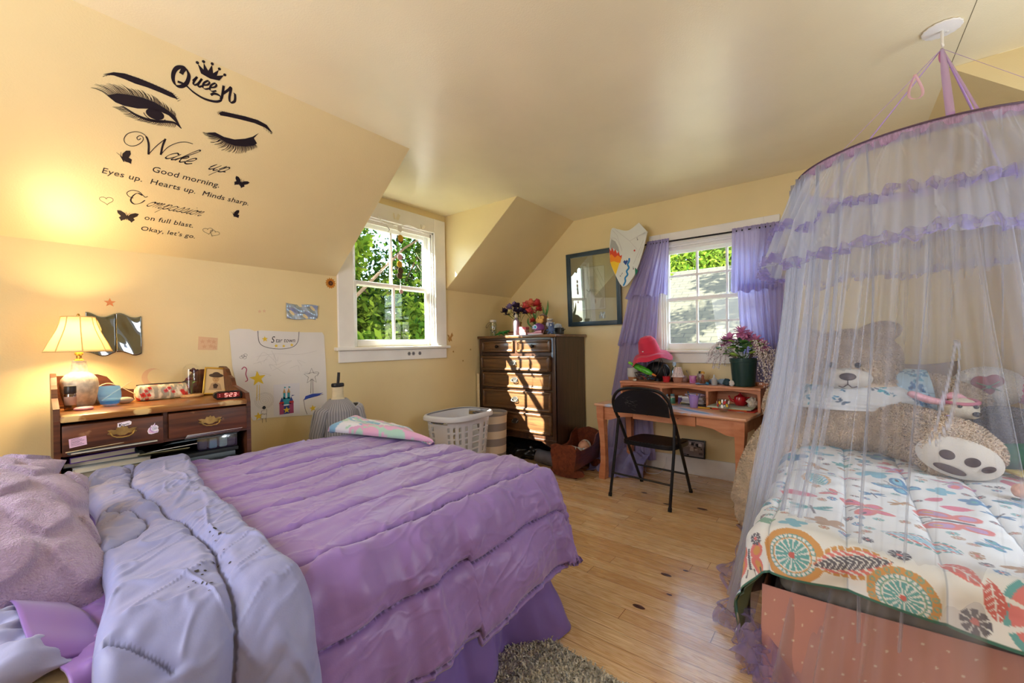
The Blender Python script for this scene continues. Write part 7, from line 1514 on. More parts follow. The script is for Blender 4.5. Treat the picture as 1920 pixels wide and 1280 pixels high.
cup('pot', 'small glossy red pot on the hutch', 'pot', on_hutch(.47, .795), .028, .034, .05, REDG)
ck_ = thing('candle_jar', 'frilled bell-shaped jar with brown base on the hutch', 'jar', on_hutch(.50, .70)); b = B(); b.lathe([(.001, 0), (.036, 0), (.042, .02), (.045, .048)], 26); b.build('base', mk('brown_pot', '#A9745A', .6), ck_); b = B(); b.lathe([(.060, .050), (.052, .056), (.044, .075), (.036, .105), (.028, .135), (.026, .137), (.001, .132)], 48, wob=lambda q, z: 1 + .05 * sin(q * 14)); b.build('frilled_lid', mk('pearl_glitter', '#CDB8B4', .35, var=(160, .35)), ck_)
blob('round_jar', 'dull brown round jar behind the frilled jar', 'jar', on_hutch(.56, .655), (.03, .035, .035), mk('mauve_brown', '#8A6A62', .5), 5, .05)
bt_ = thing('spray_bottle', 'clear bottle with pale blue cap behind the frilled jar', 'bottle', on_hutch(.57, .745)); b = B(); b.lathe([(.001, 0), (.026, 0), (.028, .01), (.028, .10), (.014, .135), (.013, .15)], 22); b.build('body', mk_glass('pale_blue_glass', '#C9DCE8', .05, .8), bt_); b = B(); b.lathe([(.015, .148), (.016, .15), (.016, .18), (.001, .182)], 18); b.build('cap', mk('pale_blue_cap', '#A9C4D9', .4), bt_)
P2 = on_hutch(.50, .565); cup('paint_cup', 'pink and purple paint-smeared cup on the hutch', 'cup', P2, .027, .031, .062, mk('paint_smeared', '#C9A0C8', .5, var=(24, .4), col2='#B04A8E')); brush('grey brush sticking out of the paint-smeared cup', P2 + Vector((0, 0, .008)), P2 + Vector((-.03, .05, .115)), '#8A7A70', '#5A4A44')
bl_ = thing('bottle', 'small grey-brown bottle with dark cap behind the paint-smeared cup', 'bottle', on_hutch(.565, .515)); b = B(); b.box(-.018, .018, -.022, .022, 0, .085, bev=.006); b.build('body', mk('smoky_bottle', '#8E7A78', .3), bl_); b = B(); b.lathe([(.011, .085), (.011, .105), (.001, .106)], 14); b.build('cap', KNOBM, bl_)
fg = thing('fairy_doll', 'small golden fairy doll with dry twigs on the hutch', 'doll', on_hutch(.47, .47)); b = B(); b.lathe([(.001, 0), (.024, 0), (.026, .01), (.012, .05), (.011, .07), (.006, .078), (.001, .08)], 18); b.build('dress', mk('rust_dress', '#8A4A3A', .7, var=(40, .3)), fg); b = B(); b.ell((0, 0, .092), .013, 16, 12); b.build('head', mk('doll_skin', '#D9AE84', .6), fg); b = B(); b.ell((.003, 0, .097), (.016, .017, .015), 16, 12); b.build('hair', mk('golden_hair', '#C9922E', .7), fg)
b = B(); rs = random.Random(9)
for k in range(26): a = rs.uniform(0, 6.28); L_ = rs.uniform(.03, .075); b.tube([(.02 * cos(a), .03 * sin(a), .004), (.03 * cos(a) + rs.uniform(-.01, .01), .045 * sin(a), L_ * .6), (.035 * cos(a + .4), .055 * sin(a + .4), L_)], [.0018, .0014, .0006], 5)
b.build('twigs', mk('dry_twigs', '#7A5A34', .8), fg)
cup('tray', 'blue-rimmed paint dish under the twigs on the hutch', 'dish', on_hutch(.42, .46), .04, .05, .008, mk('blue_dish', '#6E8CB0', .4))
gt = thing('glue_bottle', 'small grey glue bottle on the front of the hutch', 'bottle', on_hutch(.44, .365)); b = B(); b.lathe([(.001, 0), (.022, 0), (.023, .004), (.022, .05), (.010, .062), (.009, .066)], 20); b.build('body', mk('grey_plastic', '#A9A6A4', .4), gt); b = B(); b.lathe([(.009, .065), (.005, .085), (.001, .086)], 12); b.build('nozzle', mk('grey_nozzle', '#BDBAB6', .4), gt)
for lb, x, y, r_, hx, sd2 in (('blue-grey lump of clay behind the glue bottle', .53, .40, (.03, .05, .022), '#6A7A8E', 3), ('dark teal figure beside the green flower pot', .46, .27, (.022, .032, .030), '#24404A', 6), ('blue crumpled paper behind the glue bottle', .56, .33, (.02, .05, .025), '#8FA3B8', 9), ('teal bead on the hutch edge', .42, .415, (.012, .014, .012), '#2E7A9A', 4), ('white torn card against the flower pot', .42, .225, (.008, .018, .028), '#C9C6C2', 11)): blob('trinket', lb, 'trinket', on_hutch(x, y), r_, col_m(hx), sd2, .4, 24, 16)
# flower pot with gerberas, leaves and pearly dried branches
fp = thing('flower_pot', 'dark green pot of pink gerberas and pearly dried branches on the hutch', 'flower pot', on_hutch(.495, .155)); b = B(); b.lathe([(.001, 0), (.076, 0), (.080, .004), (.096, .195), (.101, .196), (.103, .225), (.098, .226), (.095, .20), (.001, .19)], 40, wob=lambda q, z: 1 + (.008 * (sin(q * 12) > .6) if z < .19 else 0)); b.build('pot', mk('dark_green_pot', '#1E3A34', .35), fp)
rs = random.Random(14); GERB = [[mk('gerbera_pink', '#D68CBC', .6, var=(40, .15)), mk('gerbera_core', '#7A3A4E', .8)]]
for (x, y_, z_, s_) in ((-.06, .0, .43, 1.25), (-.05, .085, .385, 1.1), (-.03, .13, .36, 1.0), (-.05, -.10, .36, 1.15), (.03, -.04, .40, 1.0), (-.06, -.14, .325, 1.1)):
    b = B(); b.tube(spline([(0, 0, .19), (x * .4, y_ * .5, z_ * .75), (x, y_, z_)]), .003, 6); b.build('stem', FST, fp); b = B()
    fn_ = Vector((-.8, rs.uniform(-.5, .2), rs.uniform(.15, .6))).normalized(); fu_ = fn_.orthogonal().normalized(); fv_ = fn_.cross(fu_)
    for k in range(18): a = 2*pi*k/18 + (k % 2) * .1; petal(b, (x, y_, z_), fu_ * cos(a) + fv_ * sin(a) + fn_ * (.2 + .3 * (k % 2)), .054 * s_, .036 * s_, -.15, 0)
    b.ell((x - .003, y_, z_ + .006), (.011 * s_, .011 * s_, .006), 14, 8, 1); b.build('flower_head', GERB[0], fp, smooth=60)
for k in range(44):
    a = rs.uniform(0, 6.28); r_ = rs.uniform(.03, .12); z_ = rs.uniform(.23, .36); c_ = Vector((r_ * cos(a) - .02, r_ * sin(a) * 1.2, z_)); b = B(); petal(b, c_, (cos(a) * .8 - .3, sin(a), rs.uniform(-.1, .8)), rs.uniform(.06, .10), rs.uniform(.045, .07), rs.uniform(-.5, .1)); solid(b.build('leaf', (LEAFM, mk('lime_leaf', '#93B84A', .55), mk('deep_leaf', '#33602E', .55))[k % 3], fp, smooth=60), .001)
TW = mk('twig_brown', '#6A5A50', .8); PEARL = mk('pearl_bud', '#E2D6D4', .35, var=(90, .25))
for k in range(46):
    side = 1 if k % 3 == 0 else -1; a = rs.gauss(pi/2 if side > 0 else -pi/2 - .15, .55); L_ = rs.uniform(.10, .23) if side > 0 else rs.uniform(.12, .24); up = rs.uniform(-.02, .10); dn = rs.uniform(-.02, .12) if side > 0 else rs.uniform(.05, .34)
    p0 = Vector((-.02, .04 * side, .22)); pts_ = spline([p0, p0 + Vector((-.03 + .3 * L_ * cos(a), .5 * L_ * sin(a), .05 + up)), p0 + Vector((-.05 + .5 * L_ * cos(a), .85 * L_ * sin(a), .03 + up - dn * .35)), p0 + Vector((-.05 + .6 * L_ * cos(a), 1.0 * L_ * sin(a), up - dn))], 8)
    b = B(); b.tube(pts_, .0011, 4); tw_ = b.build('twig', TW, fp, smooth=0); b = B()
    for q in range(5, len(pts_)):
        for j in range(2): p = Vector(pts_[q]) + Vector((rs.uniform(-.012, .012), rs.uniform(-.012, .012), rs.uniform(-.010, .012))); b.ell(p, (.0038, .0038, .0052), 6, 5)
    o = b.build('buds', PEARL, tw_); o['kind'] = 'stuff'
# picture leaning under the desk, and a cable on the floor
pfr = thing('leaning_picture', 'small black-framed black and white picture on the baseboard under the desk', 'picture', (4.072, 1.085, .163)); pfr.rotation_euler = (0, rad(7), 0); b = B()
for a0, a1, c0, c1 in ((-.105, -.093, 0, .165), (.093, .105, 0, .165), (-.093, .093, 0, .012), (-.093, .093, .153, .165)): b.box(-.012, .002, a0, a1, c0, c1, bev=.002)
b.build('frame', mk('black_frame', '#17171A', .35), pfr); f = Flat((-.003, .094, .011), (0, -1, 0), (0, 0, 1), .0006); f.n = Vector((-1, 0, 0)); f.fill([(0, 0), (.188, 0), (.188, .143), (0, .143)], 0)
rs = random.Random(2)
for k in range(16): x, y = rs.uniform(0, .15), rs.uniform(0, .12); w_, h_ = rs.uniform(.015, .04), rs.uniform(.01, .025); f.fill([(x, y), (x + w_, y), (x + w_, y + h_), (x, y + h_)], 1 + k % 3, .0004 + .00002 * k)
for x, y in ((.05, .08), (.14, .05)):
    for r_ in (.010, .018, .026): f.ribbon([(x + r_ * cos(a), y + r_ * sin(a)) for a in np.linspace(0, pi, 14)], .003, 1, .0012)
f.build('print', [mk('print_grey', '#9A949A', .6), mk('print_white', '#DAD6DA', .6), mk('print_black', '#232028', .6), mk('print_mid', '#6A646E', .6)], pfr)
b = B(); b.tube(spline([(4.02, 1.50, .10), (3.98, 1.50, .02), (3.90, 1.47, .006), (3.88, 1.40, .006), (3.95, 1.35, .01), (4.03, 1.33, .06), (4.07, 1.33, .13)]), .0035, 6); tag(b.build('power_cable', mk('white_cable', '#D9D6D2', .5)), 'white cable on the floor under the desk', 'cable')

# ------------------------------------------------------------------ folding chair
CB = mk('black_enamel', '#141316', .32, var=(18, .25)); fc = thing('folding_chair', 'black metal folding chair with scuffed back, pulled up to the desk', 'chair', (3.117, 1.238, 0), rad(-5)); W2_ = .245
def fp_(x, y, z): return (x, y, z)
arch_ = [(.50, -W2_ + .03, .0), (.20, -W2_ + .012, .52), (.085, -W2_ + .005, .70), (.055, -W2_ + .015, .79), (.045, -W2_ + .065, .855), (.04, -W2_ + .14, .878), (.04, 0, .884), (.04, W2_ - .14, .878), (.045, W2_ - .065, .855), (.055, W2_ - .015, .79), (.085, W2_ - .005, .70), (.20, W2_ - .012, .52), (.50, W2_ - .03, .0)]
b = B(); b.tube(spline(arch_, 7), .0125, 10); b.build('front_frame', CB, fc)
for sg in (-1, 1):
    b = B(); b.tube([(0, sg * W2_, 0), (.10, sg * (W2_ - .004), .40), (.135, sg * (W2_ - .01), .60), (.14, sg * (W2_ - .012), .635)], .0115, 10); lg = b.build('rear_leg', CB, fc); b = B(); b.tube([(-.001, sg * W2_, 0.0), (.006, sg * W2_, .028)], .0145, 10); b.build('foot_cap', mk('black_rubber', '#0E0E10', .7), lg)
    b = B(); b.tube([(.50, sg * (W2_ - .03), 0), (.487, sg * (W2_ - .029), .028)], .0145, 10); b.build('foot_cap', MATS['black_rubber'], fc)
for p0, p1 in (((.045, -W2_, .18), (.045, W2_, .18)), ((.40, -W2_ + .025, .175), (.40, W2_ - .025, .175))): b = B(); b.tube([p0, p1], .008, 8); b.build('stretcher', CB, fc)
U, V = mesh_uv(-1, 1, 60, 0, 1, 30); zt = .868 - .10 * np.power(np.abs(U), 3.2); hw_ = .232
Pz = lerp(.675, zt, V); o = sheet('backrest', np.stack([.060 + .028 * (1 - U**2) * (1 - .3 * V) - .06 * (Pz - .70), U * hw_ * (1 - .03 * V), Pz], -1), CB, None, thick=.004); o.parent = fc
f = Flat((.033, .13, .745), (0, -1, 0), (-.06, 0, 1), .0006); rs = random.Random(4); f.n = Vector((-1, 0, 0))
for k in range(16): x, y = rs.gauss(.04, .03), rs.gauss(.02, .028); f.ribbon([(x, y), (x + rs.uniform(-.05, .06), y + rs.uniform(-.02, .02))], .0016)
f.build('scuff', mk('scuff_grey', '#5E5A58', .7), fc)
b = B(); b.M = Matrix.Translation((.33, 0, .432)) @ Matrix.Rotation(rad(2), 4, 'Y'); sq_ = [(.20 * (abs(cos(a))**.35) * (1 if cos(a) > 0 else -1), .218 * (abs(sin(a))**.35) * (1 if sin(a) > 0 else -1)) for a in np.linspace(0, 2*pi, 49)[:-1]]; b.prism(sq_, -.03, .0, 'z'); b.prism([(x * .93, y * .93) for x, y in sq_], -.001, .004, 'z'); b.build('seat', CB, fc, smooth=30)

# ------------------------------------------------------------------ doll cradle, laundry basket, hamper, yardstick
CRW = mk_wood('red_mahogany', '#4E1F12', '#7A3A22', .35, scale=(4, 30, 30), coat=.2); cd_ = thing('doll_cradle', 'dark red wooden doll cradle on rockers beside the chest of drawers', 'cradle', (3.27, 1.87, 0), rad(5)); CL, CW = .60, .25
def endboard(x, ztop, hood):
    prof_ = [(.02, .085), (CW - .02, .085), (CW + .005, .24)] + ([(CW - .01, ztop - .02), (CW - .06, ztop), (CW/2, ztop + .015), (.06, ztop), (.01, ztop - .02)] if hood else [(CW - .01, ztop - .015), (CW - .05, ztop), (CW/2, ztop - .012), (.05, ztop), (.01, ztop - .015)]) + [(-.005, .24)]
    b = B(); b.prism(prof_, x, x + .014, 'x'); b.build('end_board', CRW, cd_, smooth=0)
endboard(0, .325, False); endboard(CL - .014, .37, True)
for y0_, y1_ in ((-.005, .02), (CW + .005, CW - .02)):
    s_ = 1 if y0_ < .1 else -1; b = B(); zt_ = [(.012, .31), (.05, .285), (.10, .255), (.36, .25), (.42, .27), (.46, .335), (CL - .012, .37)]
    b.v = []; top_ = [(x, y0_ - (.006 * s_), z) for x, z in zt_]; bot_ = [(x, y1_, .09) for x, z in zt_]
    for th_ in (0, .012 * s_): b.v += [(x, y + th_, z) for x, y, z in top_] + [(x, y + th_, z) for x, y, z in bot_]
    n_ = len(zt_); b.f = [(i, i + 1, n_ + i + 1, n_ + i) for i in range(n_ - 1)] + [(2*n_ + i, 3*n_ + i, 3*n_ + i + 1, 2*n_ + i + 1) for i in range(n_ - 1)] + [(i, 2*n_ + i, 2*n_ + i + 1, i + 1) for i in range(n_ - 1)] + [(n_ + i, n_ + i + 1, 3*n_ + i + 1, 3*n_ + i) for i in range(n_ - 1)] + [(0, n_, 3*n_, 2*n_), (n_-1, 3*n_-1, 4*n_-1, 2*n_-1)]; b.mi = [0] * len(b.f); b.build('side_board', CRW, cd_, smooth=0)
b = B(); b.box(.012, CL - .012, .02, CW - .02, .085, .098); b.build('bottom', CRW, cd_, smooth=0)
for x in (.06, CL - .10):
    b = B(); b.prism([(y, .085) for y in (CW + .03, -.03)] + [(-.05, .05), (-.045, .035)] + [(lerp(-.04, CW + .04, q), .004 + .03 * (2 * q - 1)**2) for q in np.linspace(.05, .95, 11)] + [(CW + .045, .035), (CW + .05, .05)], x, x + .02, 'x'); b.build('rocker', CRW, cd_, smooth=0)
cdM = Matrix.Translation(cd_.location) @ Matrix.Rotation(rad(5), 4, 'Z')
dl_ = thing('baby_doll', 'baby doll in pale clothes lying in the wooden cradle', 'doll', cdM @ Vector((.30, CW/2, .10)), rad(5)); SKIN = mk('doll_vinyl', '#D9A68C', .5); CLOTH = mk('pale_baby_cloth', '#CBD0D2', .85, var=(20, .1))
b = B(); b.ell((.17, 0, .11), (.062, .055, .055), 24, 16); b.ell((.115, 0, .09), .03, 14, 10)
b.tube([(-.14, .03, .09), (-.20, .045, .105), (-.225, .05, .125)], [.024, .022, .018], 10); b.tube([(-.14, -.035, .085), (-.19, -.05, .10), (-.22, -.055, .115)], [.024, .022, .018], 10)
b.tube([(.06, .075, .12), (.05, .085, .10), (.02, .08, .13)], [.018, .016, .014], 10); b.tube([(.06, -.075, .12), (.05, -.085, .10), (.02, -.08, .13)], [.018, .016, .014], 10); b.ell((.165, 0, .165), (.010, .009, .010), 10, 8)
for sg in (-1, 1): b.ell((.17, sg * .056, .105), (.012, .008, .016), 10, 8)
melt(b, 'body', SKIN, .006, 3, dl_); b = B(); b.ell((-.01, 0, .075), (.115, .066, .058), 24, 16); b.tube([(-.05, .03, .07), (-.15, .035, .085)], [.04, .030], 12); b.tube([(-.05, -.03, .07), (-.15, -.04, .08)], [.04, .030], 12)
for sg in (-1, 1): b.tube([(.075, sg * .04, .085), (.065, sg * .085, .10), (.045, sg * .085, .115)], [.032, .028, .024], 10)
melt(b, 'romper', CLOTH, .007, 3, dl_)
for sg in (-1, 1): b = B(); b.ell((.185, sg * .022, .158), (.006, .008, .004), 10, 8); b.build('eye', mk('doll_eye', '#3A4A5A', .2), dl_)
b = B(); b.ell((.140, 0, .158), (.004, .012, .003), 10, 6); b.build('mouth', mk('doll_mouth', '#B8605E', .5), dl_)
b = B(); b.ell((.205, 0, .11), (.038, .060, .058), 20, 14); b.build('bonnet', mk('white_bonnet', '#D9D6D2', .8), dl_)
blob('doll_blanket', 'crumpled white doll blanket in the foot of the cradle', 'blanket', cdM @ Vector((.15, .10, .10)), (.10, .07, .045), CLOTH, 7, .35)

PLW = mk('white_plastic', '#D5D6DC', .4); lb_ = thing('laundry_basket', 'white plastic laundry basket with holes behind the purple bed', 'laundry basket', (2.80, 2.86, 0), rad(4))
def rrect(a, c_, q, p=3.2): return (a * abs(cos(q))**(2/p) * (1 if cos(q) >= 0 else -1), c_ * abs(sin(q))**(2/p) * (1 if sin(q) >= 0 else -1))
nq, nz = 220, 72; b = B(); A0, C0, A1, C1, BH = .235, .17, .305, .215, .595
def bq(i, z): q = 2*pi*i/nq; t = z / BH; return (*rrect(lerp(A0, A1, t), lerp(C0, C1, t), q), z)
b.v = [bq(i, BH * j / nz) for j in range(nz + 1) for i in range(nq)]
for j in range(nz):
    for i in range(nq):
        hole = .14 < j / nz < .86 and (i % 10) in (3, 4, 5, 6) and (j % 7) in (1, 2, 3, 4, 5) and ((i // 10) % 11 not in (0,))
        if j / nz > .86 and .90 < j / nz < .975 and (i < 14 or i > nq - 15 or abs(i - nq // 2) < 14): hole = True
        if not hole: b.f.append((j*nq + i, j*nq + (i+1) % nq, (j+1)*nq + (i+1) % nq, (j+1)*nq + i))
b.f.append(tuple(range(nq))); b.mi = [0] * len(b.f); o = b.build('tub', PLW, lb_, smooth=60, recalc=False); solid(o, .004, 0)
U, V = mesh_uv(0, 1, 121, 0, 1, 13); q = U * 2 * pi; ex = .004 + .028 * np.sin(V * pi / 2) ; zz = BH + .012 * np.cos(V * pi * .5) - .03 * V**3
P = np.zeros(U.shape + (3,))
for i in range(121):
    for j in range(13): P[i, j] = (*rrect(A1 - .003 + ex[i, j], C1 - .003 + ex[i, j], q[i, j]), zz[i, j])
o = sheet('rim', P, PLW, None, thick=.004); o.parent = lb_
for sg in (-1, 1): b = B(); b.tube([(sg * (A1 - .012), -.07, .555), (sg * (A1 - .010), 0, .553), (sg * (A1 - .012), .07, .555)], .010, 10); b.build('grip', mk('grey_grip', '#5A5C62', .6), lb_)
hp = thing('hamper', 'round fabric hamper with grey and cream stripes beside the chest of drawers', 'hamper', (3.235, 2.84, 0)); m, nt, out = nodes_of('striped_canvas'); N = nt.nodes; L = nt.links
p_ = N.new('ShaderNodeBsdfPrincipled'); p_.inputs['Roughness'].default_value = .9; L.new(p_.outputs[0], out.inputs[0]); tc = N.new('ShaderNodeTexCoord'); sp_ = N.new('ShaderNodeSeparateXYZ'); L.new(tc.outputs['Object'], sp_.inputs[0]); mt = N.new('ShaderNodeMath'); mt.operation = 'MULTIPLY'; mt.inputs[1].default_value = 1 / .15; L.new(sp_.outputs['Z'], mt.inputs[0]); fr_ = N.new('ShaderNodeMath'); fr_.operation = 'FRACT'; L.new(mt.outputs[0], fr_.inputs[0]); gt_ = N.new('ShaderNodeMath'); gt_.operation = 'GREATER_THAN'; gt_.inputs[1].default_value = .5; L.new(fr_.outputs[0], gt_.inputs[0]); mx = N.new('ShaderNodeMixRGB'); mx.inputs[1].default_value = (*C('#D6C6B0'), 1); mx.inputs[2].default_value = (*C('#8F8682'), 1); L.new(gt_.outputs[0], mx.inputs[0]); L.new(mx.outputs[0], p_.inputs['Base Color'])
b = B(); b.lathe([(.001, 0), (.145, 0), (.15, .01), (.163, .52), (.168, .535), (.170, .55), (.165, .556), (.157, .55), (.155, .52), (.14, .02), (.001, .015)], 48, wob=lambda q, z: 1 + .012 * sin(3 * q + z * 8)); b.build('body', m, hp, smooth=50)
b = B(); b.tube(spline([(-.162, -.05, .50), (-.185, -.03, .46), (-.185, .03, .46), (-.162, .05, .50)]), .008, 8, sq=.4); b.build('handle', mk('grey_webbing', '#8A8078', .8), hp)
b = B(); b.box(-.004, .004, -.018, .018, 0, .92, bev=.001); o = b.build('yardstick', mk_wood('pale_stick_wood', '#C9B48C', '#D9C8A2', .6), loc=(3.43, 3.19, .0)); tag(o, 'pale wooden stick standing between the wall and chest of drawers', 'stick')
# ------------------------------------------------------------------ giant teddy bear and plush toys on the canopied bed
BEAR = mk('teddy_fur', '#E2CDB4', .95, sheen=.3, var=(16, .14), bump=(220, .5)); MUZ = mk('cream_plush', '#DDD8CF', .9, sheen=.3, bump=(260, .3)); DKB = mk('dark_brown_felt', '#4A3A3C', .8)
tb = thing('teddy_bear', 'giant tan teddy bear in a butterfly crop top sitting on the canopied bed', 'teddy bear', (3.5, -.05, .55))
def bw(b, nm, mats, vox=.016, sm=6): o = melt(b, nm, mats, vox, sm, tb); o.location = [-q for q in tb.location]; return o
b = B()
b.ell((3.55, -.04, .80), (.27, .33, .30), 32, 20); b.ell((3.52, -.04, .66), (.28, .35, .15), 32, 16)         # trunk
b.ell((3.52, -.055, 1.115), (.21, .25, .185), 32, 20); b.ell((3.46, -.05, 1.03), (.17, .20, .12), 28, 16)     # head
b.tube(spline([(3.45, -.16, .69), (3.28, -.30, .70), (3.12, -.40, .69), (2.97, -.455, .67)]), [.16 - .02 * k / 24 + .012 * (k > 19) for k in range(25)], 22)
b.ell((2.985, -.45, .68), (.08, .165, .118), 24, 16, rot=Matrix.Rotation(rad(-12), 3, 'Z'))
b.tube(spline([(3.46, .10, .66), (3.34, .28, .60), (3.22, .40, .40), (3.12, .455, .15)]), [.155 - .02 * k / 24 for k in range(25)], 22); b.ell((3.10, .46, .12), (.10, .10, .11), 20, 14)
b.tube(spline([(3.56, -.27, .93), (3.60, -.42, .90), (3.60, -.54, .85), (3.55, -.60, .80)]), [.12] * 24 + [.11], 18); b.tube(spline([(3.56, .20, .93), (3.50, .32, .84), (3.42, .34, .72)]), [.10] * 17, 18)
o = bw(b, 'body', BEAR, .017, 8)
keep_ = lambda p: ~(((p[:, 0] < 3.36) & (np.abs(p[:, 2] - 1.082) < .02) & ((np.abs(p[:, 1] - .045) < .02) | (np.abs(p[:, 1] + .085) < .02))) | ((p[:, 0] < 3.36) & (np.abs(p[:, 1] + .03) < .125) & (np.abs(p[:, 2] - 1.0) < .055)) | ((p[:, 2] > .80) & (p[:, 2] < .965) & (np.hypot((p[:, 0] - 3.55) / .27, (p[:, 1] + .04) / .33) < 1.08) & (np.abs(p[:, 1] + .04) < .27)))
furry(o, 95000, .019, .0042, seed=4, keep=keep_)
for y_, z_, ry, r_, sp2 in ((.165, 1.245, .5, (.045, .085, .065), 1), (-.185, 1.275, -.30, (.055, .115, .062), -1)):
    b = B(); b.ell((3.50, y_, z_), r_, 26, 16, rot=Matrix.Rotation(ry, 3, 'X')); o = bw(b, 'ear', BEAR, .010, 4); furry(o, 10000, .016, .004, seed=6)
b = B(); b.ell((3.315, -.03, 1.0), (.075, .128, .066), 30, 18); b.ell((3.325, -.03, 1.0), (.07, .13, .055), 30, 18); bw(b, 'muzzle', MUZ, .008, 5)
b = B(); b.ell((3.243, -.035, 1.015), (.018, .042, .024), 22, 14); bw(b, 'nose', DKB, .005, 3)
b = B(); b.tube([(3.243, -.035, .995), (3.248, -.035, .965)], .003, 6); b.tube(spline([(3.26, -.08, .955), (3.252, -.055, .950), (3.248, -.035, .966), (3.252, -.012, .950), (3.26, .01, .955)]), .003, 6); pt(b, 'mouth', DKB, tb)
for y_, x_ in ((.045, 3.298), (-.085, 3.298)): b = B(); b.ell((x_, y_, 1.082), (.012, .0165, .0165), 18, 12); pt(b, 'eye', mk('bear_eye', '#1A1416', .1), tb)
# crop top
m_ = mk('butterfly_jersey', (.8, .8, .8), .8, attr='col', sheen=.2)
U, V = mesh_uv(0, 1, 260, 0, 1, 70); an = lerp(.50, 1.50, U) * pi * 1.24 - .36 * pi + 0; an = lerp(pi - 2.25, pi + 2.25, U); zz = lerp(.785, .985, V) + .028 * np.sin((U - .2) * 3.0) * (1 - V) - .045 * (U - .5) * (1 - V)
rx = np.interp(V, [0, .3, .7, 1], [.292, .290, .255, .185]); ry = np.interp(V, [0, .3, .7, 1], [.358, .355, .315, .225])
rf = 1 + .02 * np.sin(an * 9) * (1 - V) + .025 * fbm(U * 5, V * 4, 3)
P = np.stack([3.55 + rx * np.cos(an) * rf, -.04 + ry * np.sin(an) * rf, zz], -1)
def bugs(U, V, su, sv, n, seed, blue=.5):
    col = np.ones(U.shape + (3,)) * C('#E2E6EA'); rs = random.Random(seed)
    for k in range(n):
        cu, cv, R, a = rs.random(), rs.random(), rs.uniform(.018, .05), rs.uniform(0, 6.28); X, Y = (U - cu) * su, (V - cv) * sv; x, y = (X * cos(a) + Y * sin(a)) / R, (-X * sin(a) + Y * cos(a)) / R; ay = np.abs(y)
        w_ = el(x, ay, .28, .52, .50, .28, .75) | el(x, ay, -.34, .40, .36, .24, -.7); c_ = rs.choice(['#4E9CC0', '#2F7FAE', '#8FB0C4', '#6E7F92', '#5FB4C4']); col[w_] = C(c_); col[el(x, ay, .30, .55, .3, .12, .75)] = C('#2A5A80')
    return col
cl = bugs(U, V, 1.35, .24, 46, 5); cl[V < .10] = C('#EDEFF2')
sheet('crop_top', P, m_, tb, col=cl, thick=.006)
U, V = mesh_uv(0, 1, 90, 0, 1, 50); an = U * 2 * pi; r_ = lerp(.135, .155, V); d0, d1 = np.array((3.55, -.22, .945)), np.array((3.56, -.43, .915))
P = np.stack([lerp(d0[0], d1[0], V) - r_ * np.cos(an) * .9, lerp(d0[1], d1[1], V) + .02 * np.sin(an), lerp(d0[2], d1[2], V) + r_ * np.sin(an) * .82], -1)
sheet('sleeve', P, m_, tb, col=np.minimum(1, bugs(U, V, .9, .22, 40, 8) * np.array(C('#BFE0F2')) * 1.25), thick=.005)
# sole of the raised foot
n_ = Vector((-.965, .16, .10)).normalized(); u_ = Vector((-.16, -.965, 0)).normalized(); u_ = (u_ - n_ * u_.dot(n_)).normalized(); v_ = n_.cross(u_)
if v_.z < 0: v_ = -v_
sc_ = Vector((2.905, -.44, .662))
def disc(nm, cu, cv, a, c2, rot, h, dome_, m_, par=tb):
    b = B(); b.grid(lambda r, q: sc_ + u_ * (cu + r * (a * cos(2*pi*q) * cos(rot) - c2 * sin(2*pi*q) * sin(rot))) + v_ * (cv + r * (a * cos(2*pi*q) * sin(rot) + c2 * sin(2*pi*q) * cos(rot))) + n_ * (h + dome_ * (1 - r**3)), 8, 40); return pt(b, nm, m_, par, 60)
so_ = disc('foot_sole', 0, 0, .150, .096, -.18, .0, .030, MUZ)
for cu, cv, a, c2, rot in ((-.035, .012, .028, .023, -.3), (.048, -.010, .027, .022, .2), (.098, -.034, .025, .014, .45), (-.028, -.056, .058, .018, -.30)):
    o = disc('paw_pad', cu, cv, a, c2, rot, .031, .004, DKB); o.parent = so_; o.location = (0, 0, 0)
# pillow behind and beside
pillow('pillow', 'dusky taupe pillow propped against the wall behind the plush toys', (.30, .20), .08, mk('taupe_pillow', '#9A8D88', .85, var=(9, .08)), (3.95, -.42, .80), (rad(0), rad(-72), 0), seed=31)
GREYP = mk('grey_plush', '#77757F', .95, sheen=.4, var=(40, .12), bump=(280, .5))
ge = thing('plush_elephant', 'big grey plush toy slumped at the right of the canopied bed', 'plush toy', (3.42, -.70, .57)); b = B(); b.ell((0, .0, .14), (.22, .17, .15), 28, 18); b.ell((-.12, .13, .10), (.12, .12, .10), 22, 14); b.tube(spline([(-.18, .12, .10), (-.27, .16, .06), (-.30, .24, .05)]), [.06] * 10 + [.05] * 7, 14); b.ell((-.10, -.10, .08), (.15, .12, .09), 20, 14); o = melt(b, 'body', GREYP, .011, 6, ge); furry(o, 14000, .012, .004, seed=8)
for sg in (0, 1): b = B(); b.ell((-.02 + .06 * sg, .14 - .04 * sg, .19), (.02, .11, .085), 22, 14, rot=Matrix.Rotation(.5, 3, 'Z')); o = melt(b, 'ear', GREYP, .008, 4, ge)
wc = thing('plush_cushion', 'white fluffy plush with a red strawberry patch and green bow', 'plush toy', (3.70, -.69, .945)); b = B(); b.ell((0, 0, 0), (.09, .155, .115), 28, 18); o = melt(b, 'body', mk('white_plush', '#F0EDE8', .9, sheen=.3), .010, 5, wc); furry(o, 14000, .010, .003, seed=9)
b = B(); b.ell((-.085, .045, .03), (.022, .042, .04), 18, 12); b.ell((-.085, -.01, .042), (.022, .04, .038), 18, 12); b.ell((-.086, .025, .0), (.022, .04, .045), 18, 12); melt(b, 'strawberry', mk('berry_red', '#8E2636', .7, var=(60, .2)), .006, 3, wc)
b = B()
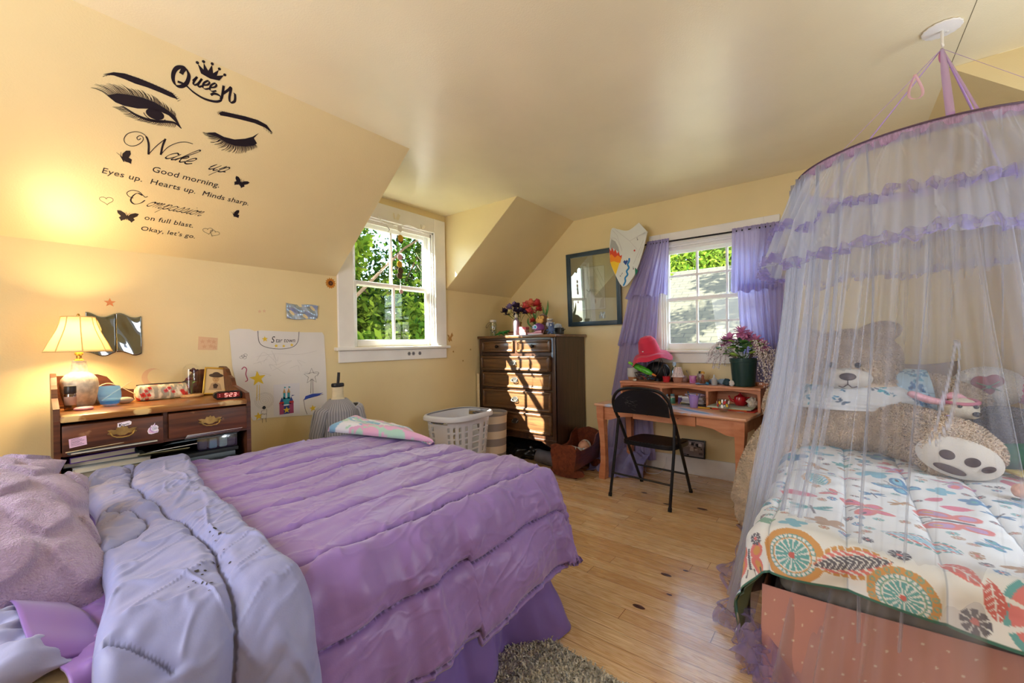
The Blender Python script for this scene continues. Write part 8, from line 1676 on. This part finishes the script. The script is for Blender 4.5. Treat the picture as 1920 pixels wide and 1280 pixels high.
for a in (.3, 2.6, 3.7, 5.6): petal(b, (-.108, .018, .008), (-.1, cos(a), sin(a)), .055, .03, .1)
b.ell((-.110, .018, .008), .010, 12, 8); o = b.build('bow', mk('bow_green', '#4E8A5A', .6), wc, smooth=60); solid(o, .002)
pk = thing('plush_heart', 'bright pink plush with a white spot behind the grey plush', 'plush toy', (3.72, -.86, .93)); b = B(); b.ell((0, 0, 0), (.09, .10, .085), 24, 16); b.ell((0, -.08, .03), (.07, .07, .07), 20, 14); melt(b, 'body', mk('hot_pink_plush', '#D93A78', .85, sheen=.3, var=(20, .1)), .010, 4, pk); b = B(); b.ell((-.085, -.03, .01), (.012, .03, .022), 16, 10); b.build('spot', MUZ, pk)
dg = thing('plush_dog', 'small spotted plush dog with pink ears and a butterfly dress', 'plush toy', (3.13, -.44, .60)); dg.rotation_euler = (0, 0, rad(8)); dg.location = (3.16, -.42, .635)
DOG = mk('oat_plush', '#D8D0BE', .9, var=(70, .12), bump=(300, .4)); b = B(); b.ell((0, -.075, .235), (.062, .070, .058), 26, 18); b.ell((-.045, -.10, .215), (.035, .035, .028), 20, 14); b.ell((.0, .0, .12), (.06, .07, .09), 24, 16); melt(b, 'body', DOG, .007, 4, dg)
b = B(); b.tube(spline([(.01, -.02, .26), (-.005, .05, .275), (-.01, .11, .30), (-.005, .135, .305)]), [.024, .026, .028, .03, .032, .033, .034, .035, .036, .036, .036, .036, .036, .036, .036, .035, .034, .033, .032, .030, .028, .026, .022, .018, .01], 16, sq=.55); b.build('ear', mk('pink_spotted_ear', '#DFA9B6', .85, var=(90, .12)), dg, smooth=60)
b = B(); b.tube(spline([(.02, -.10, .285), (.01, -.05, .30), (.03, -.01, .285)]), [.012 + .02 * sin(pi * k / 16) for k in range(17)], 12, sq=.6); b.build('ear', MATS['pink_spotted_ear'], dg, smooth=60)
b = B(); b.tube([(.062 * cos(q) * .9, -.075 + .066 * sin(q), .272 + .008 * cos(q)) for q in np.linspace(0, 2*pi, 25)[:-1]], .009, 8, closed=True); b.build('headband', mk('rose_headband', '#C7798E', .8), dg)
b = B(); b.ell((-.082, -.108, .218), (.010, .017, .013), 14, 10); b.build('nose', mk('bear_eye', '#1A1416', .1), dg)
for y_ in (-.055, -.115): b = B(); b.ell((-.055, y_, .252), (.007, .010, .009), 14, 10); b.build('eye', mk('bear_eye', '#1A1416', .1), dg)
U, V = mesh_uv(0, 1, 120, 0, 1, 40); an = U * 2 * pi; r_ = np.interp(V, [0, .3, 1], [.045, .075, .125]) * (1 + .06 * np.sin(an * 9) * V); P = np.stack([r_ * np.cos(an) * .85, .02 + r_ * np.sin(an), .195 - .17 * V], -1); o = sheet('dress', P, m_, None, col=bugs(U, V, .5, .18, 26, 3), thick=.003); o.parent = dg
b = B(); b.tube(spline([(-.045, -.06, .185), (-.065, -.01, .188), (-.05, .04, .19), (-.03, .055, .192)]), .008, 8, sq=.5); b.tube(spline([(-.062, -.03, .187), (-.085, -.06, .165), (-.075, -.09, .135)]), [.006] * 17, 8, sq=.5); b.tube(spline([(-.062, -.03, .187), (-.08, -.005, .205), (-.068, .02, .19)]), [.006] * 17, 8, sq=.5); b.build('ribbon', mk('lilac_ribbon', '#A99AD4', .5), dg)
gc = thing('cushion', 'green cushion with red and white striped patch at the right edge of the bed', 'cushion', (3.22, -.72, .635)); b = B(); b.ell((0, 0, 0), (.10, .13, .075), 26, 16); o = b.build('body', mk('kelly_green', '#1F7A5C', .85, var=(14, .1)), gc, smooth=70)
f = Flat((-.088, -.03, .015), (-.25, -.95, 0), (.45, 0, .9), .002)
for k in range(5): f.fill([(.0 + .0, .005 + .011 * k), (.075 - .008 * k, .0 + .011 * k), (.075 - .008 * k, .009 + .011 * k), (0, .0155 + .011 * k)], k % 2)
f.build('striped_patch', [mk('patch_white', '#DCD6D2', .8), mk('patch_red', '#B03A48', .8)], gc)
blob('toy_ball', 'small peach and white ball on the printed comforter at the right edge', 'ball', (2.66, -.585, .578), (.03, .03, .03), mk('peach_ball', '#DDA890', .5, var=(30, .3)), 2, .06)
b = B(); b.box(-.05, .05, -.06, .06, 0, .012, bev=.004); o = b.build('booklet', mk('yellow_cover', '#D9C24A', .6, var=(20, .2)), loc=(3.06, -.69, .585)); o.rotation_euler = (0, 0, .4); tag(o, 'yellow booklet below the green cushion', 'book')

# ------------------------------------------------------------------ bed canopy
RC, RR, RZ = Vector((2.60, -.31, 0)), .475, 2.01
NET = mk_sheer('white_netting', '#D0D5E4', trans=.5, dens='dens'); NETP = mk_sheer('lilac_ruffle', '#A9A0DE', trans=.5, dens='dens'); RIB = mk('mauve_ribbon', '#B892CE', .35, sheen=.3)
cn = thing('bed_canopy', 'white net bed canopy with lilac ruffles hanging from a hoop over the bed', 'bed canopy', (2.60, -.31, RZ))
b = B(); b.grid(lambda u, v: (RC.x + (RR + .006 * sin(pi * v)) * cos(2*pi*u), RC.y + (RR + .006 * sin(pi * v)) * sin(2*pi*u), RZ + .018 - .042 * v), 160, 4, cu=True); o = pt(b, 'hoop', mk('lilac_hoop_binding', '#A88FB4', .7, var=(200, .25), stretch=(1, 1, .1)), cn); solid(o, .004)
b = B(); b.tube([(RC.x + RR * cos(q), RC.y + RR * sin(q), RZ + .019) for q in np.linspace(0, 2*pi, 97)[:-1]], .004, 6, closed=True); pt(b, 'hoop_wire', mk('hoop_dark', '#5E4A60', .5), cn)
def se(p, cx, cy, a, c_, e=2/2.6): return cx + a * np.sign(np.cos(p)) * np.abs(np.cos(p))**e, cy + c_ * np.sign(np.sin(p)) * np.abs(np.sin(p))**e
def net_pt(p, s, extra=0):
    k = np.clip(s, 0, 1)**1.6; tx, ty = se(p, 2.76, -.26, 1.2, .70); ax, ay = RC.x + RR * np.cos(p), RC.y + RR * np.sin(p)
    x, y = lerp(ax, tx, k), lerp(ay, ty, k); q = np.hypot(x - RC.x, y - RC.y); return x + np.cos(p) * extra, y + np.sin(p) * extra, RZ * (1 - s) + .012 * s
Pp, S = mesh_uv(0, 2 * pi, 1500, 0, 1, 110); ph = 2 * vnoise(Pp * 5, S * 1.3, 3)
fold = np.sin(Pp * 37 + ph) + .6 * np.sin(Pp * 83 + 1.7 * ph) + .35 * vnoise(Pp * 60, S * 2, 5); amp = .012 + .020 * S
x, y, z = net_pt(Pp, S, fold * amp + .02 * vnoise(Pp * 6, S * 3, 7) * S)
ridge = np.clip((np.abs(np.gradient(fold, axis=0)) < .06).astype(float), 0, 1); dn = np.interp(S, [0, .2, .45, .7, 1], [.33, .31, .21, .15, .22]) + .10 * np.clip(fold - .7, 0, 1) + .05 * vnoise(Pp * 30, S * 6, 9); fine = np.clip(vnoise(Pp * 75 + 2 * vnoise(Pp * 9, S * 4, 4), S * 1.5, 12) - .80, 0, 1) * .9; dn = dn + fine
left = np.exp(-((Pp - 1.75) / .42)**2); dn = dn + .20 * left * np.clip(1.1 - S * .6, 0, 1) * (.7 + .5 * np.sin(Pp * 70 + ph))
tear = np.interp(S, [.38, .392, .437, .490, .524, .556, .57], [3.157, 3.155, 3.139, 3.115, 3.099, 3.062, 3.05]); tw = np.interp(S, [.388, .41, .47, .52, .556], [0, .006, .010, .011, .004])
inside = (np.abs(Pp - tear) < tw) & (S > .388) & (S < .556); lip = (np.abs(np.abs(Pp - tear) - tw - .004) < .005) & (S > .388) & (S < .556)
dn = np.where(lip, .85, dn); dn = np.where(inside, 0, dn)      # a tear in the net
sheet('netting', np.stack([x, y, z], -1), NET, cn, dens=np.clip(dn, 0, .95))
# upper valance with its two ruffles
Pp, S = mesh_uv(0, 2 * pi, 900, 0, 1, 40); ph = 2 * vnoise(Pp * 6, S * 1.2, 13); r_ = np.interp(S, [0, .12, .55, 1], [.476, .495, .560, .615]); fold = np.sin(Pp * 31 + ph) + .5 * np.sin(Pp * 67 + 2 * ph); r_ = r_ + fold * (.003 + .016 * S) + .012 * vnoise(Pp * 12, S * 2, 15)
zv = RZ + .005 - .415 * S + .025 * vnoise(Pp * 3, S * .5, 17) * S; dn = .38 + .16 * np.clip(fold - .6, 0, 1) + np.clip(vnoise(Pp * 50 + 3 * vnoise(Pp * 12, S * 3, 2), S * 1.6, 19) - .62, 0, 1) * .9
sheet('valance', np.stack([RC.x + r_ * np.cos(Pp), RC.y + r_ * np.sin(Pp), zv], -1), NET, cn, dens=np.clip(dn, 0, .95))
def ruffle(z0, r0, h, seed, wav=.028):
    Pp, V = mesh_uv(0, 2 * pi, 1100, 0, 1, 8); z_ = z0 + wav * vnoise(Pp * 3, V * 0, 17) + .016 * vnoise(Pp * 9, V * 0, seed); rr = r0 + .012 * np.sin(Pp * 31) + (.010 + .012 * V) * np.sin(Pp * 95 + 3 * vnoise(Pp * 8, V * 0, seed)) + .008 * vnoise(Pp * 40, V, seed)
    sheet('ruffle', np.stack([RC.x + rr * np.cos(Pp), RC.y + rr * np.sin(Pp), z_ + h * (.5 - V) + .008 * np.sin(Pp * 60 + V * 2)], -1), NETP, cn, dens=np.clip(.42 + .25 * vnoise(Pp * 60, V * 3, seed + 3), .1, .9))
ruffle(1.765, .572, .036, 23); ruffle(1.60, .628, .040, 27)
# gathered strands of net falling from the hoop
rs = random.Random(17)
for k, (p0, p1, w_, s1) in enumerate(((1.62, 1.60, .05, .90), (1.78, 1.82, .04, .86), (1.95, 2.02, .035, .80), (2.28, 2.36, .014, .78), (2.52, 2.50, .016, .80), (2.70, 2.86, .008, .86), (3.05, 2.98, .007, .85), (3.62, 3.30, .016, .84), (3.74, 3.42, .007, .80), (2.06, 2.16, .012, .82))):
    Q, S = mesh_uv(-1, 1, 9, .0, s1, 60); pp = lerp(p0, p1, S / s1) + Q * w_ * (.5 + .5 * S) + .012 * np.sin(S * 9 + k); x, y, z = net_pt(pp, S, .016 + .010 * np.cos(Q * 2) + .006 * np.sin(Q * 9))
    sheet('gathered_fold', np.stack([x, y, z], -1), NET, cn, dens=np.clip(.34 + .25 * np.sin(Q * 13 + S * 3) * .8 + .12 * (1 - np.abs(Q)), .08, .9))
# hem lying on the floor by the near corner, edged with lilac ruffle
Pp, V = mesh_uv(1.35, 4.4, 700, 0, 1, 16); x, y, z = net_pt(Pp, np.ones_like(Pp), 0); fx, fy = np.cos(Pp), np.sin(Pp); o_ = -.02 + .09 * V + .03 * np.sin(Pp * 19) * V + .02 * np.sin(Pp * 47 + V * 3); zz = .010 + .055 * np.clip(np.sin(Pp * 23 + V * 4 + 2 * vnoise(Pp * 5, V, 3)), 0, 1) * (1 - V * .3) + .13 * np.exp(-((Pp - 2.45) / .12)**2) * (1 - np.abs(V - .5) * 1.4) + .07 * (1 - V)**2
sheet('hem_ruffle', np.stack([x + fx * o_, y + fy * o_, np.maximum(zz, .004)], -1), NETP, cn, dens=np.clip(.30 + .25 * vnoise(Pp * 40, V * 4, 6) + .25 * (V > .85), .05, .9))
for k, (p_, r_, hgt, wd) in enumerate(((2.40, .085, .22, .05), (2.52, .06, .14, .045))):
    bx_, by_, _z = net_pt(np.array(p_), np.array(1.0)); Q, S = mesh_uv(0, 1, 90, 0, 1, 14); a = Q * 2 * pi
    cx_ = float(bx_) + cos(p_) * .05; cy_ = float(by_) + sin(p_) * .05
    sheet('hem_loop', np.stack([cx_ + r_ * np.cos(a) + (S - .5) * wd * .6 * cos(p_ + .5) + .008 * np.sin(a * 11), cy_ + (S - .5) * wd * 1.2 * sin(p_) + .4 * r_ * np.cos(a) + .010 * np.sin(a * 7 + S * 3), .012 + hgt / 2 + hgt / 2 * np.sin(a) + .008 * np.sin(a * 13)], -1), NETP, cn, dens=np.clip(.4 + .2 * np.sin(a * 9 + S * 6), .1, .9))
# ribbons up to the ceiling hook
HK = Vector((2.622, -.370, 2.515))
def flat_ribbon(p0, p1, w0, w1, sag=.0, tw=.6):
    b = B(); p0, p1 = Vector(p0), Vector(p1); d = (p1 - p0).normalized(); s0 = d.cross(Vector((0, 0, 1))); s0 = s0.normalized() if s0.length > .05 else Vector((.6, -.8, 0)); n0 = d.cross(s0)
    b.grid(lambda u, v: p0.lerp(p1, u) + (s0 * cos(tw * u) + n0 * sin(tw * u)) * (v - .5) * lerp(w0, w1, sin(pi * min(.5, u))) + Vector((0, 0, -sag * sin(pi * u))), 24, 2); o = pt(b, 'ribbon', RIB, cn, 60); return solid(o, .0012)
for q, w0, w1 in ((2.48, .005, .007), (3.16, .010, .024), (3.30, .004, .008), (4.35, .006, .012), (5.6, .005, .010), (.9, .005, .008)): flat_ribbon(HK, (RC.x + RR * cos(q), RC.y + RR * sin(q), RZ + .02), w0, w1, tw=.25)
p_ = HK.lerp(Vector((RC.x + RR * cos(2.48), RC.y + RR * sin(2.48), RZ + .02)), .28); b = B(); b.grid(lambda u, v: (p_.x - .012 + .030 * cos(pi * (2 * u)) * (.3 + u * (1 - u) * 2), p_.y + .022 * sin(2 * pi * u) + (v - .5) * .010, p_.z + .006 - .12 * sin(pi * u)), 30, 2); o = pt(b, 'ribbon_loop', mk('pale_pink_ribbon', '#E0B8C4', .4), cn, 60); solid(o, .001)
b = B(); b.ell(HK + Vector((0, 0, -.035)), (.010, .012, .03), 14, 10); pt(b, 'knot', mk('rose_ribbon', '#C77AAE', .4), cn)
hk = thing('ceiling_hook', 'white scalloped ceiling plate and hook holding up the canopy', 'hook', (2.63, -.372, ZC)); b = B(); b.lathe([(.001, -.001), (.060, -.001), (.066, -.004), (.064, -.009), (.05, -.012), (.001, -.013)], 64, wob=lambda q, z: 1 + .025 * cos(q * 16)); b.build('plate', WHITE, hk); b = B(); b.tube(spline([(0, 0, -.010), (0, 0, -.05), (-.002, 0, -.072), (-.014, .0, -.085), (-.020, .004, -.075)]), .0055, 8); b.build('hook', mk('white_hook', '#E6E2D8', .35), hk); b = B(); b.ell((.02, -.02, -.013), (.006, .006, .003), 10, 6); b.build('screw', mk('white_hook', '#E6E2D8', .35), hk)
